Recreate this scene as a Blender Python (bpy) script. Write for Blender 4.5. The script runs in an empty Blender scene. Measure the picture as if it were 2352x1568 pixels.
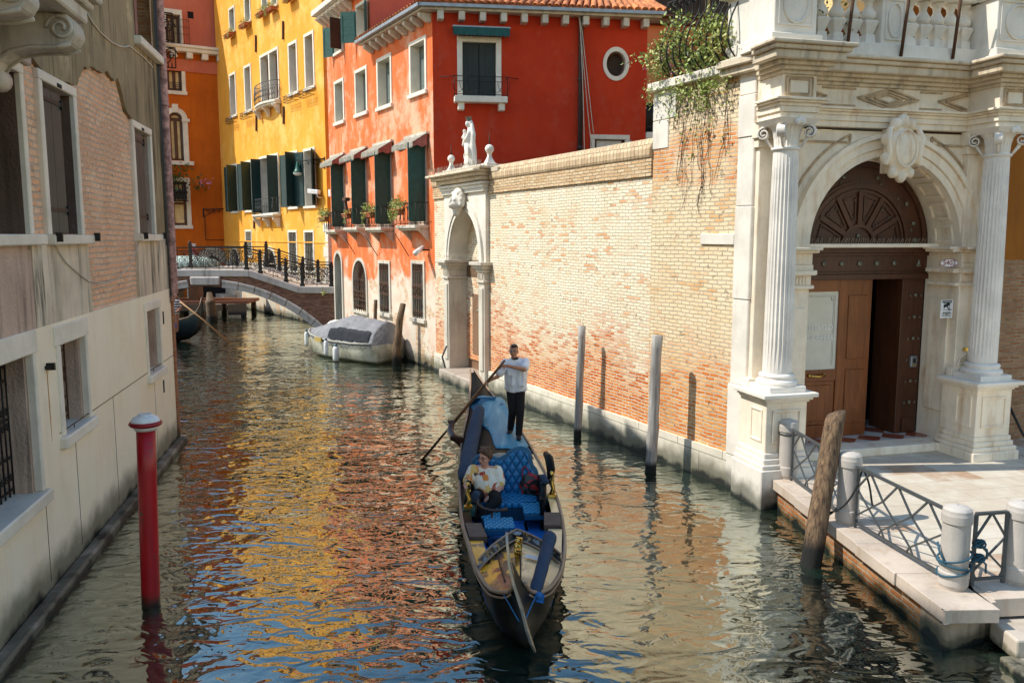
import bpy, math, random
from mathutils import Vector, Matrix
SC = bpy.context.scene
COL = SC.collection
rnd = random.Random(11)
pi = math.pi
# ---------------------------------------------------------------- camera model (measured once; used to read real wall positions)
CF, CH, CT = 1900.0, 4.5, math.atan2(243.0, 1900.0)
def ray(u, v):
    cx, cy = (u-1176)/CF, (784-v)/CF
    return Vector((cx, math.cos(CT)+cy*math.sin(CT), -math.sin(CT)+cy*math.cos(CT)))
def ground(u, v, z=0.0):
    r = ray(u, v); t = (z-CH)/r.z
    return Vector((r.x*t, r.y*t, z))
def atY(u, v, Y):
    r = ray(u, v); t = Y/r.y
    return Vector((r.x*t, Y, CH+r.z*t))
CROP = {'A':(0,0,.5004),'B':(344.5,0,.2563),'C':(344.5,344.5,.2930),'D':(689,0,.2563),'E':(689,287,.3663),'F':(976,0,.3174),
        'G':(1663,0,.3661),'H':(1663,516.8,.3661),'I':(1663,918.7,.4141),'J':(918.7,746.5,.2563),'K':(976,1033.6,.293),
        'L':(0,746.5,.524),'M':(1148.4,631.6,.3661),'N':(1665.2,143.6,.1831),'O':(367.5,545.5,.16478),'P':(0,0,.25634),
        'Q':(0,689,.3661),'R':(1435.5,0,.1831),'T':(976,287,.3663),'d':(0,0,1)}
def cv(c, x, y):
    a = CROP[c]; return a[0]+x*a[2], a[1]+y*a[2]
class Frame:
    """a wall seen from outside: local X to the right, local Y into the wall, Z up"""
    def __init__(s, L, R_):
        L = Vector((L[0], L[1], 0)); R_ = Vector((R_[0], R_[1], 0))
        s.L = L; s.X = (R_-L).normalized(); s.Y = Vector((-s.X.y, s.X.x, 0)); s.w = (R_-L).length
        s.M = Matrix(((s.X.x, s.Y.x, 0, L.x), (s.X.y, s.Y.y, 0, L.y), (0, 0, 1, 0), (0, 0, 0, 1)))
    def at(s, u, v, off=0.0):
        r = ray(u, v); o = Vector((0, 0, CH))-(s.L+s.Y*off)
        t = -o.dot(s.Y)/r.dot(s.Y); p = Vector((0, 0, CH))+r*t
        return (p-s.L).dot(s.X), p.z
    def pt(s, c, x, y, off=0.0):
        return s.at(*cv(c, x, y), off)
    def rc(s, c, x0, x1, y0, y1, off=0.0):
        xm, ym = (x0+x1)/2, (y0+y1)/2
        return (s.pt(c, x0, ym, off)[0], s.pt(c, x1, ym, off)[0], s.pt(c, xm, y1, off)[1], s.pt(c, xm, y0, off)[1])
    def wp(s, x, y, z): return s.M @ Vector((x, y, z))
# ---------------------------------------------------------------- objects
def put(o, parent=None):
    COL.objects.link(o)
    if parent is not None: o.parent = parent
    return o
def thing(name, label, cat, M=None, group=None):
    o = bpy.data.objects.new(name, None); o.empty_display_size = .2
    COL.objects.link(o)
    if M is not None: o.matrix_world = M
    return tag(o, label, cat, group)
def tag(o, label, cat, group=None):
    o['label'] = label; o['category'] = cat
    if group: o['group'] = group
    return o
def T(x, y, z, rz=0): return Matrix.Translation((x, y, z)) @ Matrix.Rotation(rz, 4, 'Z')
def copy_tree(o, parent=None):
    c = o.copy(); COL.objects.link(c)
    if parent is not None: c.parent = parent
    for ch in o.children: copy_tree(ch, c)
    return c
class MB:
    def __init__(s): s.v = []; s.f = []; s.sm = []
    def add(s, vs, fs, smooth=False):
        o = len(s.v); s.v += [tuple(p) for p in vs]; s.f += [tuple(i+o for i in f) for f in fs]; s.sm += [smooth]*len(fs); return s
    def box(s, x0, x1, y0, y1, z0, z1):
        if x0 > x1: x0, x1 = x1, x0
        if y0 > y1: y0, y1 = y1, y0
        if z0 > z1: z0, z1 = z1, z0
        return s.add([(x0,y0,z0),(x1,y0,z0),(x1,y1,z0),(x0,y1,z0),(x0,y0,z1),(x1,y0,z1),(x1,y1,z1),(x0,y1,z1)],
              [(0,3,2,1),(4,5,6,7),(0,1,5,4),(1,2,6,5),(2,3,7,6),(3,0,4,7)])
    def frustum(s, x0, x1, y0, y1, z0, X0, X1, Y0, Y1, z1):
        return s.add([(x0,y0,z0),(x1,y0,z0),(x1,y1,z0),(x0,y1,z0),(X0,Y0,z1),(X1,Y0,z1),(X1,Y1,z1),(X0,Y1,z1)],
              [(0,3,2,1),(4,5,6,7),(0,1,5,4),(1,2,6,5),(2,3,7,6),(3,0,4,7)])
    def bar(s, p, q, w, h=None, up=(0,0,1)):
        p = Vector(p); q = Vector(q); h = w if h is None else h
        d = (q-p)
        if d.length < 1e-6: return s
        d.normalize(); up = Vector(up)
        if abs(d.dot(up)) > .98: up = Vector((1,0,0)) if abs(d.x) < .9 else Vector((0,1,0))
        a = d.cross(up).normalized(); b = a.cross(d).normalized()
        a *= w/2; b *= h/2
        return s.add([p-a-b,p+a-b,p+a+b,p-a+b,q-a-b,q+a-b,q+a+b,q-a+b],
              [(0,1,2,3),(7,6,5,4),(0,4,5,1),(1,5,6,2),(2,6,7,3),(3,7,4,0)])
    def tube(s, pts, r, n=6, smooth=True, closed=False):
        pts = [Vector(p) for p in pts]; m = len(pts)
        if m < 2: return s
        rs = r if isinstance(r, (list, tuple)) else [r]*m
        ref = None; vs = []
        for i, p in enumerate(pts):
            if closed: d = pts[(i+1) % m]-pts[i-1]
            else: d = pts[min(i+1, m-1)]-pts[max(i-1, 0)]
            if d.length < 1e-9: d = Vector((0,0,1))
            d.normalize()
            if ref is None:
                ref = Vector((0,0,1)) if abs(d.z) < .9 else Vector((1,0,0))
            a = (ref-d*ref.dot(d))
            if a.length < 1e-6: a = d.orthogonal()
            a.normalize(); b = d.cross(a); ref = a
            for k in range(n):
                t = 2*pi*k/n; vs.append(p+(a*math.cos(t)+b*math.sin(t))*rs[i])
        fs = []
        for i in range(m if closed else m-1):
            j = (i+1) % m
            for k in range(n):
                fs.append((i*n+k, i*n+(k+1) % n, j*n+(k+1) % n, j*n+k))
        if not closed:
            fs.append(tuple(range(n-1, -1, -1))); fs.append(tuple((m-1)*n+k for k in range(n)))
        return s.add(vs, fs, smooth)
    def lathe(s, prof, c=(0,0,0), n=20, flute=0, smooth=True, axis=None, square=False, crisp=False, s_open=False):
        if crisp:
            for a, b in zip(prof, prof[1:]): s.lathe([a, b], c, n, flute, smooth, axis, square, False, True)
            return s
        """prof: (r, z) list"""
        c = Vector(c); vs = []
        for (r, z) in prof:
            for k in range(n):
                t = 2*pi*(k+.5*(1 if square else 0))/n; rr = r
                if flute: rr = r-(flute if k % 2 else 0)
                p = Vector((rr*math.cos(t), rr*math.sin(t), z))
                if axis is not None: p = axis @ p
                vs.append(c+p)
        fs = []
        for i in range(len(prof)-1):
            for k in range(n):
                fs.append((i*n+k, i*n+(k+1) % n, (i+1)*n+(k+1) % n, (i+1)*n+k))
        if not s_open: fs.append(tuple(range(n-1, -1, -1))); fs.append(tuple((len(prof)-1)*n+k for k in range(n)))
        return s.add(vs, fs, smooth)
    def ball(s, c, rx, ry=None, rz=None, nu=14, nv=9, M=None):
        ry = rx if ry is None else ry; rz = rx if rz is None else rz
        c = Vector(c); vs = [None]; vs = []
        for j in range(1, nv):
            ph = pi*j/nv
            for k in range(nu):
                t = 2*pi*k/nu
                p = Vector((rx*math.sin(ph)*math.cos(t), ry*math.sin(ph)*math.sin(t), rz*math.cos(ph)))
                if M is not None: p = M @ p
                vs.append(c+p)
        top = Vector((0,0,rz)); bot = Vector((0,0,-rz))
        if M is not None: top = M @ top; bot = M @ bot
        vs.append(c+top); vs.append(c+bot); a = len(vs)-2; b = len(vs)-1; fs = []
        for j in range(nv-2):
            for k in range(nu):
                fs.append((j*nu+k, (j+1)*nu+k, (j+1)*nu+(k+1) % nu, j*nu+(k+1) % nu))
        for k in range(nu):
            fs.append((a, k, (k+1) % nu)); fs.append((b, (nv-2)*nu+(k+1) % nu, (nv-2)*nu+k))
        return s.add(vs, fs, True)
    def prism(s, poly, y0, y1, smooth=False):
        """poly in (x,z), extruded along y"""
        n = len(poly); vs = [(x,y0,z) for x,z in poly]+[(x,y1,z) for x,z in poly]
        ar = sum(poly[i][0]*poly[(i+1)%n][1]-poly[(i+1)%n][0]*poly[i][1] for i in range(n))
        F = tuple(range(n)); B = tuple(range(2*n-1, n-1, -1))
        fs = [F, B]+[(i, i+n, (i+1)%n+n, (i+1)%n) for i in range(n)]
        if ar < 0: fs = [f[::-1] for f in fs]
        return s.add(vs, fs, smooth)
    def slab(s, poly, z0, z1):
        n = len(poly); vs = [(x,y,z0) for x,y in poly]+[(x,y,z1) for x,y in poly]
        ar = sum(poly[i][0]*poly[(i+1)%n][1]-poly[(i+1)%n][0]*poly[i][1] for i in range(n))
        fs = [tuple(range(n-1,-1,-1)), tuple(range(n, 2*n))]+[(i, (i+1)%n, (i+1)%n+n, i+n) for i in range(n)]
        if ar < 0: fs = [f[::-1] for f in fs]
        return s.add(vs, fs)
    def sweepx(s, prof, x0, x1, m0=0, m1=0):
        """moulding: prof list of (y,z) swept along x from x0 to x1; m0/m1 mitre factors on -y"""
        n = len(prof); vs = [(x0+m0*y, y, z) for y, z in prof]+[(x1+m1*y, y, z) for y, z in prof]
        fs = [(i, i+1, i+1+n, i+n) for i in range(n-1)]+[(n-1, 0, n, 2*n-1), tuple(range(n-1,-1,-1)), tuple(range(n, 2*n))]
        return s.add(vs, fs)
    def arcband(s, cx, cz, r0, r1, y0, y1, a0=0, a1=pi, n=28):
        vs = []
        for i in range(n+1):
            a = a0+(a1-a0)*i/n; c, d = math.cos(a), math.sin(a)
            for r in (r0, r1):
                for y in (y0, y1): vs.append((cx+r*c, y, cz+r*d))
        fs = []
        for i in range(n):
            o = i*4; p = o+4
            fs += [(o, o+2, p+2, p), (o+1, p+1, p+3, o+3), (o, p, p+1, o+1), (o+2, o+3, p+3, p+2)]
        fs += [(0, 1, 3, 2), (n*4, n*4+2, n*4+3, n*4+1)]
        return s.add(vs, fs)
    def sheet(s, x0, x1, z0, z1, holes, y=0.0):
        """front sheet with rectangular openings (x0,x1,z0,z1)"""
        xs = sorted({x0, x1}|{max(x0, min(x1, h[i])) for h in holes for i in (0, 1)})
        zs = sorted({z0, z1}|{max(z0, min(z1, h[i])) for h in holes for i in (2, 3)})
        vs = []; idx = {}; fs = []
        def vid(i, j):
            if (i, j) not in idx: idx[(i, j)] = len(vs); vs.append((xs[i], y, zs[j]))
            return idx[(i, j)]
        for i in range(len(xs)-1):
            for j in range(len(zs)-1):
                if xs[i+1]-xs[i] < 1e-6 or zs[j+1]-zs[j] < 1e-6: continue
                cx, cz = (xs[i]+xs[i+1])/2, (zs[j]+zs[j+1])/2
                if any(h[0] < cx < h[1] and h[2] < cz < h[3] for h in holes): continue
                fs.append((vid(i, j), vid(i+1, j), vid(i+1, j+1), vid(i, j+1)))
        return s.add(vs, fs)
    def reveal(s, x0, x1, z0, z1, y0, y1):
        """inner faces of an opening"""
        return s.add([(x0,y0,z0),(x1,y0,z0),(x1,y0,z1),(x0,y0,z1),(x0,y1,z0),(x1,y1,z0),(x1,y1,z1),(x0,y1,z1)],
              [(0,4,5,1),(1,5,6,2),(2,6,7,3),(3,7,4,0)])
    def quad(s, a, b, c, d): return s.add([a, b, c, d], [(0,1,2,3)])
    def leaves(s, c, rx, ry, rz, n, size, rg=rnd, down=0.0, hollow=.35):
        c = Vector(c)
        for _ in range(n):
            while True:
                p = Vector((rg.uniform(-1,1), rg.uniform(-1,1), rg.uniform(-1,1)))
                if hollow < p.length < 1: break
            p = Vector((p.x*rx, p.y*ry, p.z*rz))+c
            a = Vector((rg.gauss(0,1), rg.gauss(0,1), rg.gauss(0,.7)-down)).normalized()
            b = a.orthogonal().normalized(); b = Matrix.Rotation(rg.uniform(0, 6.28), 3, a) @ b
            l = size*rg.uniform(.6, 1.35); w = l*rg.uniform(.35, .6)
            s.add([p, p+a*l*.5+b*w*.5, p+a*l, p+a*l*.5-b*w*.5], [(0,1,2,3)])
        return s
    def build(s, name, mat, parent=None, bevel=0, seg=1, M=None, solid=0):
        me = bpy.data.meshes.new(name); me.from_pydata(s.v, [], s.f)
        me.polygons.foreach_set('use_smooth', s.sm); me.materials.append(mat); me.update()
        o = bpy.data.objects.new(name, me); put(o, parent)
        if M is not None: o.matrix_world = M
        if bevel:
            b = o.modifiers.new('Bevel', 'BEVEL'); b.width = bevel; b.segments = seg; b.limit_method = 'ANGLE'; b.angle_limit = .6
        return o
def spiral(cx, cz, r0, turns, n=18, a0=0, y=0, k=.25, flip=1):
    out = []
    for i in range(n+1):
        t = i/n; r = r0*(1-(1-k)*t); a = a0+flip*turns*2*pi*t
        out.append((cx+r*math.cos(a), y, cz+r*math.sin(a)))
    return out
def bez(a, b, c, d, n=10):
    a, b, c, d = map(Vector, (a, b, c, d)); out = []
    for i in range(n+1):
        t = i/n; out.append(a*(1-t)**3+b*3*t*(1-t)**2+c*3*t*t*(1-t)+d*t**3)
    return out
def sag(p, q, drop, n=14):
    p = Vector(p); q = Vector(q)
    return [p.lerp(q, i/n)-Vector((0,0,drop*4*(i/n)*(1-i/n))) for i in range(n+1)]
def text_mesh(body, size, parent, mat, name, M, depth=.002, align='CENTER', sx=1.0):
    cu = bpy.data.curves.new(name, 'FONT'); cu.body = body; cu.size = size; cu.align_x = align; cu.align_y = 'CENTER'; cu.extrude = depth
    o = bpy.data.objects.new(name, cu); COL.objects.link(o)
    dg = bpy.context.evaluated_depsgraph_get()
    me = bpy.data.meshes.new_from_object(o.evaluated_get(dg)); bpy.data.objects.remove(o); bpy.data.curves.remove(cu)
    # text lies in XY facing +Z: stand it up facing -Y
    for v in me.vertices: v.co = M @ Vector((v.co.x*sx, -v.co.z, v.co.y))
    me.materials.clear(); me.materials.append(mat); me.name = name
    ob = bpy.data.objects.new(name, me); return put(ob, parent)
def flesh(name, mat, parent, mb, voxel=.012, smooth=4, M=None):
    """overlapping closed shapes fused into ONE continuous surface"""
    o = mb.build(name+'_raw', mat)
    r = o.modifiers.new('r', 'REMESH'); r.mode = 'VOXEL'; r.voxel_size = voxel; r.use_smooth_shade = True
    sm = o.modifiers.new('s', 'SMOOTH'); sm.iterations = smooth; sm.factor = .5
    dg = bpy.context.evaluated_depsgraph_get()
    me = bpy.data.meshes.new_from_object(o.evaluated_get(dg)); old = o.data
    bpy.data.objects.remove(o); bpy.data.meshes.remove(old)
    me.materials.clear(); me.materials.append(mat); me.name = name
    for p in me.polygons: p.use_smooth = True
    ob = bpy.data.objects.new(name, me); put(ob, parent)
    if M is not None: ob.matrix_world = M
    return ob
def capsule(mb, p, q, r0, r1, n=12):
    p = Vector(p); q = Vector(q); d = (q-p).normalized()
    pts = [p-d*r0*.95, p-d*r0*.6, p, p.lerp(q,.5), q, q+d*r1*.6, q+d*r1*.95]
    mb.tube(pts, [r0*.3, r0*.8, r0, (r0+r1)/2, r1, r1*.8, r1*.3], n); return mb
# ---------------------------------------------------------------- procedural materials
class NT:
    def __init__(s, name, rough=.7, metal=0, spec=.5):
        s.m = bpy.data.materials.new(name); s.m.use_nodes = True; s.t = s.m.node_tree
        s.b = s.t.nodes['Principled BSDF']; s.b.inputs['Roughness'].default_value = rough; s.b.inputs['Metallic'].default_value = metal
        s.b.inputs['Specular IOR Level'].default_value = spec; s._o = None
    def n(s, ty, ins=None, **kw):
        nd = s.t.nodes.new(ty)
        for k, v in kw.items(): setattr(nd, k, v)
        for k, v in (ins or {}).items(): s.set(nd.inputs[k], v)
        return nd
    def set(s, inp, v):
        if isinstance(v, bpy.types.NodeSocket): s.t.links.new(v, inp)
        else:
            if inp.type == 'RGBA' and len(v) == 3: v = (*v, 1)
            inp.default_value = v
    def obj(s):
        if s._o is None: s._o = s.n('ShaderNodeTexCoord').outputs['Object']
        return s._o
    def scale(s, sx, sy, sz, vec=None, rot=(0,0,0)):
        return s.n('ShaderNodeMapping', {'Vector': vec or s.obj(), 'Scale': (sx, sy, sz), 'Rotation': rot}).outputs[0]
    def noise(s, sc=1, det=4, ro=.55, vec=None, dist=0):
        return s.n('ShaderNodeTexNoise', {'Vector': vec or s.obj(), 'Scale': sc, 'Detail': det, 'Roughness': ro, 'Distortion': dist}).outputs['Fac']
    def math(s, op, a, b=0.0, clamp=False):
        nd = s.n('ShaderNodeMath', {0: a, 1: b}, operation=op, use_clamp=clamp); return nd.outputs[0]
    def ss(s, x, lo, hi, a=0.0, b=1.0):
        return s.n('ShaderNodeMapRange', {'Value': x, 'From Min': lo, 'From Max': hi, 'To Min': a, 'To Max': b}, interpolation_type='SMOOTHSTEP').outputs[0]
    def mix(s, f, a, b, mode='MIX'):
        nd = s.n('ShaderNodeMix', data_type='RGBA', blend_type=mode)
        s.set(nd.inputs[0], f); s.set(nd.inputs[6], a); s.set(nd.inputs[7], b); return nd.outputs[2]
    def xyz(s, vec=None): return s.n('ShaderNodeSeparateXYZ', {0: vec or s.obj()}).outputs
    def comb(s, x, y, z=0.0): return s.n('ShaderNodeCombineXYZ', {0: x, 1: y, 2: z}).outputs[0]
    def bump(s, h, strength=.5, dist=.02, normal=None):
        d = {'Height': h, 'Strength': strength, 'Distance': dist}
        if normal is not None: d['Normal'] = normal
        return s.n('ShaderNodeBump', d).outputs[0]
    def done(s, col=None, nrm=None, rough=None):
        if col is not None: s.set(s.b.inputs['Base Color'], col)
        if nrm is not None: s.set(s.b.inputs['Normal'], nrm)
        if rough is not None: s.set(s.b.inputs['Roughness'], rough)
        return s.m
def lin(r, g, b):
    f = lambda c: (c/255/12.92 if c/255 <= .04045 else ((c/255+.055)/1.055)**2.4)
    return (f(r), f(g), f(b))
def sc3(c, k): return tuple(min(1, x*k) for x in c)
def plain(name, c, rough=.6, metal=0, var=.15, sc=6, bump=.15, spec=.4, bd=.01):
    t = NT(name, rough, metal, spec); n = t.noise(sc, 5)
    return t.done(t.mix(t.ss(n, .3, .75), sc3(c, 1-var), sc3(c, 1+var)), t.bump(t.noise(sc*6, 4), bump, bd))
def waterline(t, col, top=.35, algae=(.035,.04,.012), dark=(.012,.013,.01), amt=1.0):
    """green-black tide mark just above the canal (object Z is height above the water)"""
    z = t.xyz()[2]; n = t.math('MULTIPLY', t.noise(2.2, 5), .5)
    h = t.math('SUBTRACT', z, t.math('SUBTRACT', n, .25))
    col = t.mix(t.math('MULTIPLY', t.ss(h, top*1.6, top*.6), .75*amt), col, algae)
    return t.mix(t.math('MULTIPLY', t.ss(h, top*.55, top*.1), amt), col, dark)
def plaster(name, c, c2, patch=None, plo=.58, phi=.62, streak=.35, psc=.6, low=None, lowc=None, wl=0, sc=.5, dirt=(.05,.035,.025), dz=None, bump=.25):
    t = NT(name, .88, 0, .2)
    n1 = t.noise(sc, 6, .6); n2 = t.noise(3.1, 5, .65, t.scale(1, 1, .35)); 
    col = t.mix(t.ss(n1, .3, .7), c, c2)
    col = t.mix(t.math('MULTIPLY', t.ss(n2, .45, .8), .35), col, sc3(c2, .72))
    st = t.noise(1.0, 6, .68, t.scale(3.0, 3.0, .24), .5); sg = t.ss(t.noise(.7, 3), .38, .6)
    col = t.mix(t.math('MULTIPLY', t.math('MULTIPLY', t.ss(st, .47, .64), t.math('ADD', .35, t.math('MULTIPLY', sg, .65))), streak), col, dirt)
    h = t.math('ADD', t.noise(26, 4), t.math('MULTIPLY', n2, 1.5))
    if patch is not None:
        pn = t.math('ADD', t.math('MULTIPLY', t.noise(psc, 7, .68, t.scale(1,1,.7)), .7), t.math('MULTIPLY', t.noise(psc*5, 6, .7), .3))
        f = t.ss(pn, plo, phi)
        if dz is not None: f = t.math('MULTIPLY', f, t.ss(t.xyz()[2], dz[0], dz[1]))
        col = t.mix(t.math('MULTIPLY', f, .85), col, patch)
        h = t.math('SUBTRACT', h, t.math('MULTIPLY', f, .8))
    if low is not None:
        z = t.xyz()[2]; e = t.math('ADD', z, t.math('MULTIPLY', t.math('SUBTRACT', t.noise(.9, 7, .68), .5), 4.5))
        f = t.ss(e, low+.25, low-.25)
        q_ = t.xyz(); bk = t.n('ShaderNodeTexBrick', {'Vector': t.comb(t.math('ADD', q_[0], t.math('MULTIPLY', t.noise(9, 2), .03)), t.math('ADD', q_[2], t.math('MULTIPLY', t.noise(8, 2), .03))), 'Color1': (.55,.27,.12,1), 'Color2': (.72,.50,.30,1), 'Mortar': (.62,.54,.42,1), 'Scale': 1.0, 'Mortar Size': .014, 'Brick Width': .25, 'Row Height': .085})
        lc = t.mix(t.ss(t.noise(1.7, 6, .7), .42, .6), lowc, t.mix(.22, lowc, c)); ex = t.ss(t.noise(.85, 6, .7), .535, .56); lc = t.mix(ex, lc, bk.outputs['Color']); h = t.math('SUBTRACT', h, t.math('MULTIPLY', t.math('MULTIPLY', ex, f), t.math('ADD', .6, bk.outputs['Fac'])))
        col = t.mix(f, col, lc); h = t.math('SUBTRACT', h, t.math('MULTIPLY', f, 1.2))
    if wl: col = waterline(t, col, wl)
    return t.done(col, t.bump(h, bump, .02))
def bricks(name, c1, c2, mort, pale=None, plo=1.2, phi=2.4, pamt=1.0, rand=.3, wl=0, bw=.26, bh=.075, mo=.012, band=None, rub=0, bump=.7, pnoise=2.2, distort=.012, mrg=.5):
    """brickwork with a pale lime-washed zone that rises with height"""
    t = NT(name, .9, 0, .2); o = t.xyz()
    dn = t.n('ShaderNodeTexNoise', {'Vector': t.obj(), 'Scale': 1.7, 'Detail': 3}).outputs['Color']
    dv = t.n('ShaderNodeVectorMath', {0: dn, 1: (.5,.5,.5)}, operation='SUBTRACT').outputs[0]
    dv = t.n('ShaderNodeVectorMath', {0: dv, 1: (distort*3,)*3}, operation='MULTIPLY').outputs[0]
    dn2 = t.n('ShaderNodeTexNoise', {'Vector': t.obj(), 'Scale': 14, 'Detail': 2}).outputs['Color']
    dv2 = t.n('ShaderNodeVectorMath', {0: t.n('ShaderNodeVectorMath', {0: dn2, 1: (.5,.5,.5)}, operation='SUBTRACT').outputs[0], 1: (distort*1.4,)*3}, operation='MULTIPLY').outputs[0]
    base = t.comb(t.math('ADD', o[0], o[1]), o[2])
    v = t.n('ShaderNodeVectorMath', {0: base, 1: dv}, operation='ADD').outputs[0]
    v = t.n('ShaderNodeVectorMath', {0: v, 1: dv2}, operation='ADD').outputs[0]
    br = t.n('ShaderNodeTexBrick', {'Vector': v, 'Color1': (0,0,0,1), 'Color2': (1,1,1,1), 'Mortar': (.5,.5,.5,1), 'Scale': 1.0, 'Mortar Size': mo, 'Mortar Smooth': .35, 'Bias': 0.0, 'Brick Width': bw, 'Row Height': bh}, offset=.5, squash=1.0)
    rb = br.outputs['Color']; m = br.outputs['Fac']
    g = t.xyz(rb)[0]
    col = t.mix(t.ss(g, .05, .95), c1, c2)
    col = t.mix(t.math('MULTIPLY', t.ss(t.noise(9, 5, .65), .4, .75), .45), col, sc3(c1, .55))
    if pale is not None:
        z = o[2]; e = t.math('ADD', z, t.math('MULTIPLY', t.math('SUBTRACT', t.noise(.55, 6, .65), .5), pnoise))
        e = t.math('ADD', e, t.math('MULTIPLY', t.math('SUBTRACT', g, .5), (phi-plo)*rand*2))
        f = t.math('MULTIPLY', t.ss(e, plo, phi), pamt)
        if band is not None:
            b = t.math('MULTIPLY', t.ss(z, band[0]-.3, band[0]), t.ss(z, band[1]+.3, band[1]))
            b = t.math('MULTIPLY', b, t.ss(t.noise(.7, 4), .42, .55)); f = t.math('MULTIPLY', f, t.math('SUBTRACT', 1.0, t.math('MULTIPLY', b, .9)))
        # a few bricks keep their colour; grainy lime elsewhere
        keep = t.math('MULTIPLY', t.ss(g, .74, .9), t.ss(t.noise(.8, 5), .42, .58))
        f = t.math('MULTIPLY', f, t.math('SUBTRACT', 1.0, t.math('MULTIPLY', keep, .75)))
        f = t.math('MULTIPLY', f, t.ss(t.noise(18, 5, .7), .25, .5, .82, 1.0))
        pc = t.mix(t.ss(t.noise(1.1, 7, .68), .42, .72), pale, (pale[0]*.90, pale[1]*.80, pale[2]*.68))
        pc = t.mix(t.math('MULTIPLY', g, .16), pc, sc3(c2, 1.1))
        col = t.mix(f, col, pc)
        mc = t.mix(t.ss(t.noise(1.3, 5), .35, .65), mort, sc3(mort, .7))
        mc = t.mix(t.math('MULTIPLY', f, mrg), mc, sc3(pale, .56))  # shadow lines between pale bricks painted into the mortar colour
    else: mc = t.mix(t.ss(t.noise(3, 5), .35, .65), mort, sc3(mort, .6))
    col = t.mix(m, col, mc)
    h = t.math('ADD', t.math('MULTIPLY', t.math('SUBTRACT', 1.0, m), 1.0), t.math('MULTIPLY', t.noise(30, 4), .35))
    h = t.math('ADD', h, t.math('MULTIPLY', g, .45)); h = t.math('SUBTRACT', h, t.math('MULTIPLY', t.ss(t.noise(5.5, 5, .7), .60, .68), 1.1))
    if rub:
        f = t.ss(t.noise(.9, 6, .7), .5, .56); n = t.noise(16, 6, .75)
        col = t.mix(t.math('MULTIPLY', f, rub), col, t.mix(t.ss(n, .35, .65), sc3(c1, .8), sc3(mort, 1.0)))
        h = t.math('ADD', t.math('MULTIPLY', h, t.math('SUBTRACT', 1.0, t.math('MULTIPLY', f, rub))), t.math('MULTIPLY', n, t.math('MULTIPLY', f, 1.6)))
    if wl: col = waterline(t, col, wl)
    return t.done(col, t.bump(h, bump, .02))
def stone(name, c, stain=(.25,.16,.08), amt=.5, wl=0, veins=True, rough=.6, blocks=None, grime=.0):
    t = NT(name, rough, 0, .35)
    n = t.noise(1.3, 7, .65); n2 = t.noise(7, 6, .7)
    col = t.mix(t.ss(n, .35, .7), sc3(c, 1.05), sc3(c, .84))
    st = t.noise(1.0, 6, .65, t.scale(3.2, 3.2, .7))
    col = t.mix(t.math('MULTIPLY', t.ss(st, .5, .75), amt), col, stain)
    col = t.mix(t.math('MULTIPLY', t.ss(n2, .55, .8), .35), col, sc3(c, .6))
    if grime:
        g = t.noise(1.0, 6, .7, t.scale(4.5, 4.5, .5)); col = t.mix(t.math('MULTIPLY', t.ss(g, .5, .68), grime), col, (.03,.026,.02))
    h = t.math('ADD', t.noise(38, 4), t.math('MULTIPLY', n2, 1.0))
    if blocks is not None:
        o = t.xyz()
        br = t.n('ShaderNodeTexBrick', {'Vector': t.comb(t.math('ADD', o[0], o[1]), o[2]), 'Color1': (0,0,0,1), 'Color2': (1,1,1,1), 'Scale': 1.0, 'Mortar Size': .008, 'Mortar Smooth': .1, 'Brick Width': blocks[0], 'Row Height': blocks[1]})
        col = t.mix(t.math('MULTIPLY', t.xyz(br.outputs['Color'])[0], .25), col, sc3(c, .7))
        col = t.mix(t.math('MULTIPLY', br.outputs['Fac'], .75), col, (.04,.035,.025)); h = t.math('SUBTRACT', h, t.math('MULTIPLY', br.outputs['Fac'], 3))
    if wl: col = waterline(t, col, wl)
    return t.done(col, t.bump(h, .22, .012))
def wood(name, c, c2, rough=.5, along=2, sc=1.0, bump=.3, spec=.4, wl=0, grey=0):
    t = NT(name, rough, 0, spec); s = [9*sc]*3; s[along] = .7*sc
    v = t.scale(*s); n = t.noise(2.0, 6, .65, v, .4); n2 = t.noise(1.2, 4)
    col = t.mix(t.ss(n, .3, .7), c, c2); col = t.mix(t.math('MULTIPLY', t.ss(n2, .4, .7), .4), col, sc3(c, .55))
    if wl:
        z = t.xyz()[2]; col = t.mix(t.ss(z, wl*1.3, wl*.6), col, (.012,.012,.01))
    return t.done(col, t.bump(n, bump, .02))
def leafmat(name, c1, c2, c3=None):
    t = NT(name, .55, 0, .35); n = t.noise(9, 3); n2 = t.noise(2.5, 3)
    col = t.mix(t.ss(n, .35, .65), c1, c2)
    if c3: col = t.mix(t.ss(n2, .5, .7), col, c3)
    t.set(t.b.inputs['Subsurface Weight'], 0.0)
    return t.done(col)
def glassmat(name, c=(.02,.025,.03), rough=.04, spec=1.0):
    t = NT(name, rough, 0, spec); n = t.noise(1.5, 2)
    return t.done(t.mix(n, sc3(c, .8), sc3(c, 1.3)), t.bump(n, .04, .02))
M = {}
M['yellow'] = plaster('ochre_yellow_plaster', (.92,.43,.060), (.85,.36,.040), streak=.3, dirt=(.80,.30,.04), patch=(.95,.55,.16), plo=.48, phi=.62, psc=.5)
M['yellow_low'] = plaster('worn_yellow_plaster', (.95,.47,.05), (.90,.41,.035), streak=.2, dirt=(.4,.18,.05), low=3.4, lowc=(.62,.56,.46), wl=.3)
M['burnt'] = plaster('burnt_orange_plaster', (.64,.155,.012), (.52,.11,.009), streak=.22, dirt=(.16,.03,.01), sc=.4, wl=.3)
M['pinkwall'] = plaster('salmon_pink_plaster', (.66,.20,.115), (.58,.16,.10), streak=.2, dirt=(.3,.09,.06))
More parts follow.
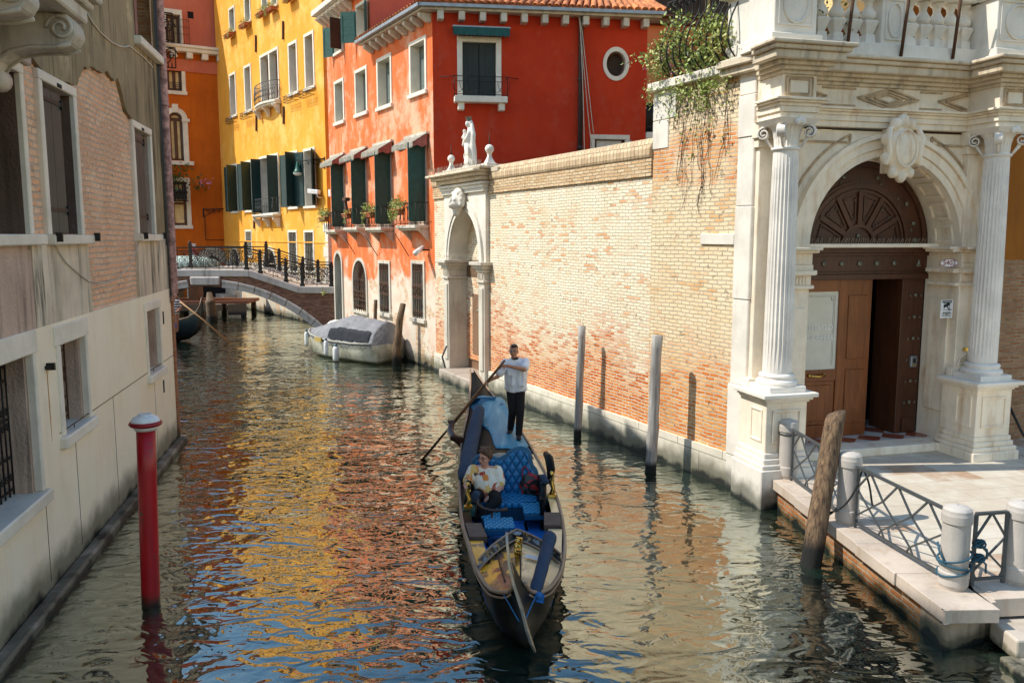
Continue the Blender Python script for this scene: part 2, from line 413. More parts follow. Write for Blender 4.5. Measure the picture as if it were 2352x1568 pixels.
M['rose'] = plaster('faded_rose_plaster', (.56,.155,.10), (.47,.12,.085), streak=.2, dirt=(.3,.1,.08), patch=(.62,.30,.22), plo=.56, phi=.7, psc=.8)
M['orange'] = plaster('weathered_orange_red_plaster', (.86,.20,.058), (.78,.155,.042), patch=(.85,.50,.33), plo=.47, phi=.60, psc=.6, streak=.3, dirt=(.85,.45,.26), low=3.0, lowc=(.74,.65,.52), wl=.35)
M['red'] = plaster('deep_red_plaster', (.60,.052,.016), (.50,.038,.012), streak=.12, dirt=(.5,.10,.05), sc=.6, patch=(.52,.08,.04), plo=.5, phi=.62, bump=.12)
M['salmon'] = plaster('orange_salmon_plaster', (.80,.23,.085), (.72,.20,.07), streak=.1, dirt=(.4,.1,.05))
M['cream'] = plaster('pale_cream_plaster', (.75,.55,.25), (.7,.5,.22), streak=.1)
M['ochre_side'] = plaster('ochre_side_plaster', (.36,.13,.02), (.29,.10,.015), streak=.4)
M['greyplaster'] = plaster('grey_lime_plaster', (.40,.31,.18), (.27,.205,.12), streak=.85, dirt=(.055,.045,.033), sc=.8, patch=(.68,.54,.33), plo=.55, phi=.72, psc=.7)
M['streakplaster'] = plaster('streaked_white_plaster', (.80,.68,.52), (.62,.51,.38), streak=.95, dirt=(.04,.036,.03), sc=1.1)
M['roughplaster'] = plaster('rough_stucco', (.66,.48,.38), (.54,.39,.30), streak=.5, sc=1.4, bump=.9)
M['reveal_dark'] = plaster('dark_stained_reveal', (.20,.13,.10), (.12,.08,.06), streak=.5, bump=.7)
M['whiterender'] = plaster('white_render', (.98,.87,.68), (.96,.82,.61), streak=.10, dirt=(.7,.45,.22), sc=.7, wl=.42, bump=.35)
M['brick_left'] = bricks('crumbling_pale_brick', (.88,.34,.11), (.90,.56,.34), (.78,.64,.50), pale=(.90,.64,.46), plo=-3, phi=2, rand=.35, pamt=.50, rub=.6, bh=.09, bw=.24, mo=.014, bump=1.0, distort=.02)
M['brick_garden'] = bricks('lime_washed_orange_brick', (.64,.155,.03), (.80,.31,.085), (.86,.74,.56), pale=(.98,.885,.68), plo=1.1, phi=2.7, pnoise=4.2, rand=.42, bw=.235, bh=.069, mo=.012, pamt=.95, mrg=.75, bump=1.0, distort=.02)
M['brick_tall'] = bricks('terrace_brick', (.72,.22,.05), (.80,.42,.16), (.80,.68,.50), pale=(.92,.77,.53), plo=1.2, phi=2.9, pnoise=2.6, rand=.22, pamt=.92, bw=.25, bh=.074, mo=.013, band=(5.5,6.3), mrg=.75, bump=1.0, distort=.02)
M['brick_bridge'] = bricks('dark_red_brick', (.19,.07,.04), (.36,.16,.09), (.27,.21,.16), wl=.3, bw=.25, bh=.07)
M['brick_quay'] = bricks('quay_brick', (.42,.14,.04), (.5,.24,.1), (.46,.40,.30), wl=.10, bh=.075, bw=.25)
M['brick_right'] = bricks('old_russet_brick', (.33,.15,.07), (.42,.24,.13), (.4,.32,.22), bh=.07)
M['coping'] = bricks('weathered_coping_brick', (.58,.41,.25), (.72,.54,.34), (.34,.26,.17), bw=.13, bh=.3, mo=.010)
M['course'] = bricks('course_brick', (.66,.42,.22), (.78,.58,.36), (.42,.33,.22), bw=.25, bh=.07, mo=.012)
M['groove'] = plain('groove_shade_and_grime', (.50,.36,.22), .8, var=.3)  # brown for raised mouldings: groove shade and grime put into one colour
M['istria'] = stone('white_istrian_stone', (.80,.74,.64), amt=.18)
M['istria_grime'] = stone('grimy_istrian_stone', (.66,.60,.50), stain=(.36,.23,.12), amt=.5, grime=.35)
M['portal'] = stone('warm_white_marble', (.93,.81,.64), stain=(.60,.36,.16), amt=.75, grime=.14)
M['portal_lit'] = stone('sunlit_portal_stone', (.85,.78,.68), amt=.2, wl=.3)  # whiter copy of the portal stone, sunlit tone put into its colour
M['column'] = stone('fluted_white_marble', (.86,.80,.72), amt=.15)
M['cornice'] = stone('weathered_cornice_stone', (.72,.60,.44), stain=(.38,.23,.1), amt=.55, grime=.4)
M['winframe'] = stone('white_window_stone', (.83,.755,.63), amt=.12)
M['wallbase'] = stone('pale_wall_footing', (.84,.76,.62), stain=(.5,.38,.2), amt=.4, wl=.33, blocks=(1.3,.48))
M['footing'] = stone('dark_footing_stone', (.46,.38,.31), stain=(.1,.07,.05), amt=.6, wl=.16)
M['bridgestone'] = stone('bridge_coping_stone', (.52,.47,.43), amt=.3, grime=.35)
M['quaystone'] = stone('quay_coping_stone', (.62,.51,.41), stain=(.38,.23,.13), amt=.55, grime=.2)
M['bollard'] = stone('bollard_stone', (.52,.47,.42), stain=(.33,.28,.24), amt=.6, grime=.25)
M['step'] = stone('step_stone', (.55,.47,.38), stain=(.3,.2,.1), amt=.4, wl=.1)
M['paving'] = stone('trachyte_paving', (.60,.52,.41), stain=(.40,.27,.17), amt=.3)
M['shutter'] = plain('dark_green_shutter_paint', (.013,.040,.041), .5)
M['shutter_g'] = plain('green_shutter_paint', (.018,.085,.070), .5)
M['shutter_grey'] = wood('grey_green_shutter_wood', (.13,.16,.15), (.18,.21,.19), .7)
M['shutter_black'] = wood('black_green_shutter_wood', (.020,.028,.025), (.03,.038,.033), .6)
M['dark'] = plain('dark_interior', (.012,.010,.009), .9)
M['interior'] = plain('dim_brown_interior', (.05,.03,.02), .9)
M['curtain'] = plain('cream_curtain', (.75,.56,.28), .9, sc=3)
M['winwood'] = wood('brown_window_wood', (.09,.03,.012), (.13,.045,.02))
M['winwood_red'] = wood('red_brown_window_wood', (.22,.055,.03), (.26,.07,.04))
M['glass'] = glassmat('dark_window_glass')
M['iron'] = plain('black_wrought_iron', (.02,.018,.016), .55, .3)
M['iron_rust'] = plain('rusty_iron', (.10,.045,.022), .8)
M['railgrey'] = plain('grey_railing_paint', (.085,.09,.09), .5, .2)
M['tile'] = plain('terracotta_roof_tile', (.60,.20,.065), .8, var=.45, sc=2.3)
M['gutter'] = plain('grey_zinc_gutter', (.30,.33,.36), .4, .6)
M['pipe'] = plain('brown_downpipe', (.045,.03,.028), .5)
M['pipe_rust'] = plain('flaking_pink_pipe_paint', (.52,.29,.25), .8, var=.5, sc=9, bump=.6)
M['awning'] = plain('dark_teal_awning', (.015,.085,.08), .8)
M['awning_pale'] = plain('weathered_awning_canvas', (.30,.275,.22), .9, var=.35, sc=8)
M['awning_side'] = plain('faded_red_canvas', (.33,.12,.09), .9, var=.3, sc=8)
M['timber'] = wood('dark_carved_timber', (.040,.020,.012), (.065,.034,.02), .7, along=0)
M['timber_lite'] = wood('brown_timber_fascia', (.17,.07,.03), (.22,.095,.045), .7, along=0)
M['door'] = wood('dark_studded_oak', (.060,.020,.009), (.105,.036,.015), .45)
M['door_lite'] = wood('varnished_door_wood', (.17,.045,.010), (.27,.078,.018), .3)
M['door_weather'] = wood('weathered_brown_door', (.19,.10,.055), (.26,.15,.085), .7)
M['stud'] = plain('bronze_stud', (.22,.21,.15), .5, .5)
M['brass'] = plain('polished_brass', (.75,.48,.12), .22, 1.0, bump=.05)
M['pale'] = plain('frosted_pane', (.60,.58,.52), .15, spec=.8)
M['postgrey'] = wood('silver_grey_mooring_wood', (.26,.24,.22), (.48,.45,.42), .85, wl=.2)
M['postbrown'] = wood('weathered_brown_pile', (.055,.032,.02), (.30,.19,.105), .85, wl=.35, bump=1.0, sc=1.5)
M['postdark'] = wood('dark_pile_wood', (.12,.08,.05), (.18,.12,.07), .85, wl=.3, bump=.6)
def redpost():
    t = NT('chipped_red_post_paint', .38, 0, .5); n = t.noise(4.5, 6, .7)
    c = t.mix(t.ss(t.noise(2, 4), .35, .65), (.44,.006,.012), (.36,.004,.010)); f = t.ss(n, .605, .62)
    c = t.mix(f, c, (.10,.06,.03)); st = t.noise(1.0, 5, .65, t.scale(9, 9, .8)); c = t.mix(t.math('MULTIPLY', t.ss(st, .5, .7), .55), c, (.16,.008,.010)); z = t.xyz()[2]; c = t.mix(t.ss(t.math('ADD', z, t.math('MULTIPLY', n, .3)), .36, .2), c, (.03,.014,.01))
    return t.done(c, t.bump(t.math('SUBTRACT', t.noise(12, 3), t.math('MULTIPLY', f, 2)), .12, .01))
M['redpost'] = redpost()
M['redring'] = plain('red_ring_paint', (.30,.012,.02), .4)
M['whitecap'] = plain('white_cap_paint', (.78,.78,.76), .4, bump=.05)
M['leaf'] = leafmat('garden_leaves', (.22,.30,.06), (.46,.52,.15), (.60,.58,.22))
M['leaf_dark'] = leafmat('dark_leaves', (.03,.07,.015), (.07,.13,.03), (.12,.17,.04))
M['flower'] = plain('pink_petals', (.75,.28,.42), .7)
M['terracotta'] = plain('terracotta_pot', (.55,.16,.06), .8)
M['creeper'] = plain('dry_creeper_stem', (.09,.05,.03), .9)
M['cable'] = plain('pale_cable', (.62,.55,.45), .7)
M['cctv'] = plain('white_plastic', (.72,.72,.70), .4)
M['lampgreen'] = plain('green_lamp_enamel', (.03,.12,.09), .4)
M['lampglass'] = plain('milky_lamp_glass', (.85,.84,.80), .2)
M['ink'] = plain('dark_sign_ink', (.01,.01,.01), .7, bump=0)
M['redink'] = plain('dark_red_paint', (.25,.015,.015), .7, bump=0)
M['signwhite'] = plain('white_sign_plate', (.80,.79,.77), .5, bump=0)
M['spike'] = plain('thin_steel_spikes', (.45,.40,.32), .5, .4)
M['cornerblock'] = stone('stained_corner_block', (.42,.33,.24), stain=(.16,.10,.05), amt=.7, wl=.16, grime=.4)
# ---------------------------------------------------------------- world, sun, camera, water
SUN = Vector((-.64, -.04, .77)).normalized()
SC.view_settings.view_transform = 'Standard'; SC.view_settings.look = 'None'; SC.view_settings.exposure = 0; SC.view_settings.gamma = 1
w = bpy.data.worlds.new('World'); SC.world = w; w.use_nodes = True
sky = w.node_tree.nodes.new('ShaderNodeTexSky'); sky.sky_type = 'NISHITA'; sky.sun_disc = False
sky.sun_elevation = math.asin(SUN.z); sky.sun_rotation = math.atan2(SUN.x, SUN.y); sky.air_density = 1.0; sky.dust_density = .6; sky.ozone_density = 1.5
bg = w.node_tree.nodes['Background']; bg.inputs['Strength'].default_value = .15
tn = w.node_tree.nodes.new('ShaderNodeMix'); tn.data_type = 'RGBA'; tn.blend_type = 'MULTIPLY'; tn.inputs[0].default_value = 1; 
tc = w.node_tree.nodes.new('ShaderNodeTexCoord'); sx = w.node_tree.nodes.new('ShaderNodeSeparateXYZ'); w.node_tree.links.new(tc.outputs['Generated'], sx.inputs[0])
mr = w.node_tree.nodes.new('ShaderNodeMapRange'); mr.inputs['From Min'].default_value = .15; mr.inputs['From Max'].default_value = .55; w.node_tree.links.new(sx.outputs[2], mr.inputs['Value'])
gm_ = w.node_tree.nodes.new('ShaderNodeMix'); gm_.data_type = 'RGBA'; gm_.inputs[6].default_value = (2.15, 1.72, 1.18, 1); gm_.inputs[7].default_value = (1.30, 1.66, 1.72, 1)
w.node_tree.links.new(mr.outputs[0], gm_.inputs[0]); w.node_tree.links.new(gm_.outputs[2], tn.inputs[7])
w.node_tree.links.new(sky.outputs[0], tn.inputs[6]); w.node_tree.links.new(tn.outputs[2], bg.inputs['Color'])
sl = bpy.data.lights.new('sun', 'SUN'); sl.energy = 5.0; sl.angle = math.radians(.5); sl.color = (1, .95, .855)
so = bpy.data.objects.new('sun', sl); COL.objects.link(so); so.rotation_euler = SUN.to_track_quat('Z', 'Y').to_euler()
cam = bpy.data.cameras.new('camera'); cam.sensor_width = 36; cam.lens = CF/2352*36; cam.clip_end = 1000; cam.clip_start = .1
co = bpy.data.objects.new('camera', cam); COL.objects.link(co); co.location = (0, 0, CH); co.rotation_euler = (pi/2-CT, 0, 0); SC.camera = co
SC.cycles.caustics_reflective = False; SC.cycles.caustics_refractive = False; SC.cycles.sample_clamp_indirect = 6
SC.cycles.max_bounces = 8; SC.cycles.diffuse_bounces = 4
def watermat():
    t = NT('canal_water', .02); v = t.obj()
    wv = t.n('ShaderNodeTexNoise', {'Vector': t.scale(.6, 1.0, 1, rot=(0,0,.3)), 'Scale': .95, 'Detail': 2.0, 'Roughness': .45, 'Distortion': .5}).outputs['Fac']
    w2 = t.n('ShaderNodeTexNoise', {'Vector': t.scale(.7, 1.15, 1, rot=(0,0,-.3)), 'Scale': 3.0, 'Detail': 1.5, 'Roughness': .45, 'Distortion': 1.0}).outputs['Fac']
    w3 = t.n('ShaderNodeTexNoise', {'Vector': v, 'Scale': 9, 'Detail': 1.0, 'Roughness': .5, 'Distortion': .4}).outputs['Fac']
    calm = t.ss(t.noise(.2, 2), .3, .7, .6, 1.0)
    h = t.math('ADD', t.math('MULTIPLY', wv, .085), t.math('ADD', t.math('MULTIPLY', w2, .040), t.math('MULTIPLY', w3, .0045)))
    h = t.math('MULTIPLY', h, calm)
    dv = t.n('ShaderNodeVectorMath', {0: v, 1: (-1.9, 16.35, 0)}, operation='DISTANCE').outputs['Value']
    rp = t.math('MULTIPLY', t.math('SINE', t.math('MULTIPLY', dv, 17.0)), t.math('MULTIPLY', t.ss(dv, 1.5, .1), .012))
    h = t.math('ADD', h, rp)
    nr = t.bump(h, 1.0, 1.0)
    dif = t.n('ShaderNodeBsdfDiffuse', {'Color': (.010, .022, .015, 1), 'Normal': nr})
    gl = t.n('ShaderNodeBsdfGlossy', {'Color': (.80, .84, .76, 1), 'Roughness': .015, 'Normal': nr})
    lw = t.n('ShaderNodeLayerWeight', {'Blend': .5, 'Normal': nr}).outputs['Facing']
    f = t.math('MINIMUM', t.math('MULTIPLY', t.math('POWER', lw, 1.75), 1.16), .95)
    mx = t.n('ShaderNodeMixShader', {0: f}); t.t.links.new(dif.outputs[0], mx.inputs[1]); t.t.links.new(gl.outputs[0], mx.inputs[2])
    out = [n for n in t.t.nodes if n.type == 'OUTPUT_MATERIAL'][0]; t.t.links.new(mx.outputs[0], out.inputs['Surface'])
    t.t.nodes.remove(t.b)
    return t.m
mb = MB(); mb.add([(-120,-60,0),(120,-60,0),(120,160,0),(-120,160,0)], [(0,1,2,3)])
wo = mb.build('canal_water', watermat()); wo['kind'] = 'structure'
# ---------------------------------------------------------------- shared pieces
def stone_window(root, r, fw=.1, proud=.035, depth=.28, sill=.07, frame=M['winframe'], name='window', top=None, sill_over=.06):
    """stone surround of an opening r=(x0,x1,z0,z1) (outer edges); returns the frame object and the clear opening"""
    x0, x1, z0, z1 = r; m = MB(); tw = fw if top is None else top
    m.box(x0, x0+fw, -proud, depth, z0+sill, z1-tw); m.box(x1-fw, x1, -proud, depth, z0+sill, z1-tw)
    m.box(x0, x1, -proud-.002, depth, z1-tw, z1); 
    w = m.build(name, frame, root, bevel=.008)
    MB().box(x0-sill_over, x1+sill_over, -proud-.06, depth, z0-.02, z0+sill).build('sill', frame, w, bevel=.01)
    return w, (x0+fw, x1-fw, z0+sill, z1-tw)
def hole(r, fw=.1): return (r[0]+fw*.5, r[1]-fw*.5, r[2]+.01, r[3]-fw*.5)
def planks(m, x0, x1, y, z0, z1, n, th=.04, gap=.008):
    w = (x1-x0)/n
    for i in range(n): m.box(x0+i*w+gap/2, x0+(i+1)*w-gap/2, y, y+th, z0, z1)
    m.box(x0+.02, x1-.02, y+th*.3, y+th*.9, z0+.01, z1-.01); return m
def closed_shutter(par, o, y, mat, n=4, leaves=2):
    x0, x1, z0, z1 = o; w = (x1-x0)/leaves
    for i in range(leaves):
        m = planks(MB(), x0+i*w+.006, x0+(i+1)*w-.006, y, z0+.01, z1-.01, max(1, n//leaves))
        for zz in (.2, .8): m.box(x0+i*w+.03, x0+(i+1)*w-.03, y-.012, y+.01, z0+(z1-z0)*zz-.03, z0+(z1-z0)*zz+.03)
        m.build('shutter', mat, par)
def open_shutter(par, hinge, wdt, z0, z1, side, ang, mat, y=-.05, n=4):
    """side -1: hinged on the left jamb, +1: on the right; ang = how far it is turned from flat on the wall"""
    m = MB(); h = (z1-z0)/n
    for i in range(n): m.box(0, side*wdt, -.02, .02, z0+i*h+.004, z0+(i+1)*h-.004)
    m.box(side*.02, side*(wdt-.02), -.01, .012, z0+.01, z1-.01)
    m.box(side*.04, side*.09, -.035, .03, z0+.1, z1-.1); m.box(side*(wdt-.09), side*(wdt-.04), -.035, .03, z0+.1, z1-.1)
    Mx = Matrix.Translation((hinge, y, 0)) @ Matrix.Rotation(-side*ang, 4, 'Z')
    m.v = [tuple(Mx @ Vector(p)) for p in m.v]
    return m.build('shutter', mat, par)
def sash(par, o, y, mat=M['winwood'], glass=M['glass'], cols=2, rows=1, curtain=None, fw=.05):
    x0, x1, z0, z1 = o
    MB().quad((x0,y+.03,z0),(x1,y+.03,z0),(x1,y+.03,z1),(x0,y+.03,z1)).build('pane', glass if curtain is None else curtain, par)
    m = MB(); m.box(x0, x0+fw, y-.02, y+.02, z0, z1); m.box(x1-fw, x1, y-.02, y+.02, z0, z1)
    m.box(x0+fw, x1-fw, y-.02, y+.02, z1-fw, z1); m.box(x0+fw, x1-fw, y-.02, y+.02, z0, z0+fw)
    for i in range(1, cols):
        c = x0+(x1-x0)*i/cols; m.box(c-fw*.6, c+fw*.6, y-.025, y+.018, z0+fw, z1-fw)
    for i in range(1, rows):
        c = z0+(z1-z0)*i/rows; m.box(x0+fw, x1-fw, y-.022, y+.016, c-fw*.4, c+fw*.4)
    m.build('sash', mat, par)
def bars(par, o, y, nx, nz, r=.011, mat=M['iron'], knot=False):
    x0, x1, z0, z1 = o; m = MB()
    for i in range(nx):
        x = x0+(x1-x0)*(i+.5)/nx; m.tube([(x,y,z0),(x,y,z1)], r, 5)
    for j in range(nz):
        z = z0+(z1-z0)*(j+.5)/nz; m.box(x0, x1, y-.012, y+.004, z-.015, z+.015)
    if knot:
        zc = (z0+z1)/2; k = 4; s = (x1-x0)/k
        for i in range(k):
            for d in (1, -1):
                m.bar((x0+i*s, y-.02, zc-d*.16), (x0+(i+1)*s, y-.02, zc+d*.16), .022, .012)
        m.box(x0, x1, y-.022, y-.002, zc-.19, zc-.165); m.box(x0, x1, y-.022, y-.002, zc+.165, zc+.19)
        for i in range(nx):
            x = x0+(x1-x0)*(i+.5)/nx; m.tube([(x,y,z0+.05),(x+.03,y-.06,z0+.16),(x,y-.01,z0+.26)], r*.8, 4); m.tube([(x,y,z1-.05),(x+.02,y-.05,z1-.14),(x,y-.01,z1-.24)], r*.8, 4)
    return m.build('bars', mat, par)
def balcony_rail(par, x0, x1, d, z0, h, mat=M['iron'], n=None, bulge=0, y0=-.04, name='balcony_rail', scroll=True):
    """iron railing of a window balcony standing on z0"""
    m = MB(); y = y0-d
    path = [(x0, y0), (x0, y), (x1, y), (x1, y0)]
    for zz, r in ((z0+h, .016), (z0+.06, .011), (z0+h*.72, .008)):
        m.tube([(a, b, zz) for a, b in path], r, 5, smooth=False)
    k = n or max(3, int((x1-x0)/.16))
    for i in range(k+1):
        x = x0+(x1-x0)*i/k; m.tube([(x, y, z0), (x, y-bulge*.6, z0+h*.3), (x, y-bulge*.3, z0+h*.6), (x, y, z0+h)] if bulge else [(x,y,z0),(x,y,z0+h)], .008, 4)
        if scroll and i < k:
            xc = x+(x1-x0)/k/2; rr = (x1-x0)/k*.42
            m.tube(spiral(xc, z0+h*.4, rr, 1.3, 14, 0, y, .3), .006, 4)
            m.tube(spiral(xc, z0+h*.72-rr*1.2, rr*.8, -1.2, 12, 3.1, y, .3), .006, 4)
    for yy in (y0-d*.5,):
        for x in (x0, x1): m.tube([(x,yy,z0),(x,yy,z0+h)], .007, 4)
    return m.build(name, mat, par)
def flower_box(label, Mw, w=.75, pot=M['terracotta'], fol=M['leaf'], seed=1, hang=0, group='flower boxes under the attic windows', rack=True, big=1.0, flowers=True, d=.2):
    """Mw: wall frame matrix placed at the sill; box hangs in front of the wall"""
    rg = random.Random(seed); t = thing('flower_box', label, 'flower box', Mw, group)
    m = MB(); m.frustum(-w/2+.03, w/2-.03, -d-.04, -.06, 0, -w/2, w/2, -d-.07, -.04, .17); m.box(-w/2-.012, w/2+.012, -d-.085, -.03, .15, .18); m.build('planter', pot, t)
    l = MB()
    for i in range(int(6*big)+2):
        c = (rg.uniform(-w/2, w/2), -d*.6-.02+rg.uniform(-.06,.06), .24+rg.uniform(0,.1)*big)
        l.leaves(c, .15*big, .13*big, .14*big, int(26*big), .07, rg)
    for i in range(hang):
        x = rg.uniform(-w/2, w/2); L = rg.uniform(.2, .55)
        for j in range(5): l.leaves((x+rg.uniform(-.04,.04), -d-.12, .12-L*j/5), .07, .05, .07, 9, .06, rg)
    l.build('foliage', fol, t)
    if flowers:
        f = MB(); f.leaves((0, -d*.8, .3), w*.5, .14, .1, 14, .045, rg); f.build('blossoms', M['flower'], t)
    if rack:
        r = MB(); 
        for z in (0, .12): r.tube([(-w/2-.03,-.03,z),(-w/2-.03,-d-.1,z),(w/2+.03,-d-.1,z),(w/2+.03,-.03,z)], .008, 4, smooth=False)
        for i in range(6):
            x = -w/2+w*i/5; r.tube([(x,-d-.1,.12),(x,-d-.1,-.02),(x,-.03,-.02)], .006, 4)
        r.build('rack', M['iron'], t)
    return t
def street_lamp(label, Mw, reach=.7, seed=0, group=None, big=1.0, flip=1):
    t = thing('bracket_lamp', label, 'street lamp', Mw, group); m = MB(); s = big; f = flip
    m.box(-.03*s, .03*s, -.03, 0, -.28*s, .1*s)
    m.tube([(0,-.02,.05*s),(f*-reach,-.32*s if False else -.02-reach*.0-.25,.1*s)], .018*s, 6)
    y = -.135
    for k in range(3):
        a = k*.28
        m.tube([(px_*f, -.03-.25*abs(px_)/reach, z) for px_, _, z in spiral(-reach*(.18+.2*k), -.03*s-.0*k, .11*s*(1-.25*k), 1.4, 14, .5, 0, .25)], .010*s, 4)
    m.tube([(0,-.02,-.25*s),(f*-reach*.35,-.1,-.05*s),(f*-reach*.75,-.2,.09*s)], .012*s, 5)
    m.build('bracket', M['iron'], t)
    e = Vector((f*-reach, -.27, .1*s))
    MB().tube([e, e+Vector((0,0,.12*s))], .012*s, 5).lathe([(.004*s,.02*s),(.03*s,-.03*s),(.05*s,-.1*s),(.07*s,-.2*s),(.12*s,-.33*s),(.17*s,-.38*s),(.16*s,-.385*s)], e, 14).build('lamp_shade', M['lampgreen'], t)
    MB().lathe([(.155*s,-.385*s),(.15*s,-.42*s),(.11*s,-.475*s),(.02*s,-.49*s)], e, 14).build('lamp_glass', M['lampglass'], t)
    return t
def arch_fill(m, x0, x1, zs, z1, y=0.0, n=20):
    """wall area between a round arch (springing zs) and the top z1 of its rectangular hole"""
    c = (x0+x1)/2; r = (x1-x0)/2
    P = [(c-r*math.cos(pi*i/n), zs+r*math.sin(pi*i/n)) for i in range(n+1)]
    vs = []; fs = []
    for (x, z) in P: vs += [(x, y, z), (x, y, z1)]
    for i in range(n): fs.append((2*i, 2*i+2, 2*i+3, 2*i+1))
    return m.add(vs, fs)
def cover_wall(m, x0, x1, y, D, z0, z1):
    """side, back and top sheets behind a front wall"""
    m.quad((x0,y,z0),(x0,y,z1),(x0,D,z1),(x0,D,z0)); m.quad((x1,y,z0),(x1,D,z0),(x1,D,z1),(x1,y,z1))
    m.quad((x0,D,z0),(x0,D,z1),(x1,D,z1),(x1,D,z0)); m.quad((x0,y,z1),(x1,y,z1),(x1,D,z1),(x0,D,z1))
# ================================================================= YELLOW BUILDING
YC = (-8.93, 40.5)
FY = Frame((YC[0]-.70*14.25, YC[1]+14.25), YC)
yb = thing('yellow_building', 'tall ochre yellow palazzo with white window frames beyond the bridge', 'building', FY.M)
HY = 20.2
row3 = [('B',710,765,60,303),('B',848,905,-30,215),('B',1000,1058,-120,115),('B',1085,1145,-150,72),('B',1247,1318,-230,-28),('B',1390,1470,-310,-60)]
row2 = [('B',718,776,650,1055),('B',849,914,578,1010),('B',1244,1327,370,855),('B',1387,1476,288,805)]
dbl2 = ('B',992,1160,455,930)
row1 = [('C',638,690,108,495),('C',748,804,82,488),('C',1088,1166,8,462),('C',1210,1302,-16,455)]
dbl1 = ('C',866,1016,38,505)
row0 = [('C',750,801,625,840),('C',1087,1158,628,960),('C',1212,1291,628,960)]
holes = []
R3 = [FY.rc(*r) for r in row3]; R2 = [FY.rc(*r) for r in row2]; R1 = [FY.rc(*r) for r in row1]; R0 = [FY.rc(*r) for r in row0]
D2 = FY.rc(*dbl2); D1 = FY.rc(*dbl1)
for r in R3+R2+R1+R0: holes.append(hole(r, .14))
holes += [hole(D2, .14), hole(D1, .14)]
# two round-headed doors at quay level
AD = [FY.rc('C',885,1000,757,1010), FY.rc('C',628,706,757,1010)]
for a in AD: holes.append((a[0]+.12, a[1]-.12, max(.9, a[2]), a[3]-.12))
m = MB(); m.sheet(0, FY.w, 2.9, HY, holes)
for a in AD:
    r = (a[1]-a[0])/2-.12; arch_fill(m, a[0]+.12, a[1]-.12, a[3]-.12-r, a[3]-.12)
cover_wall(m, 0, FY.w, 0, 9, 2.9, HY); m.build('upper_wall', M['yellow'], yb)
m = MB(); m.sheet(0, FY.w, -.5, 2.9, holes); cover_wall(m, 0, FY.w, 0, 9, -.5, 2.897); m.build('lower_wall', M['yellow_low'], yb)
for a in AD:
    m = MB(); r = (a[1]-a[0])/2; zs = a[3]-r
    m.arcband((a[0]+a[1])/2, zs, r-.14, r, -.04, .35); m.box(a[0], a[0]+.14, -.04, .35, .9, zs); m.box(a[1]-.14, a[1], -.04, .35, .9, zs); m.build('door_surround', M['winframe'], yb)
for a in AD: MB().box(a[0]+.02, a[1]-.02, .3, .34, .9, a[3]).build('door', M['dark'], yb)
for i, r in enumerate(R3):
    wn, o = stone_window(yb, r, .13, .04, .3, .1)
    closed_shutter(wn, (o[0]+(o[1]-o[0])*.35, o[1], o[2], o[3]), .12, M['shutter_grey'], 1, 1); MB().quad((o[0],.28,o[2]),(o[1],.28,o[2]),(o[1],.28,o[3]),(o[0],.28,o[3])).build('pane', M['glass'], wn)
for r in R2:
    wn, o = stone_window(yb, r, .15, .04, .42, .12)
    sash(wn, o, .36, M['winwood_red'], M['glass'], 2, 3)
wn, o = stone_window(yb, D2, .15, .04, .42, .12)
c = (o[0]+o[1])/2; MB().box(c-.1, c+.1, -.035, .4, o[2], o[3]).build('mullion', M['winframe'], wn, .01)
sash(wn, (o[0], c-.1, o[2], o[3]), .36, M['winwood_red'], M['glass'], 2, 3); sash(wn, (c+.1, o[1], o[2], o[3]), .36, M['winwood_red'], M['glass'], 2, 3)
for i, r in enumerate(R1):
    wn, o = stone_window(yb, r, .13, .04, .4, .1)
    MB().quad((o[0],.38,o[2]),(o[1],.38,o[2]),(o[1],.38,o[3]),(o[0],.38,o[3])).build('pane', M['dark'], wn)
    wd = (o[1]-o[0])*.62
    open_shutter(wn, o[0]-.06, wd, o[2], o[3], -1, .25 if i != 1 else .35, M['shutter'], -.06)
    open_shutter(wn, o[1]+.02, wd, o[2], o[3], 1, 1.2 if i != 3 else .5, M['shutter'], -.06)
wn, o = stone_window(yb, D1, .13, .04, .4, .1)
MB().quad((o[0],.38,o[2]),(o[1],.38,o[2]),(o[1],.38,o[3]),(o[0],.38,o[3])).build('pane', M['dark'], wn)
c = (o[0]+o[1])/2; MB().box(c-.07, c+.07, .0, .06, o[2], o[3]).build('mullion', M['shutter'], wn)
open_shutter(wn, o[0]+.02, .55, o[2], o[3], -1, 1.7, M['shutter'], -.04); open_shutter(wn, o[1]-.02, .55, o[2], o[3], 1, 1.75, M['shutter'], -.04)
for i, r in enumerate(R0):
    wn, o = stone_window(yb, r, .12, .03, .3, .08)
    MB().quad((o[0],.27,o[2]),(o[1],.27,o[2]),(o[1],.27,o[3]),(o[0],.27,o[3])).build('pane', M['shutter'] if i == 0 else M['pale'], wn)
    if i: bars(wn, o, .03, 5, 5, .022)
# string course, cornice, quoins
m = MB(); m.box(0, FY.w+.02, -.035, 0, 4.13, 4.19); m.build('string_course', M['yellow'], yb)
m = MB(); m.box(-.35, FY.w+.3, -.5, 9.3, HY, HY+.14); m.box(-.2, FY.w+.15, -.3, 0, HY-.12, HY)
for i in range(22): m.box(i*.84-.1, i*.84+.08, -.42, 0, HY-.3, HY-.002)
m.build('cornice', M['istria'], yb, .02)
m = MB()
for i, (z0, z1) in enumerate(((3.45,3.95),(3.97,4.65),(4.67,5.1),(1.2,2.0),(2.02,2.9),(2.92,3.43))):
    wq = (.55, .34)[i % 2]; m.box(FY.w-wq, FY.w+.03, -.03, wq*.8, z0, z1)
m.build('quoins', M['istria'], yb, .015)
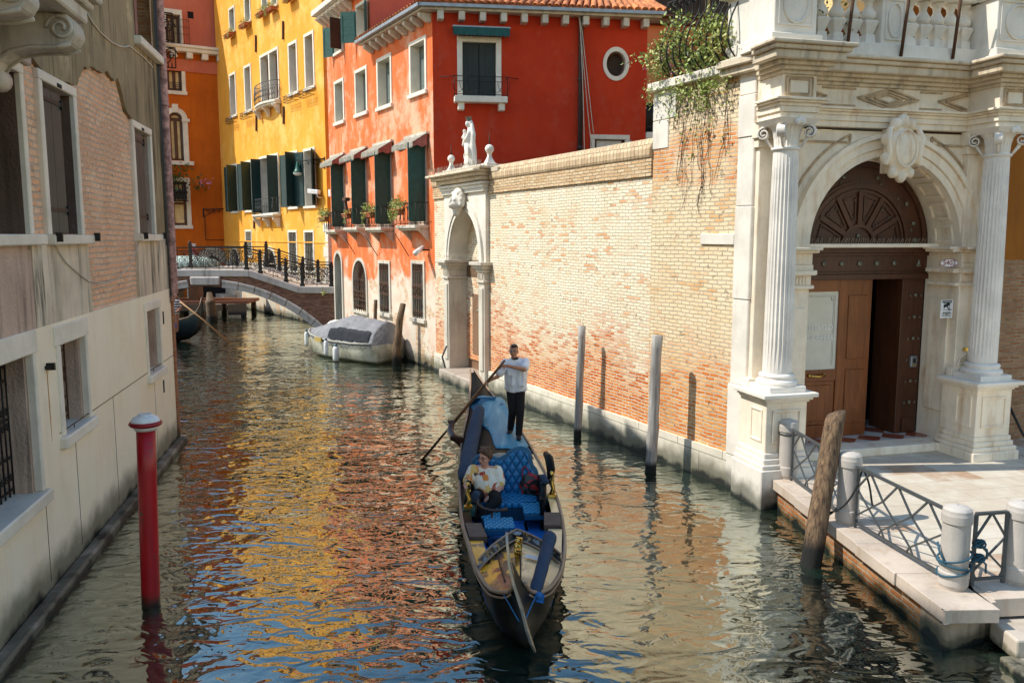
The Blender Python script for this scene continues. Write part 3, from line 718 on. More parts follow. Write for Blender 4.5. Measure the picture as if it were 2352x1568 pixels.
# window balconies
for (dd, dz, mt, cu) in ((D2, .55, M['railgrey'], 1), (D1, .55, M['railgrey'], 0)):
    bx0, bx1 = dd[0]-.25, dd[1]+.15; z = dd[2]
    bz = thing('stone_balcony', 'curved white stone balcony with iron railing on the yellow facade' if cu else 'straight white stone balcony with scroll railing on the yellow facade', 'balcony', FY.M, 'balconies of the yellow building')
    m = MB()
    if cu:
        P = [(bx0,-.02)]+[(bx0+(bx1-bx0)*i/8, -.35-.25*math.sin(pi*i/8)) for i in range(9)]+[(bx1,-.02)]
        m.slab(P, z-.12, z); m.slab([(x, y*.85) for x, y in P], z-.22, z-.12)
    else: m.box(bx0, bx1, -.5, -.04, z-.1, z); m.box(bx0+.05, bx1-.05, -.42, -.04, z-.17, z-.1)
    m.build('slab', M['istria'], bz, .015)
    for k in range(3):
        x = bx0+.15+(bx1-bx0-.3)*k/2; m = MB(); m.prism([(0,0),(0,-.5),(.12,-.46),(.2,-.3),(.4,-.1),(.42,0)], -.07, .07)
        m.v = [(x+p[1], -.05-p[0], z-.22+p[2]) for p in m.v]; m.build('corbel', M['istria'], bz, .01)
    if cu:
        m = MB(); Q = [(bx0+.04,-.05)]+[(bx0+.04+(bx1-bx0-.08)*i/16, -.33-.24*math.sin(pi*i/16)) for i in range(17)]+[(bx1-.04,-.05)]
        for zz, r in ((1.0,.02),(.05,.014),(.75,.01)): m.tube([(x,y,z+zz) for x,y in Q], r, 5)
        for x, y in Q:
            m.tube([(x,y,z),(x,y-.05,z+.3),(x,y,z+1.0)], .011, 4); m.tube(spiral(x, z+.3, .09, 1.4, 10, 0, y, .3), .008, 4); m.tube(spiral(x, z+.6, .08, -1.4, 10, 0, y, .3), .008, 4)
        m.build('railing', mt, bz)
    else: balcony_rail(bz, bx0+.03, bx1-.03, .42, z, .85, mt, 10, name='railing')
# empty wire racks below the second floor windows
for i, r in enumerate(R2):
    rk = thing('wire_rack', ['empty wire plant rack below the leftmost second floor window of the yellow house','empty wire plant rack left of the curved yellow house balcony','empty wire plant rack right of the curved yellow house balcony','empty wire plant rack below the rightmost second floor window of the yellow house'][i], 'plant rack',
               FY.M @ Matrix.Translation(((r[0]+r[1])/2, -.04, r[2]-.33)), 'wire racks under yellow house windows')
    m = MB(); w = (r[1]-r[0])/2+.06
    for z in (0,.14,.30): m.tube([(-w,0,z),(-w,-.3,z),(w,-.3,z),(w,0,z)], .012, 4, smooth=False)
    for k in range(8):
        x = -w+2*w*k/7; m.tube([(x,-.3,.3),(x,-.3,0),(x,-.15,-.05),(x,0,0)], .008, 4)
    for k in range(4): m.tube(spiral(-w+2*w*(k+.5)/4, .15, .12, 1.3, 12, 0, -.3, .3), .008, 4)
    m.build('wire', M['iron'], rk)
lab3 = ['leftmost red flower box, lowest of the row high on the yellow wall','second flower box from the left, high on the yellow wall','third flower box with a dark pot, under the paired attic windows','fourth flower box on a wicker rack under the paired attic windows','flower box nearest the top edge, alone on the yellow wall']
for i, (r, lb) in enumerate(zip(R3[:5], lab3)):
    flower_box(lb, FY.M @ Matrix.Translation(((r[0]+r[1])/2, -.06, r[2]-.24)), (r[1]-r[0])*.95, seed=20+i, hang=2, d=.26, big=1.3)
# wall anchors
for i, (c, x, y, lb) in enumerate((('B',955,395,'iron wall anchor below the attic on the yellow facade, left one'),('B',1200,275,'iron wall anchor high right on the yellow facade'),('B',1205,1035,'iron wall anchor right of the curved balcony'),('B',960,1105,'iron wall anchor below left of the curved balcony'),('C',822,556,'slanted iron wall anchor left of the lower balcony'))):
    x, z = FY.pt(c, x, y); a = MB(); a.bar((x-.05,-.05,z-.45),(x+.05,-.05,z+.45), .09, .09); a.bar((x-.14,-.04,z),(x+.05,-.04,z+.02), .05, .05)
    tag(a.build('wall_anchor', M['iron_rust']), lb, 'wall anchor', 'iron wall anchors').matrix_world = FY.M
sx, sz = FY.pt('C',1362,165)
street_lamp('green bracket lamp with white glass at the yellow house corner', FY.M @ Matrix.Translation((FY.w-.15, 0, 8.1)), 2.9, big=1.5)
# cameras and junction box beside the corner
cm = thing('security_camera', 'round white security camera on the yellow corner above the quoins', 'security camera', FY.M @ Matrix.Translation((FY.w-.45,-.02,6.55)))
MB().tube([(0,0,-.25),(0,-.25,-.2),(-.1,-.3,-.02)], .03, 6).build('arm', M['cctv'], cm); MB().bar((-.6,-.5,.1),(.05,-.2,.03), .22, .22).build('housing', M['cctv'], cm, .03)
FS = Frame(YC, (YC[0]+.82*4, YC[1]+.57*4))
cb = MB().box(.05,.5,-.35,-.02,6.35,6.7); tag(cb.build('junction_box', M['cctv'], None, .02, M=FS.M), 'white equipment box mounted between yellow and orange buildings', 'junction box')
# ================================================================= BURNT ORANGE BUILDING
BR = FY.wp(.25, 2.6, 0); FB = Frame((BR.x-1.75*4.5, BR.y-4.5), BR)
bb = thing('burnt_orange_building', 'burnt orange palazzo with salmon pink attic storey in the far left gap', 'building', FB.M)
HB = 15.95
_, zc = FB.pt('B',400,470); HC = zc
Ra = FB.rc('B',118,318,585,845); Rb = FB.rc('B',112,358,965,1480); Rp = FB.rc('B',128,292,85,415)
Rl = FB.rc('C',40,320,215,615); Rv = FB.rc('B',342,396,98,160)
arch = FB.rc('O',505,955,135,440)
bh = [hole(Ra,.2), (Rb[0]+.3,Rb[1]-.3,Rb[2]+.3,Rb[3]-.3), hole(Rl,.2), (arch[0]+.5, arch[1]-.5, .0, arch[3]-.45)]
m = MB(); m.sheet(0, FB.w, -.5, HC, bh)
r = (Rb[1]-Rb[0])/2-.3; arch_fill(m, Rb[0]+.3, Rb[1]-.3, Rb[3]-.3-r, Rb[3]-.3)
r = (arch[1]-arch[0])/2-.5; arch_fill(m, arch[0]+.5, arch[1]-.5, arch[3]-.45-r, arch[3]-.45)
cover_wall(m, 0, FB.w, 0, 7, -.5, HC); m.build('wall', M['burnt'], bb)
m = MB(); m.sheet(0, FB.w, HC, 21.2, [hole(Rp,.1), Rv]); m.v = [(x, y+.25, z) for x, y, z in m.v]; cover_wall(m, 0, FB.w, .25, 7, HC, 21.2); m.build('attic_wall', M['pinkwall'], bb)
m = MB(); m.box(-.3, FB.w, -.55, .25, HC-.12, HC+.12); m.box(-.3, FB.w, -.62, .25, HC+.12, HC+.3)
for i in range(int(FB.w/.92)): m.box(i*.92, i*.92+.38, -.5, 0, HC-.5, HC-.12)
m.build('cornice', M['istria'], bb, .03); MB().box(-.3, FB.w, -.08, 0, HC-1.25, HC-.52).build('cornice_band', M['pinkwall'], bb)
wn, o = stone_window(bb, Ra, .22, .07, .3, .2); sash(wn, o, .2, M['winwood'], None, 2, 1, M['curtain'], .16); 
m = MB(); [m.tube([(o[0],-.02,o[2]+.15+.12*k),(o[1],-.02,o[2]+.15+.12*k)], .015, 4) for k in range(4)]; m.build('bars', M['iron'], wn)
# arched window
cx = (Rb[0]+Rb[1])/2; ro = (Rb[1]-Rb[0])/2-.1; zs = Rb[3]-ro
m = MB(); m.arcband(cx, zs, ro-.3, ro, -.09, .3, n=24); m.box(cx-ro, cx-ro+.3, -.09, .3, Rb[2]+.25, zs); m.box(cx+ro-.3, cx+ro, -.09, .3, Rb[2]+.25, zs)
m.box(cx-.18, cx+.18, -.14, .1, zs+ro-.32, zs+ro+.2); m.box(cx-ro-.12, cx-ro+.35, -.14, .0, zs-.15, zs+.05); m.box(cx+ro-.35, cx+ro+.12, -.14, .0, zs-.15, zs+.05)
wn = m.build('window', M['winframe'], bb, .015)
MB().box(cx-ro-.25, cx+ro+.25, -.25, .3, Rb[2], Rb[2]+.25).build('sill', M['winframe'], wn, .02)
m = MB(); m.prism([(cx-ro+.3, Rb[2]+.25)]+[(cx+ro-.3, Rb[2]+.25)]+[(cx+(ro-.3)*math.cos(pi*i/14), zs+(ro-.3)*math.sin(pi*i/14)) for i in range(15)], .24, .26); m.build('pane', M['curtain'], wn)
m = MB(); a = ro-.3
m.box(cx-.1, cx+.1, .17, .23, Rb[2]+.25, zs); m.box(cx-a, cx+a, .16, .23, zs-.1, zs+.1); m.box(cx-a, cx-a+.15, .17, .23, Rb[2]+.25, zs); m.box(cx+a-.15, cx+a, .17, .23, Rb[2]+.25, zs); m.box(cx-a, cx+a, .17, .23, Rb[2]+.25, Rb[2]+.42)
m.arcband(cx, zs, a-.15, a, .17, .23); m.build('sash', M['winwood'], wn)
wn, o = stone_window(bb, Rl, .25, .07, .3, .2); sash(wn, o, .2, M['winwood'], None, 2, 2, M['curtain'], .16)
wn, o = stone_window(bb, Rp, .12, .05, .5, .1, top=.3); MB().quad((o[0],.5,o[2]),(o[1],.5,o[2]),(o[1],.5,o[3]),(o[0],.5,o[3])).build('pane', M['glass'], wn)
sash(wn, o, .42, M['winwood'], None, 2, 1, M['curtain'], .18)
MB().box(Rv[0]-.03, Rv[1]+.03, .3, .5, Rv[2]-.03, Rv[3]+.03).build('vent', M['dark'], bb)
balcony_rail(bb, Rp[0]-.2, Rp[1]+.35, .5, Rp[2]+.1, 1.5, M['iron'], 10, y0=.2)
ca = (arch[0]+arch[1])/2; ra = (arch[1]-arch[0])/2; za = arch[3]-ra
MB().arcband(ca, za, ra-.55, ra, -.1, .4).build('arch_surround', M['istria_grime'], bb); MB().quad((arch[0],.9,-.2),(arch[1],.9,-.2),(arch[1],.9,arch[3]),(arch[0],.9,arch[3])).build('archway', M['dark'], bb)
x, z = FB.pt('C',420,500)
street_lamp('small green bracket lamp on the burnt orange wall', FB.M @ Matrix.Translation((x, 0, z+.2)), 1.6, big=1.5, flip=-1)
cd = MB(); x, z = FB.pt('C',428,520); x2, z2 = FB.pt('C',600,705); cd.tube([(x,-.03,z),(x,-.03,z2),(x2,-.03,z2)], .025, 4, smooth=False); cd.build('conduit', M['iron'], bb)
x, z = FB.pt('C',170,350); x0, z0 = FB.pt('C', 150, 390)
fb = thing('hanging_planter', 'dark iron planter of green leaves and pink flowers at the lower orange window', 'planter', FB.M @ Matrix.Translation((x,-.5,z0)))
l = MB(); rg = random.Random(3)
for i in range(10): l.leaves((rg.uniform(-.9,.8), rg.uniform(-.2,.2), rg.uniform(.6,2.2)), .55, .35, .5, 45, .24, rg)
l.leaves((1.5,0,1.0), .7, .3, .5, 60, .22, rg)
l.build('foliage', M['leaf_dark'], fb); f = MB(); f.leaves((1.9,-.1,1.2), .6, .2, .35, 40, .2, rg); f.build('blossoms', M['flower'], fb)
m = MB(); 
for k in range(8): m.tube([(-.8+.22*k,-.3,1.0),(-.8+.22*k,-.45,.4),(-.8+.22*k,-.2,-.1)], .03, 4)
for zz in (1.0,.4,-.1): m.tube([(-.9,-.35,zz),(.85,-.35,zz)], .035, 4)
m.box(-.8,.8,-.3,.3,0,.6); m.build('basket', M['iron'], fb)
# lower quay front under the bridge: dark openings
m = MB(); 
x0, z0 = FB.pt('O', 540, 900); x1, z1 = FB.pt('O', 905, 660)
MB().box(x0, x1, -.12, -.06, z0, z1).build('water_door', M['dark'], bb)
m = MB(); m.box(x1, x1+.9, -.2, 0, -.3, z1+.2); m.box(x0-.7, x0, -.2, 0, -.3, z1+.2); m.build('door_jamb', M['istria_grime'], bb, .02)
# wrought iron brackets hanging out left of the pink attic
for i, (a, b, c, d, lb) in enumerate(((80,205,115,360,'black scrollwork balcony rail beside the pink attic window'),(92,228,425,605,'black scrollwork rail panel over the dentil cornice'))):
    r = FB.rc('B', a, b, c, d, -1.0); m = MB()
    for k in range(5): m.tube([(r[0]+(r[1]-r[0])*k/4,-1.0,r[2]),(r[0]+(r[1]-r[0])*k/4,-1.0,r[3]-(.9 if k not in (0,4) else 0))], .035, 4)
    for k in range(3): m.tube([(r[0],-1.0,r[2]+k*.75),(r[1],-1.0,r[2]+k*.75)], .035, 4)
    m.tube([(r[0],-1.0,r[3]),(r[1],-1.0,r[3])], .04, 4); m.tube(spiral((r[0]*.6+r[1]*.4), r[3]-.6, .42, 1.3, 14, 2, -1.0), .035, 4); m.tube(spiral((r[0]*.3+r[1]*.7), r[2]+.8, .4, 1.3, 14, 0, -1.0), .035, 4)
    m.tube([(r[0]+.1,-1.0,r[2]+.4),(r[0]+.1,0.2,r[2]+.4)], .03, 4)
    tag(m.build('iron_rail_panel', M['iron'], None, M=FB.M), lb, 'iron railing', 'iron rails on the far palazzo')
# pale covered thing on the far bank, behind the bridge rail
p = atY((344.5+280*.293), (344.5+870*.293), 47)
m = MB(); m.ball((0,0,0), 2.0, .9, .5, 20, 10); m.v = [(x, y, max(z, -.1)) for x, y, z in m.v]
cv_ = thing('tarpaulin', 'pale greenish white tarpaulin mound seen through the bridge railing', 'tarpaulin', T(p.x, p.y, p.z-.2)); m.build('cover', plain('pale_green_tarp', (.42,.52,.47), .6), cv_)
MB().box(-3.2, 2.6, -1, 1.2, -.75, -.12).build('deck', M['bridgestone'], cv_)
# ================================================================= ORANGE-RED CORNER BUILDING
OA = (-2.55, 27.5); OB = (-8.05, 37.2); FO = Frame(OB, OA)
RD = Frame(OA, (OA[0]+6.5*1.085, OA[1]+1.085))
ob_ = thing('orange_red_building', 'weathered orange house with deep red side wall and tiled hip roof', 'building', FO.M)
HT = FO.at(770, 20)[1]; HLo = 11.72; XT = FO.at(850.5, 100)[0]
att = [('D',505,608,15,360),('D',306,388,165,490)]
up = [('D',313,400,712,1118),('D',497,608,608,1042),('D',694,827,500,980),('D',985,1138,350,862)]
lo = [('E',222,281,222,655),('E',348,421,195,640),('E',492,578,160,640),('E',692,797,105,625)]
gr = [('E',498,572,850,1195),('E',703,788,850,1232)]
Ratt = [FO.rc(*r) for r in att]; Rup = [FO.rc(*r) for r in up]; Rlo = [FO.rc(*r) for r in lo]; Rgr = [FO.rc(*r) for r in gr]
Rarc = FO.rc('E',333,425,832,1165); Rdr = FO.rc('E',222,275,785,1262)
hs = [hole(r,.14) for r in Ratt+Rup+Rlo+Rgr]
hs += [(Rarc[0]+.08,Rarc[1]-.08,Rarc[2]+.05,Rarc[3]-.08), (Rdr[0]+.1,Rdr[1]-.1,.0,Rdr[3]-.1)]
m = MB(); m.sheet(0, FO.w, -.5, HLo, hs); m.sheet(0, XT, HLo, HT, hs)
for rr, e in ((Rarc,.08),(Rdr,.1)):
    r = (rr[1]-rr[0])/2-e; arch_fill(m, rr[0]+e, rr[1]-e, rr[3]-e-r, rr[3]-e)
m.quad((0,0,-.5),(0,0,HT),(0,11,HT),(0,11,-.5)); m.quad((0,0,HT),(XT,0,HT),(XT,11,HT),(0,11,HT)); m.quad((0,11,-.5),(0,11,HT),(XT,11,HT),(XT,11,-.5))
m.build('canal_wall', M['orange'], ob_)
m = MB(); m.quad((XT,0.001,HLo-1),(XT,11,HLo-1),(XT,11,HT),(XT,0.001,HT)); m.build('tall_side_wall', M['rose'], ob_)
# tall part cornice
m = MB(); m.box(-.3, XT+.1, -.55, .2, HT-.05, HT+.18); m.box(-.2, XT+.05, -.35, 0, HT-.2, HT-.05)
for i in range(7): m.prism([(-.5,HT-.22),(0,HT-.55),(0,HT-.2)], i*.55, i*.55+.2); n_ = 0
k = len(m.v)-7*6
m.v[k:] = [(y, x, z) for x, y, z in m.v[k:]]
m.build('cornice', M['istria'], ob_, .015)
for i, r in enumerate(Ratt):
    wn, o = stone_window(ob_, r, .12, .04, .3, .1)
    MB().quad((o[0],.28,o[2]),(o[1],.28,o[2]),(o[1],.28,o[3]),(o[0],.28,o[3])).build('pane', M['glass'], wn)
    open_shutter(wn, o[0]-.03, (o[1]-o[0])*.62, o[2]-.1, o[3]-.1, -1, .75 if i == 0 else .5, M['shutter_g'], -.06)
    open_shutter(wn, o[1]+.03, (o[1]-o[0])*.5, o[2], o[3], 1, .35 if i == 0 else 1.5, M['shutter_g'] if i == 0 else M['timber'], -.06)
for r in Rup:
    wn, o = stone_window(ob_, r, .13, .04, .42, .12); closed_shutter(wn, o, .3, M['shutter_grey'], 4, 2)
for i, r in enumerate(Rlo):
    wn, o = stone_window(ob_, r, .1, .03, .5, .1, M['roughplaster'])
    MB().quad((o[0],.48,o[2]),(o[1],.48,o[2]),(o[1],.48,o[3]),(o[0],.48,o[3])).build('pane', M['dark'], wn)
    open_shutter(wn, o[1]-.02, (o[1]-o[0])*.5, o[2], o[3], 1, 1.62, M['shutter_g'], .0); 
    if i: open_shutter(wn, o[1]-.06, .4, o[2], o[2]+(o[3]-o[2])*.55, 1, 2.3, M['shutter_g'], .42)
for r in Rgr:
    wn, o = stone_window(ob_, r, .12, .05, .3, .12, M['istria_grime']); MB().quad((o[0],.26,o[2]),(o[1],.26,o[2]),(o[1],.26,o[3]),(o[0],.26,o[3])).build('pane', plain('grey_blue_pane', (.20,.25,.26), .4) if r is Rgr[0] else bpy.data.materials['grey_blue_pane'], wn)
    bars(wn, o, -.02, 6, 4, .016, M['iron_rust'], True)
# arched grille window and arched water door
c = (Rarc[0]+Rarc[1])/2; ro = (Rarc[1]-Rarc[0])/2; zs = Rarc[3]-ro
m = MB(); m.arcband(c, zs, ro-.12, ro, -.05, .25); m.box(c-ro, c-ro+.12, -.05, .25, Rarc[2], zs); m.box(c+ro-.12, c+ro, -.05, .25, Rarc[2], zs); m.box(c-ro-.05, c+ro+.05, -.08, .25, Rarc[2]-.1, Rarc[2]); wn = m.build('window', M['istria_grime'], ob_)
MB().quad((c-ro,.22,Rarc[2]),(c+ro,.22,Rarc[2]),(c+ro,.22,Rarc[3]),(c-ro,.22,Rarc[3])).build('pane', M['interior'], wn)
bars(wn, (c-ro+.12,c+ro-.12,Rarc[2],zs), -.02, 6, 3, .016, M['iron_rust'], True)
m = MB(); [m.tube([(c,-.02,zs),(c+(ro-.14)*math.cos(pi*k/10),-.02,zs+(ro-.14)*math.sin(pi*k/10))], .013, 4) for k in range(11)]; m.build('fan_bars', M['iron_rust'], wn)
c = (Rdr[0]+Rdr[1])/2; ro = (Rdr[1]-Rdr[0])/2; zs = Rdr[3]-ro
m = MB(); m.arcband(c, zs, ro-.14, ro, -.06, .3); m.box(c-ro, c-ro+.14, -.06, .3, -.3, zs); m.box(c+ro-.14, c+ro, -.06, .3, -.3, zs); wn = m.build('door_surround', M['istria_grime'], ob_)
planks(MB(), c-ro+.1, c+ro-.1, .2, -.2, Rdr[3]-.1, 4).build('door', plain('weathered_grey_door', (.16,.17,.15), .85, var=.4, sc=5), wn)
# red side wall (its own frame, same house)
toO = FO.M.inverted() @ RD.M
def part_on(fr, root_inv, o): o.matrix_parent_inverse = Matrix(); o.matrix_local = root_inv; return o
Rw = RD.rc('F',233,552,268,705); Rbt = RD.rc('F',1195,1478,977,1240)
ocx, ocz = RD.pt('F',1382,465); orx = (RD.pt('F',1477,465)[0]-RD.pt('F',1288,465)[0])/2; orz = (RD.pt('F',1382,343)[1]-RD.pt('F',1382,588)[1])/2
# sheet with a true oval opening
m = MB(); q = (ocx-orx, ocx+orx, ocz-orz, ocz+orz)
m.sheet(0, RD.w, -.5, HLo, [hole(Rw,.2), (Rbt[0]+.06,Rbt[1]-.06,Rbt[2],Rbt[3]-.06), q]); nn = 32; vs = []; fs = []
for i in range(nn):
    a = 2*pi*i/nn; cxx, szz = math.cos(a), math.sin(a); kx = 1/max(abs(cxx), abs(szz))
    vs += [(ocx+orx*.93*cxx, 0, ocz+orz*.93*szz), (ocx+orx*cxx*kx, 0, ocz+orz*szz*kx)]
for i in range(nn): j = (i+1) % nn; fs.append((2*i, 2*j, 2*j+1, 2*i+1))
m.add(vs, fs); m.quad((RD.w,0,-.5),(RD.w,7,-.5),(RD.w,7,HLo),(RD.w,0,HLo)); m.quad((0,7,-.5),(0,7,HLo),(RD.w,7,HLo),(RD.w,7,-.5))
xw = RD.pt('F',1655,1050)[0]; zlow = RD.pt('F',1600,985)[1]
m.quad((RD.w,.25,-.5),(xw+4,.25,-.5),(xw+4,.25,zlow),(RD.w,.25,zlow))
part_on(RD, toO, m.build('garden_wall_side', M['red'], ob_))
def rp(o): return part_on(RD, toO, o)
wn = MB()
x0, x1, z0, z1 = Rw; fw = .17
wn.box(x0, x0+fw, -.05, .2, z0, z1-fw); wn.box(x1-fw, x1, -.05, .2, z0, z1-fw); wn.box(x0, x1, -.053, .2, z1-fw, z1); wn = rp(wn.build('window', M['winframe'], ob_, .01))
for k in range(2):
    xa = x0+fw+(x1-x0-2*fw)*k/2; planks(MB(), xa+.01, xa+(x1-x0-2*fw)/2-.01, .1, z0, z1-fw, 3).build('shutter', M['shutter_black'], wn)
MB().box(x0+fw, x1-fw, .17, .19, z0, z1-fw).build('pane', M['dark'], wn)
zb = RD.pt('F',400,712)[1]; xb0 = RD.pt('F',208,720)[0]; xb1 = RD.pt('F',587,720)[0]
m = MB(); m.box(xb0, xb1, -.38, 0, zb-.18, zb+.02); bal = rp(m.build('balcony_slab', M['winframe'], ob_, .015))
for xx in (xb0+.12, xb1-.28): MB().prism([(xx,zb-.42),(xx+.2,zb-.42),(xx+.2,zb-.18),(xx,zb-.18)], -.3, 0).build('corbel', M['winframe'], bal, .02)
m = MB(); y = -.36; h = .62
m.tube([(xb0-.0,-.02,zb+h),(xb0,y,zb+h),(xb1,y,zb+h),(xb1,-.02,zb+h)], .014, 5, smooth=False); m.tube([(xb0,-.02,zb+.06),(xb0,y,zb+.06),(xb1,y,zb+.06),(xb1,-.02,zb+.06)], .012, 5, smooth=False); m.tube([(xb0,y,zb+h*.75),(xb1,y,zb+h*.75)], .009, 4)
for k in range(5): m.tube([(xb0+(xb1-xb0)*k/4,y,zb),(xb0+(xb1-xb0)*k/4,y,zb+h)], .011, 4)
for k in range(7):
    xc = xb0+(xb1-xb0)*(k+.5)/7; m.tube([(xc+.2*math.cos(a*pi/10), y, zb+h*.74-.33*math.sin(a*pi/10)) for a in range(11)], .008, 4)
m.tube([(xb0,y,zb+h),(xb0-.45,-.1,zb+h)], .013, 4); m.tube([(xb1,y,zb+h),(xb1+.4,-.1,zb+h)], .013, 4)
m.build('railing', M['iron'], bal)
ra_ = RD.rc('F',203,603,206,282)
aw = thing('awning', 'rolled dark teal awning with scalloped edge above the red wall window', 'awning', RD.M)
MB().box(ra_[0]-.03, ra_[1]+.03, -.3, 0, ra_[3]-.05, ra_[3]).build('cover_board', M['gutter'], aw)
m = MB(); k = 26; xs = [ra_[0]+(ra_[1]-ra_[0])*i/k for i in range(k+1)]
m.prism([(ra_[0],ra_[3]-.05)]+[(x, ra_[2]+(.05 if i % 2 else 0)) for i, x in enumerate(xs)]+[(ra_[1],ra_[3]-.05)], -.34, -.32)
m.quad((ra_[0],-.28,ra_[3]-.05),(ra_[0],-.33,ra_[2]+.02),(ra_[0],-.02,ra_[3]-.16),(ra_[0],0,ra_[3]-.05)); m.box(ra_[0],ra_[1],-.32,-.1,ra_[2]+.08,ra_[3]-.055)
m.build('valance', M['awning'], aw)
m = MB(); N = 40; vs = []
for i in range(N):
    a = 2*pi*i/N
    for (k, y) in ((1.0,-.05),(1.0,.02),(.74,-.05),(.74,.25)): vs.append((ocx+orx*k*math.cos(a), y, ocz+orz*k*math.sin(a)))
fs = []
for i in range(N):
    o, p = 4*i, 4*((i+1) % N); fs += [(o, p, p+2, o+2), (o+1, p+1, p, o), (o+2, p+2, p+3, o+3)]
m.add(vs, fs); wn = rp(m.build('oval_window', M['winframe'], ob_))
m = MB(); m.add([(ocx+orx*.76*math.cos(2*pi*i/N), .2, ocz+orz*.76*math.sin(2*pi*i/N)) for i in range(N)], [tuple(range(N))]); m.build('pane', M['interior'], wn)
m = MB(); m.tube([(ocx+orx*.70*math.cos(2*pi*i/N), .17, ocz+orz*.70*math.sin(2*pi*i/N)) for i in range(N)], .05, 6, closed=True); m.build('sash', M['winwood'], wn)
x0, x1, z0, z1 = Rbt; fw = .15
m = MB(); m.box(x0, x0+fw, -.05, .2, z0, z1-fw); m.box(x1-fw, x1, -.05, .2, z0, z1-fw); m.box(x0, x1, -.053, .2, z1-fw, z1); wn = rp(m.build('window', M['winframe'], ob_, .01))
zt = z1-fw; MB().box(x0+fw+.1, x1-fw-.1, .1, .14, zt-.6, zt-.03).build('roller_blind', M['signwhite'], wn)
m = MB(); [m.box(x0+fw+.1, x1-fw-.1, .1, .13, zt-.62-.05*k-.03, zt-.62-.05*k) for k in range(8)]; m.build('louvre', M['gutter'], wn); MB().box(x0+fw, x1-fw, .15, .17, z0, zt).build('sash', M['winwood'], wn)
xp, _ = RD.pt('F',1122,600); m = MB(); zt = RD.pt('F',1122,175)[1]
m.tube([(xp,-.1,3.5),(xp,-.1,zt),(xp+.02,-.3,zt+.35)], .085, 10); [m.lathe([(.1,-.05),(.105,0),(.1,.05)], (xp,-.1,z), 10) for z in (5.0,7.4,9.6)]; rp(m.build('downpipe', M['pipe'], ob_))
cbs = [((1108,110),(1140,300),(1200,930),(1212,975)),((1100,105),(1135,420),(1170,900),(1195,1062)),((1108,115),(1128,500),(1140,900),(1142,1160)),((1478,1018),(1520,1050),(1575,1105))]
for i, cb_ in enumerate(cbs):
    P = [RD.pt('F', a, b) for a, b in cb_]; m = MB(); m.tube([(a, -.06-.02*i, b) for a, b in P] if len(P) < 4 else [(p.x, p.y, p.z) for p in bez(*[(a,-.2-.02*i,b) for a, b in P], n=14)], .014, 4)
    tag(m.build('cable', M['cable'], None, M=RD.M), ['pale cable drooping down to the bottom window frame of the red wall','longest looping pale cable ending left of the bottom red wall window','straight pale cable running beside the downpipe on the red wall','short pale cable right of the bottom red wall window'][i], 'cable', 'loose cables on the red wall')
# roofs: hip roof over the low part. ridge tiles run down to the eave
A_ = Vector((OA[0], OA[1], HLo)); out = .55
eL = FO.wp(XT-.05, -out, HLo+.02); eA = Vector((OA[0], OA[1], 0))-FO.Y*out-RD.Y*out*.6; eA.z = HLo+.02
eA = FO.wp(FO.w+.25, -out, HLo+.02); eR = RD.wp(RD.w+.45, -out, HLo+.02); 
rf1 = FO.wp(XT-.05, 6.0, HLo+2.9); apex = FO.wp(FO.w-2.6, 5.4, HLo+2.8); rEnd = RD.wp(RD.w+.4, 5.2, HLo+2.5)
ei = FO.M.inverted()
def roof_plane(root, E0, E1, R1, R0, name):
    """barrel tiles running from eave E0-E1 to ridge R0-R1"""
    E0, E1, R0, R1 = map(Vector, (E0, E1, R0, R1)); n = int((E1-E0).length/.24); m = MB()
    nrm = (E1-E0).cross(R0-E0).normalized(); nrm = nrm if nrm.z > 0 else -nrm
    for i in range(n+1):
        t = i/n; a = E0.lerp(E1, t); b = R0.lerp(R1, t)
        L = (b-a).length
        if L < .2: continue
        rows = max(1, int(L/.36)); d = (b-a)/rows; u = (E1-E0).normalized()
        for r in range(rows):
            k = rnd.uniform(-.012, .012); p = a+d*r+u*k+nrm*.03; q = a+d*(r+1.12)+u*k+nrm*.055
            vs = []
            for (c, rr) in ((p, .098), (q, .082)):
                for j in range(6):
                    an = pi*j/5; vs.append(c+u*math.cos(an)*rr+nrm*math.sin(an)*rr*.85)
            m.add([ei @ x for x in vs], [(j, j+1, j+7, j+6) for j in range(5)]+[(0,1,2,3,4,5)], True)
    m.quad(*[ei @ (x-nrm*.01) for x in (E0, E1, R1, R0)])
    return m.build(name, M['tile'], root)
roof_plane(ob_, eL, eA, apex, rf1, 'roof_canal_side'); roof_plane(ob_, eA, eR, rEnd, apex, 'roof_garden_side')
m = MB(); m.tube([ei @ (eA.lerp(apex, i/8)+Vector((0,0,.12))) for i in range(9)], .13, 8); m.tube([ei @ (apex+Vector((0,0,.1))), ei @ (rEnd+Vector((0,0,.1)))], .13, 8); m.build('ridge_tiles', M['tile'], ob_)
# eave slab, gutter, brackets
m = MB(); z = HLo
for a, b in ((eL, eA), (eA, eR)):
    a2, b2 = ei @ a, ei @ b; m.bar(a2+Vector((0,0,-.06)), b2+Vector((0,0,-.06)), .12, .1)
m.build('gutter', M['gutter'], ob_)
m = MB(); P = [FO.wp(XT, 0.0, 0), FO.wp(XT, -out+.1, 0), FO.wp(FO.w+.2, -out+.1, 0), RD.wp(RD.w+.35, -out+.1, 0), RD.wp(RD.w+.35, .0, 0), FO.wp(FO.w, 0, 0)]
P = [ei @ p for p in P]; m.slab([(p.x, p.y) for p in P], z-.16, z-.03); m.build('eave_slab', M['istria_grime'], ob_)
for i in range(9):
    x = XT+.35+(FO.w-XT-.5)*i/8; mm = MB(); mm.prism([(-.4,z-.17),(-.4,z-.3),(-.12,z-.46),(0,z-.46),(0,z-.17)], x-.09, x+.09); mm.v = [(b, a, c) for a, b, c in mm.v]; mm.build('eave_bracket', M['istria_grime'], ob_, .015)
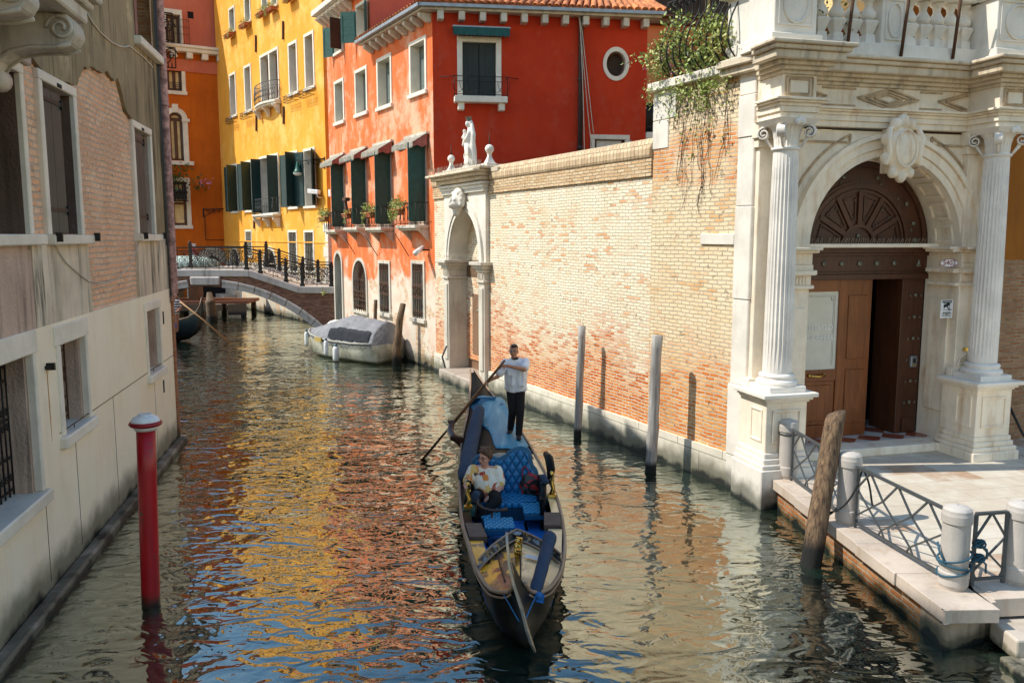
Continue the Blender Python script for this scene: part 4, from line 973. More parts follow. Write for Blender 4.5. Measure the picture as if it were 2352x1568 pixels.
for i in range(11):
    x = .25+(RD.w-.4)*i/10; mm = MB(); mm.box(x-.1, x+.1, -.38, 0, z-.45, z-.17); rp(mm.build('eave_bracket', M['istria_grime'], ob_, .02))
# awnings and little balconies of the canal side windows
awl = ['pale canvas awning farthest left on the orange house','second canvas awning from the left on the orange house','third canvas awning from the left on the orange house','largest canvas awning nearest the corner of the orange house']
bll = ['leftmost window balcony of the orange house','second window balcony from the left on the orange house','third window balcony from the left on the orange house','window balcony nearest the corner of the orange house']
AW = [('E',168,285,192,255),('E',287,432,155,226),('E',430,592,115,198),('E',628,806,68,148)]
BL = [('E',205,281,575,668),('E',325,421,562,668),('E',468,581,548,665),('E',685,797,528,650)]
for i in range(4):
    r = FO.rc(*AW[i]); x0, x1 = Rlo[i][0]-.22, Rlo[i][1]+.2; zt = r[3]
    t = thing('window_awning', awl[i], 'awning', FO.M, 'canvas awnings over the tall windows'); m = MB(); m.box(x0-.03, x1+.03, -.12, 0, zt-.06, zt+.02); m.build('cover_board', M['istria_grime'], t)
    m = MB(); k = 18; d = .58; dz = .34
    m.quad((x0,-.1,zt-.05),(x1,-.1,zt-.05),(x1,-d,zt-dz),(x0,-d,zt-dz))
    for j in range(k):
        a, b = x0+(x1-x0)*j/k, x0+(x1-x0)*(j+1)/k; m.add([(a,-d,zt-dz),(b,-d,zt-dz),(b,-d-.01,zt-dz-.14),((a+b)/2,-d-.01,zt-dz-.21),(a,-d-.01,zt-dz-.14)], [(0,1,2,3,4)])
    m.build('canopy', M['awning_pale'], t)
    [MB().add([(x,-.06,zt-.05),(x,-d,zt-dz),(x,-d,zt-dz-.15),(x,-d*.7,zt-dz-.1),(x,-d*.45,zt-dz-.16),(x,-.06,zt-dz-.08)], [(0,1,2,3,4,5)]).build('side_flap', M['awning_side'], t) for x in (x0, x1)]
    x0, x1, zb = Rlo[i][0]-.15, Rlo[i][1]+.12, Rlo[i][2]
    t = thing('window_balcony', bll[i], 'balcony', FO.M, 'balconies under the tall windows'); m = MB(); m.box(x0, x1, -.52, 0, zb-.13, zb-.02); m.box(x0+.04, x1-.04, -.44, 0, zb-.2, zb-.13); m.build('slab', M['istria_grime'], t, .015)
    for xx in (x0+.1, x1-.1):
        m = MB(); m.prism([(-.36,zb-.2),(-.2,zb-.34),(0,zb-.55),(0,zb-.2)], xx-.06, xx+.06); m.v = [(b, a, c) for a, b, c in m.v]; m.build('corbel', M['istria_grime'], t)
    m = MB(); y = -.48; h = .72; m.tube([(x0,-.02,zb+h),(x0,y,zb+h),(x1,y,zb+h),(x1,-.02,zb+h)], .016, 5, smooth=False); m.tube([(x0,-.02,zb+.04),(x0,y,zb+.04),(x1,y,zb+.04),(x1,-.02,zb+.04)], .012, 5, smooth=False)
    k = 5
    for j in range(k):
        c_ = x0+(x1-x0)*(j+.5)/k; rx = (x1-x0)/k*.46
        m.tube([(c_+rx*math.cos(2*pi*q/14), y, zb+.37+.3*math.sin(2*pi*q/14)) for q in range(14)], .009, 4, closed=True)
    for j in range(k+1): m.tube([(x0+(x1-x0)*j/k,y,zb-.02),(x0+(x1-x0)*j/k,y,zb+h)], .009, 4)
    for xx in (x0, x1):
        for q in (.33,.66): m.tube([(xx,y*q,zb),(xx,y*q,zb+h)], .009, 4)
    m.build('railing', M['iron'], t)
    if i == 0: continue
    # diagonal stay below
    m = MB(); m.tube([(x0+.05,-.05,zb-1.1),(x0-.1,-.5,zb-.3)], .015, 4); m.build('stay', M['iron_rust'], t)
FL = [(.35,'bushy green plants in a box left of the first orange house balcony',1.7,3,0),(.55,'terracotta flower box on the third balcony of the orange house',1.5,3,2),(.35,'leafy flower box with trailing ivy on the corner-side balcony',1.9,8,3),(.6,'small red planter on the second balcony of the orange house',.7,1,1)]
for i, (q, lb, big, hg, wi) in enumerate(FL):
    r = Rlo[wi]; flower_box(lb, FO.M @ Matrix.Translation((r[0]+(r[1]-r[0])*q-.25, -.45, r[2]+.35)), .85 if big > 1 else .6, seed=40+i, hang=hg, group='plants on the orange house balconies', big=big, d=.18, flowers=(i != 3))
# small camera and shutter stays
x, z = FO.pt('E',812,783); c_ = thing('security_camera', 'white tube security camera at the orange house corner beside the brick wall', 'security camera', FO.M @ Matrix.Translation((x,0,z))); MB().tube([(-.2,-.15,.06),(.2,-.6,-.1)], .09, 10).build('housing', M['cctv'], c_); MB().tube([(0,0,0),(0,-.3,0)], .03, 6).build('arm', M['iron'], c_)
x, z = FO.pt('E',395,470); c_ = thing('flood_lamp', 'dark rusty lamp on a thin arm above the second orange house balcony', 'lamp', FO.M @ Matrix.Translation((x,0,z))); MB().box(-.35,.05,-.75,-.55,-.06,.08).build('lamp_head', M['iron_rust'], c_, .02); MB().tube([(.35,0,-.1),(.3,-.3,.08),(0,-.6,0)], .014, 5).build('arm', M['iron'], c_); MB().bar((-.2,-.65,-.06),(-.05,-.65,-.4), .09, .05).build('bracket', M['iron_rust'], c_)
# ================================================================= TIMBER ATTIC BUILDING BEHIND
FT = Frame((-2.0, 41.0), (18.0, 43.5)); tb = thing('timber_attic_building', 'salmon orange house with carved dark timber gallery behind the tiled roof', 'building', FT.M)
zt0 = FT.at(1490, 58)[1]; zt1 = FT.at(1490, 44)[1]
m = MB(); m.sheet(0, FT.w, -.5, zt0, []); cover_wall(m, 0, FT.w, 0, 6, -.5, zt0); m.build('wall', M['salmon'], tb)
m = MB(); m.box(-.2, FT.w+.2, -.35, .0, zt0, zt0+.3); m.box(-.2, FT.w+.2, -.55, 0, zt0+.3, zt0+.42); m.build('fascia', M['timber_lite'], tb, .02)
zg = zt0+.42; zG = zg+2.6
m = MB(); m.box(0, FT.w, -.4, 5, zg, zG); m.build('gallery_wall', M['cream'], tb)
k = 7; wd = FT.w/k
for i in range(k):
    x0, x1 = i*wd+.45, (i+1)*wd-.45; m = MB(); m.box(x0-.2, x1+.2, -.5, -.4, zg, zG)
    m.box(x0-.3, x0, -.6, -.5, zg, zG); m.box(x1, x1+.3, -.6, -.5, zg, zG); m.box(x0, x1, -.6, -.5, zg, zg+.25)
    c, zc_ = (x0+x1)/2, zg+1.15; pts = [(c-.85,zc_),(c,zc_-.6),(c+.85,zc_),(c,zc_+.6)]
    for a, b in zip(pts, pts[1:]+pts[:1]): m.bar((a[0],-.58,a[1]),(b[0],-.58,b[1]), .12, .13)
    m.ball((c,-.55,zc_), .12, .1, .12, 10, 6)
    for q in range(3): m.tube(spiral(c-.35+.35*q, zc_, .17, 1.6, 12, q, -.54), .03, 4)
    m.build('carved_panel', M['timber'], tb)
# ================================================================= BRIDGE
BX, BY = -8.0, 37.1; FBR = Frame((BX-12, BY), (BX, BY)); BW = 3.2
br = thing('stone_bridge', 'low arched brick and stone footbridge with scrollwork iron railing', 'bridge', FBR.M)
def bx(u, v, off=0): return FBR.at(u, v, off)
cxb = bx(472, 640)[0]; half = 5.25; rise = 2.24; Rr = (half*half+rise*rise)/(2*rise); zc0 = rise-Rr
xe0, xe1 = 0.0, 12.05
za = bx(475, 619)[1]; kx, kz = bx(573, 620); lx, lz = bx(686, 657.5); zr = lz
top = [(2*cxb-lx-3, lz), (2*cxb-lx, lz), (2*cxb-kx, kz), (cxb, za), (kx, kz), (lx, lz), (xe1, lz-.02)]
band = .30
a_ = math.asin(half/Rr)
arc = [(cxb+Rr*math.sin(-a_+2*a_*i/30), zc0+Rr*math.cos(-a_+2*a_*i/30)) for i in range(31)]
ztop = lambda x: next(p[1]+(q[1]-p[1])*(x-p[0])/(q[0]-p[0]) for p, q in zip(top, top[1:]) if p[0]-1e-6 <= x <= q[0]+1e-6)
xs = sorted(set([top[0][0], xe1]+[p[0] for p in top]+[p[0] for p in arc])); m = MB(); vs = []; fs = []
def zarc(x):
    d = x-cxb
    return -.6 if abs(d) >= half else zc0+math.sqrt(Rr*Rr-d*d)
for a, b in zip(xs, xs[1:]):
    e = 1e-4; za0, zb0 = zarc(a+e), zarc(b-e)
    vs.append(((a,za0),(b,zb0),(b,ztop(b)-band),(a,ztop(a)-band)))
for y in (0, BW):
    m = MB()
    for q in vs: m.quad(*[(p[0],y,p[1]) for p in q])
    m.build('brick_spandrel', M['brick_bridge'], br)
m = MB()
for a, b in zip(arc, arc[1:]): m.quad((a[0],0,a[1]),(a[0],BW,a[1]),(b[0],BW,b[1]),(b[0],0,b[1]))
m.build('vault', M['brick_bridge'], br)
for a, b in zip(top, top[1:]):
    for y0, y1 in ((-.1,.22),(BW-.22,BW+.1)):
        m = MB(); m.prism([(a[0]+.004,a[1]-band),(b[0]-.004,b[1]-band),(b[0]-.004,b[1]),(a[0]+.004,a[1])], y0, y1); m.build('edge_stone', M['bridgestone'], br, .02)
m = MB()
for a, b in zip(top, top[1:]): m.quad((a[0],.22,a[1]-.1),(b[0],.22,b[1]-.1),(b[0],BW-.22,b[1]-.1),(a[0],BW-.22,a[1]-.1))
m.build('deck', M['paving'], br)
nb = 16
for i in range(nb):
    t0 = -a_+2*a_*i/nb; t1 = t0+2*a_/nb-.004
    if abs((t0+t1)/2) < .13: continue
    w = .30; m = MB()
    P = [(cxb+r*math.sin(t), zc0+r*math.cos(t)) for r, t in ((Rr-.02,t0),(Rr-.02,(t0+t1)/2),(Rr-.02,t1),(Rr+w,t1),(Rr+w,(t0+t1)/2),(Rr+w,t0))]
    m.prism(P, -.07, .2); P = [(cxb+r*math.sin(t), zc0+r*math.cos(t)) for r, t in ((Rr+w-.09,t0),(Rr+w-.09,t1),(Rr+w+.03,t1),(Rr+w+.03,t0))]; m.prism(P, -.12, .15); m.build('arch_stone', M['bridgestone'], br, .015)
k0 = FBR.pt('O',428,600)[0]; k1 = FBR.pt('O',850,600)[0]; kz0 = FBR.pt('O',640,665)[1]; kz1 = za-band-.01
MB().frustum(k0+.04, k1-.04, -.16, .3, kz0, k0, k1, -.16, .3, kz1).build('keystone', M['bridgestone'], br, .05)
# railings: post + panels on both edges
def rail_run(y, par):
    pz = [(cxb-6.2, None), (cxb-3.2, 1), (cxb-.1, None), (kx-.12, 1), (kx+.95, 0), (kx+2.75, 0), (lx+.12, 1), (xe1-.12, 1)]
    pz = [(FBR.pt('O',1195,300)[0], 1.15), (FBR.pt('C',860,900)[0], .95), (FBR.pt('C',1062,950)[0], .95), (FBR.pt('C',1190,960)[0], 1.0), (FBR.pt('C',1418,970)[0], 1.0)]
    pz = [(2*cxb-pz[0][0], 1.15)]+pz
    for x, h in pz:
        z = ztop(x); mm = MB(); mm.box(x-.065, x+.065, y-.065, y+.065, z, z+h*.93); mm.box(x-.09, x+.09, y-.09, y+.09, z, z+.12); mm.box(x-.085, x+.085, y-.085, y+.085, z+h*.93, z+h*.97)
        mm.ball((x,y,z+h*.97+.07), .075, .075, .085, 10, 7); mm.build('railing_post', M['iron'], par, .006)
    mm = MB(); H = .98
    for (xa, _), (xb, _) in zip(pz, pz[1:]):
        n = max(1, round((xb-xa)/.62)); 
        hz = lambda x: ztop(x)+H-.02
        for j in range(n):
            a = xa+(xb-xa)*j/n; b = xa+(xb-xa)*(j+1)/n; za_, zb_ = ztop(a), ztop(b)
            for q, r in ((H,.030),(H-.13,.017),(.09,.018),(.28,.013)): mm.bar((a,y,za_+q),(b,y,zb_+q), r*1.7, r*1.7)
            mm.bar((a,y,za_),(a,y,za_+H), .024, .024)
            c = (a+b)/2; zc = (za_+zb_)/2; rr = min(.17, (b-a)*.24)
            for s in (-1, 1):
                mm.tube(spiral(c+s*rr*1.05, zc+.28+rr*1.0, rr, 1.5, 16, pi/2, y, .22, s), .016, 4)
                mm.tube(spiral(c+s*rr*1.05, zc+H-.14-rr*1.0, rr, 1.5, 16, -pi/2, y, .22, -s), .016, 4)
                mm.tube(spiral(c+s*rr*.9, zc+.19, .075, 1.2, 10, 0, y, .3, s), .014, 4)
            mm.bar((c,y,zc+.28),(c,y,zc+H-.13), .014, .014)
    mm.build('railing_scrollwork', M['iron'], par)
rail_run(.06, br); rail_run(BW-.06, br)
# little weed
m = MB(); m.leaves((FBR.pt('C',1370,1112)[0], -.12, FBR.pt('C',1370,1112)[1]), .12, .06, .14, 40, .09); tag(m.build('weed', M['leaf'], None, M=FBR.M), 'small green weed rooted in the bridge joint', 'weed')
# ---- things seen through and beyond the arch
def pile(name, label, base, top, r, mat, taper=None, group=None, n=12):
    b, t = Vector(base), Vector(top); d = t-b; root = thing(name, label, 'mooring post', T(b.x, b.y, 0), group)
    m = MB(); P = []; Rr_ = []; rg = random.Random(int(abs(b.x*100)))
    for i in range(13):
        q = i/12; P.append(Vector((d.x*q+rg.gauss(0,.006), d.y*q+rg.gauss(0,.006), b.z+d.z*q))); Rr_.append(r*(1+.04*math.sin(i*1.7))*(1.05-.1*q))
    if taper: P.append(P[-1]+d.normalized()*.02); Rr_.append(r*.8); P.append(P[-1]+d.normalized()*taper); Rr_.append(r*.45)
    m.tube(P, Rr_, n); m.build('shaft', mat, root); return root
p = ground(489, 737); pile('mooring_pile', 'thick brown wooden mooring pile with tapered top seen under the bridge arch', (p.x,p.y,-.5), (p.x-.1,p.y,atY(489,690,p.y).z), .27, M['postdark'], .42)
p2 = ground(416, 712); pile('mooring_pile', 'dark pile beside the jetty in the shadow below the bridge', (p2.x,p2.y,-.5), (p2.x,p2.y,atY(416,650,p2.y).z), .24, M['postdark'])
jt = thing('jetty', 'brown wooden landing stage under the bridge arch', 'jetty', T(-17.2, 47.2, 0, .05)); MB().box(-4.5, 2.4, -1.3, 1.3, .72, .88).build('deck', plain('reddish_deck_boards', (.27,.10,.05), .8), jt); m = MB(); [m.box(x-.12, x+.12, y-.12, y+.12, -.5, .72) for x in (-4,-1.8,.4,2.1) for y in (-1.1,1.1)]; m.box(1.3,2.3,-1.31,-1.2,.1,.7); m.box(-4.4,1.0,-1.31,-1.22,.35,.7); m.build('trestle', M['postdark'], jt)
bn = thing('wooden_bench', 'brown bench-like box on the landing stage', 'bench', T(-18.6, 47.2, .88)); MB().box(-1.3,.9,-.5,.5,.75,.9).build('top', M['timber_lite'], bn); MB().box(-1.2,-.9,-.4,.4,0,.75).build('support', M['timber_lite'], bn); MB().box(.3,.8,-.45,.45,0,.75).build('support', M['timber_lite'], bn)
def stripes():
    t = NT('red_white_spiral_paint', .5); o = t.xyz(); a = t.math('ARCTAN2', o[1], o[0]); q = t.math('FRACT', t.math('ADD', t.math('MULTIPLY', a, .1592), t.math('MULTIPLY', o[2], 1.1)))
    return t.done(t.mix(t.math('GREATER_THAN', q, .5), (.75,.70,.62), (.5,.05,.03)))
sp = ground(340, 700); pp = atY(344.5-4+0, 640, 49.5)
x, z = FB.at(443.5, 690); wpos = FB.wp(x, -1.2, 0); stp = MB(); stp.tube([(0,0,.3),(0,0,4.0)], .16, 10); tag(stp.build('striped_pole', stripes(), None, M=T(wpos.x, wpos.y, 0)), 'thin red and white barber striped pole behind the landing stage', 'striped pole')
stp = thing('stone_steps', 'pale water steps at the foot of the yellow wall beyond the arch', 'steps', FY.M); m = MB(); [m.box(.3, 3.2-.5*i, -1.6+.4*i, 0, -.3, .25+.25*i) for i in range(3)]; m.build('treads', M['step'], stp, .02)
# black gondola emerging left
def small_gondola():
    L_ = 6.5; rows = []
    st = [(-.05,.03,1.95,1.15),(.04,.06,1.62,.75),(.2,.1,1.34,.45),(.55,.2,1.12,.22),(1.2,.42,.94,.05),(2.4,.6,.84,-.1),(4,.68,.80,-.15),(6.5,.70,.80,-.15)]
    m = MB(); vs = []
    for s, b, g, k in st:
        vs += [(-s,-b,g),(-s,-b*.7,max(k,k+.1)),(-s,0,k-.02),(-s,b*.7,max(k,k+.1)),(-s,b,g)]
    fs = [(i*5+j, i*5+j+1, i*5+j+6, i*5+j+5) for i in range(len(st)-1) for j in range(4)]
    m.add(vs, fs, True); return m, st
g0 = ground(455, 748); gp = atY(467, 706, 35.4)
gd = thing('black_gondola', 'black gondola nosing out from behind the left building before the bridge', 'gondola', T(gp.x-.1, gp.y, -.1, .16))
M['lacquer'] = plain('black_lacquer', (.012,.012,.013), .18, spec=.8, var=.4)
m, st = small_gondola(); m.build('hull', M['lacquer'], gd)
m = MB(); m.tube([(-s,-b,g) for s,b,g,k in st], .03, 5); m.tube([(-s,b,g) for s,b,g,k in st], .03, 5); m.build('gunwale', plain('worn_gunwale_wood', (.20,.13,.08), .5), gd)
m = MB(); vs = [p for s,b,g,k in st[2:] for p in ((-s,-b,g-.03),(-s,b,g-.03))]; m.add(vs, [(2*i,2*i+1,2*i+3,2*i+2) for i in range(len(st)-3)]); m.build('deck', M['lacquer'], gd)
m = MB(); m.tube([(-.10,0,.5),(-.02,0,.9),(.03,0,1.3),(.055,0,1.7),(.05,0,2.02)], [.02,.03,.03,.035,.02], 6); m.build('prow_iron', M['iron'], gd)
m = MB(); m.add([(-1.0,-.50,1.0),(-1.5,-.58,.94),(-1.45,-.62,.70),(-1.15,-.58,.62),(-.9,-.52,.80)], [(0,1,2,3,4)]); m.build('blue_cloth', plain('bright_blue_cloth', (.02,.12,.5), .8), gd)
q0 = atY(413, 692, 34.6); q1 = ground(533, 787); oar2 = MB(); dq = q0-Vector((0,0,0)); oar2.tube([q0-q1, (q0-q1)*.5, Vector((0,0,-.12))-(q0-q1)*.04], [.035,.03,.05], 6); tag(oar2.build('oar', plain('tan_oar_wood', (.42,.22,.09), .5), None, M=T(q1.x,q1.y,0)), 'long tan oar slanting into the water beside the black gondola', 'oar')
# ---- gondolier of that boat, only partly visible at the wall edge
gx = atY(410, 672, 34.9)
fg = thing('person', 'dark haired person in a striped shirt half hidden behind the left drainpipe', 'person', T(gx.x-.12, gx.y, gx.z-.9))
SKIN = plain('sunburnt_skin', (.42,.20,.12), .5, var=.1)
m = MB(); m.ball((0,0,.78), .10,.11,.13); capsule(m,(0,0,.55),(0,0,.7),.055,.055); capsule(m,(-.05,0,.1),(0,0,.5),.17,.16); capsule(m,(.14,0,.52),(.2,-.05,.25),.06,.05); capsule(m,(.2,-.05,.25),(.12,-.3,.12),.05,.04); capsule(m,(-.05,0,.15),(-.05,0,-.7),.14,.09); flesh('body', SKIN, fg, m, .02)
def stripeshirt():
    t = NT('striped_shirt_cloth', .9); q = t.math('FRACT', t.math('MULTIPLY', t.xyz()[2], 9.0)); return t.done(t.mix(t.math('GREATER_THAN', q, .5), (.75,.73,.7), (.02,.025,.04)))
m = MB(); capsule(m,(-.05,0,.1),(0,0,.5),.185,.175); capsule(m,(.14,0,.52),(.18,-.03,.36),.075,.07); flesh('shirt', stripeshirt(), fg, m, .02)
m = MB(); m.ball((0,.02,.83), .112,.12,.11); m.build('hair', plain('dark_hair', (.02,.013,.01), .6), fg)
# ================================================================= GARDEN BRICK WALL (plane shared with the tall terrace wall)
WC = (4.10, 14.20); FW = Frame((OA[0], OA[1]), WC)
gw = thing('garden_wall', 'long sunlit lime washed brick wall with stone footing beside the canal', 'wall', FW.M)
WZ = 6.1; xT = FW.at(1502, 300)[0]; xP = FW.at(1694, 500)[0]
# water gate opening limits
G0 = FW.pt('T',145,700)[0]; G1 = FW.pt('T',405,700)[0]
m = MB(); m.sheet(0, xT, .62, WZ, [(G0+.05, G1-.05, -.5, WZ+.1)]); m.quad((0,.45,.62),(0,.45,WZ),(xT,.45,WZ),(xT,.45,.62)); m.build('brickwork', M['brick_garden'], gw)
m = MB(); m.sheet(0, xP+.3, -.5, .62, [(G0+.05, G1-.05, -.6, .7)], -.07)
for a, b in ((0, G0+.05), (G1-.05, xP+.3)): m.quad((a,-.07,.62),(b,-.07,.62),(b,.02,.62),(a,.02,.62))
m.build('stone_footing', M['wallbase'], gw)
m = MB(); pr = [(-.07,WZ-.05),(-.09,WZ+.0),(-.09,WZ+.12),(0.02,WZ+.3),(.2,WZ+.36),(.40,WZ+.3),(.52,WZ+.12),(.52,WZ-.05)]
for a, b in ((0,G0+.02),(G1-.02,xT-.003)): m.sweepx(pr, a, b)
m.build('coping', M['coping'], gw)
m = MB()
for a, b in ((0,G0+.02),(G1-.02,xT-.003)): m.box(a, b, -.05, .0, WZ-.42, WZ-.05)
m.build('string_course', M['course'], gw)
m = MB(); m.box(FW.at(1612,545)[0], FW.at(1690,545)[0], -.045, .1, FW.at(1650,562)[1], FW.at(1650,537)[1]); m.build('stone_block', M['istria'], gw, .01)
# white washed rubble quoin at the far end
TZ = 7.28
tw = thing('terrace_wall', 'taller brick wall with stone coping carrying the planted terrace', 'wall', FW.M)
m = MB(); m.sheet(xT, xP+.05, .62, TZ, [], -.012); m.quad((xT,-.012,.6),(xT,4,.6),(xT,4,TZ),(xT,-.012,TZ)); m.build('brickwork', M['brick_tall'], tw)
m = MB(); m.box(xT-.08, xP+.2, -.13, 4, TZ, TZ+.17); m.build('coping', M['istria'], tw, .02)
m = MB()
for i, (a, b) in enumerate(((TZ-.55,TZ),(TZ-1.1,TZ-.56))): m.box(xT-.004, xT+(.72,.5)[i], -.03, .3, a, b)
m.build('corner_stones', M['istria'], tw, .012)
# creeper stems hanging over the wall (dark) with a few leaves
cr = thing('creeper', 'dry dark creeper stems hanging down the terrace brick wall', 'creeper', FW.M); m = MB(); l = MB(); rg = random.Random(5)
for i in range(22):
    x = xT+.5+rg.random()**.8*(xP-xT-.6); z = TZ; L = rg.uniform(.5, 2.9)*(.5+.5*(x-xT)/(xP-xT)); P = [(x,-.15,TZ+.1),(x,-.06,TZ-.15)]
    while z > TZ-L: z -= .16; x += rg.gauss(0,.04); P.append((x,-.035+rg.uniform(-.02,.01),z))
    m.tube(P, .006, 4)
    for p in P[1:]:
        if rg.random() < .4: m.leaves(p, .06, .03, .09, 2, .05, rg)
        if rg.random() < (.6 if p[2] > TZ-.6 else .1): l.leaves((p[0],p[1]-.03,p[2]), .1, .05, .12, 6, .075, rg)
m.build('stems', M['creeper'], cr); l.build('foliage', M['leaf'], cr)
# curved iron terrace railing
tr = thing('terrace_railing', 'bowed black wrought iron railing with scroll tops above the terrace wall', 'railing', FW.M)
ra0 = FW.at(1535, 120)[0]; zb = TZ+.17; n = 11; m = MB(); hR = 1.42
for i in range(n):
    x = ra0+.1+(xP-.1-ra0-.1)*i/(n-1)
    P = bez((x,.05,zb),(x,-.42,zb+.18),(x,-.28,zb+.7),(x,.02,zb+hR-.35),n=8)+bez((x,.02,zb+hR-.35),(x,.10,zb+hR-.1),(x,-.05,zb+hR+.03),(x,-.13,zb+hR-.1),n=6)[1:]+bez((x,-.13,zb+hR-.1),(x,-.14,zb+hR-.2),(x,-.03,zb+hR-.22),(x,-.04,zb+hR-.12),n=5)[1:]
    m.tube(P, .016, 5)
m.build('balusters', M['iron'], tr)
m = MB(); m.bar((ra0,-.02,zb+hR+.0),(xP-.05,-.02,zb+hR+.0), .06, .03); m.bar((ra0,.05,zb+hR*.72),(xP-.05,.05,zb+hR*.72), .03, .012); m.bar((ra0,.05,zb+.03),(xP-.05,.05,zb+.03), .03, .012); m.build('handrail', M['iron'], tr)
tp = thing('terrace_climber', 'loose yellow green climbing plant spilling through the bowed terrace railing', 'climbing plant', FW.M)
l = MB(); s_ = MB(); rg = random.Random(9)
for i in range(62):
    x = ra0-.3+(xP-ra0+.1)*rg.random(); q = math.sin(pi*min(1,max(0,(x-ra0+.2)/(xP-ra0))))
    l.leaves((x, rg.uniform(-.35,.25), zb+.1+rg.random()**1.2*(.35+.75*q)), .22, .18, .2, 34, .085, rg)
for i in range(26):
    x = ra0-.4+(xP-ra0+.4)*rg.random(); z = zb+rg.uniform(.2,.9); P = [(x,0,zb)]
    for k in range(6): P.append((P[-1][0]+rg.gauss(-.05,.08), P[-1][1]+rg.gauss(-.03,.06), P[-1][2]+rg.uniform(.05,.25)*(1 if k < 4 else -.4)))
    s_.tube(P, .008, 4); [l.leaves(p, .1,.1,.1, 5, .07, rg) for p in P]
for i in range(34): l.leaves((xT+rg.random()*(xP-xT), -.2, TZ+rg.uniform(-.25,.15)), .16,.06,.18, 10, .07, rg)
l.build('foliage', M['leaf'], tp); s_.build('stems', M['creeper'], tp); f = MB(); f.leaves(((ra0+xT)/2+.2,-.1,zb+.3), .6,.2,.4, 40, .06, rg); f.build('blossoms', M['flower'], tp)
for i, (q, lb) in enumerate(((.55,'terracotta pot behind the bowed terrace railing, left'),(.72,'terracotta pot in the middle behind the terrace railing'),(.88,'terracotta pot nearest the white balustrade on the terrace'))):
    x = ra0+(xP-ra0)*q; pt_ = MB(); pt_.lathe([(.14,0),(.2,.3),(.23,.34),(.22,.36)], (0,0,0), 14); tag(pt_.build('flower_pot', M['terracotta'], None, M=FW.M @ Matrix.Translation((x,.5,TZ+.17))), lb, 'flower pot', 'terrace pots')
# oleander and garden railing at the corner of the red house
ol = thing('oleander', 'pink flowering oleander bush beside the red house corner', 'shrub', FW.M @ Matrix.Translation((xT-.25, 1.1, 5.2)))
l = MB(); [l.leaves((rg.uniform(-.5,.5), rg.uniform(-.3,.4), rg.uniform(.3,3.0)), .4,.4,.45, 60, .14, rg) for i in range(16)]; l.build('foliage', M['leaf_dark'], ol); f = MB(); f.leaves((0,-.3,2.5), .6,.3,.7, 50, .07, rg); f.build('blossoms', M['flower'], ol); MB().tube([(0,0,-5),(0,0,1.0),(.1,0,2.4)], .04, 6).build('stem', M['creeper'], ol)
gr_ = thing('garden_fence', 'dark iron fence panel on a white sill between red house and terrace wall', 'fence', RD.M); m = MB()
fx0, fx1 = RD.w+.02, RD.pt('F',1660,850)[0]; fz0, fz1 = RD.pt('F',1600,955)[1], RD.pt('F',1600,735)[1]
for i in range(9): m.tube([(fx0+(fx1-fx0)*i/8,.2,fz0),(fx0+(fx1-fx0)*i/8,.2,fz1)], .03 if i != 1 else .07, 5)
m.bar((fx0,.2,fz1-.1),(fx1,.2,fz1-.1),.06); m.bar((fx0,.2,fz0+.2),(fx1,.2,fz0+.2),.06); m.build('panel', M['iron'], gr_)
MB().box(fx0, fx1+.3, 0, .5, fz0-.25, fz0).build('sill', M['istria'], gr_, .03)
# ================================================================= WATER GATE with statue
wg = thing('water_gate', 'white stone water gate with arch, lion head keystone and tall brown door', 'gate', FW.M)
gc = (G0+G1)/2; gw_ = G1-G0; zi = FW.pt('T',270,850)[1]; oh = gw_/2-.42   # impost height, half opening
zt = FW.pt('T',270,430)[1]; zcor = FW.pt('T',250,265)[1]; zen = FW.pt('T',270,400)[1]
zcrown = FW.pt('T',275,545)[1]; r_o = min(zcrown-zi, oh)
m = MB(); e = .12
m.box(G0, G0+.08, -e, .5, zi, zt); m.box(G1-.08, G1, -e, .5, zi, zt)
# spandrel around the arch
r_in = oh; k = 24; P = [(gc-r_in*math.cos(pi*i/k), zi+(zcrown-zi)*math.sin(pi*i/k)) for i in range(k+1)]
for (xa, za_), (xb, zb_) in zip(P, P[1:]):
    m.quad((xa,-e,za_),(xb,-e,zb_),(xb,-e,zt),(xa,-e,zt)); m.quad((xa,-e,za_),(xa,.75,za_),(xb,.75,zb_),(xb,-e,zb_))
m.box(G0+.08, gc-r_in, -e, .5, zi, zt-.001); m.box(gc+r_in, G1-.08, -e, .5, zi, zt-.001)
m.build('arch_wall', M['istria'], wg)
m = MB()
for (s0, s1, y) in ((1.02,1.10,-e-.04),(1.12,1.24,-e-.07)):
    for i in range(k):
        a0, a1 = pi*i/k, pi*(i+1)/k; q = lambda a, s: (gc-r_in*s*math.cos(a), zi+(zcrown-zi)*s*math.sin(a))
        p0, p1, p2, p3 = q(a0,s0), q(a1,s0), q(a1,s1), q(a0,s1)
        m.prism([p0,p1,p2,p3], y, -e+.01)
m.build('archivolt', M['istria'], wg)
for s in (-1, 1):
    m = MB(); xa = gc+s*oh; xb = G0 if s < 0 else G1
    m.box(min(xa,xb), max(xa,xb), -e-.05, .75, -.5, zi-.6); m.box(min(xa,xb)+.1, max(xa,xb)-.06, -e-.09, -e-.04, .6, zi-.75); m.build('jamb', M['istria_grime'], wg, .012)
for s in (-1, 1):
    m = MB(); xa = gc+s*oh; xb = G0 if s < 0 else G1; a, b = min(xa,xb), max(xa,xb)
    for (dz0, dz1, o) in ((-.6,-.52,.04),(-.52,-.3,.0),(-.3,-.2,.05),(-.2,-.1,.12),(-.1,0,.2)): m.box(a-o, b+o, -e-.06-o, .7, zi+dz0, zi+dz1)
    for j in range(4): m.box(a+.05+j*.09, a+.1+j*.09, -e-.1, -e-.05, zi-.5, zi-.33)
    m.build('impost', M['istria_grime'], wg, .01)
MB().box(gc-oh, gc+oh, .45, .75, zi-.55, zi).build('transom', M['door_weather'], wg)
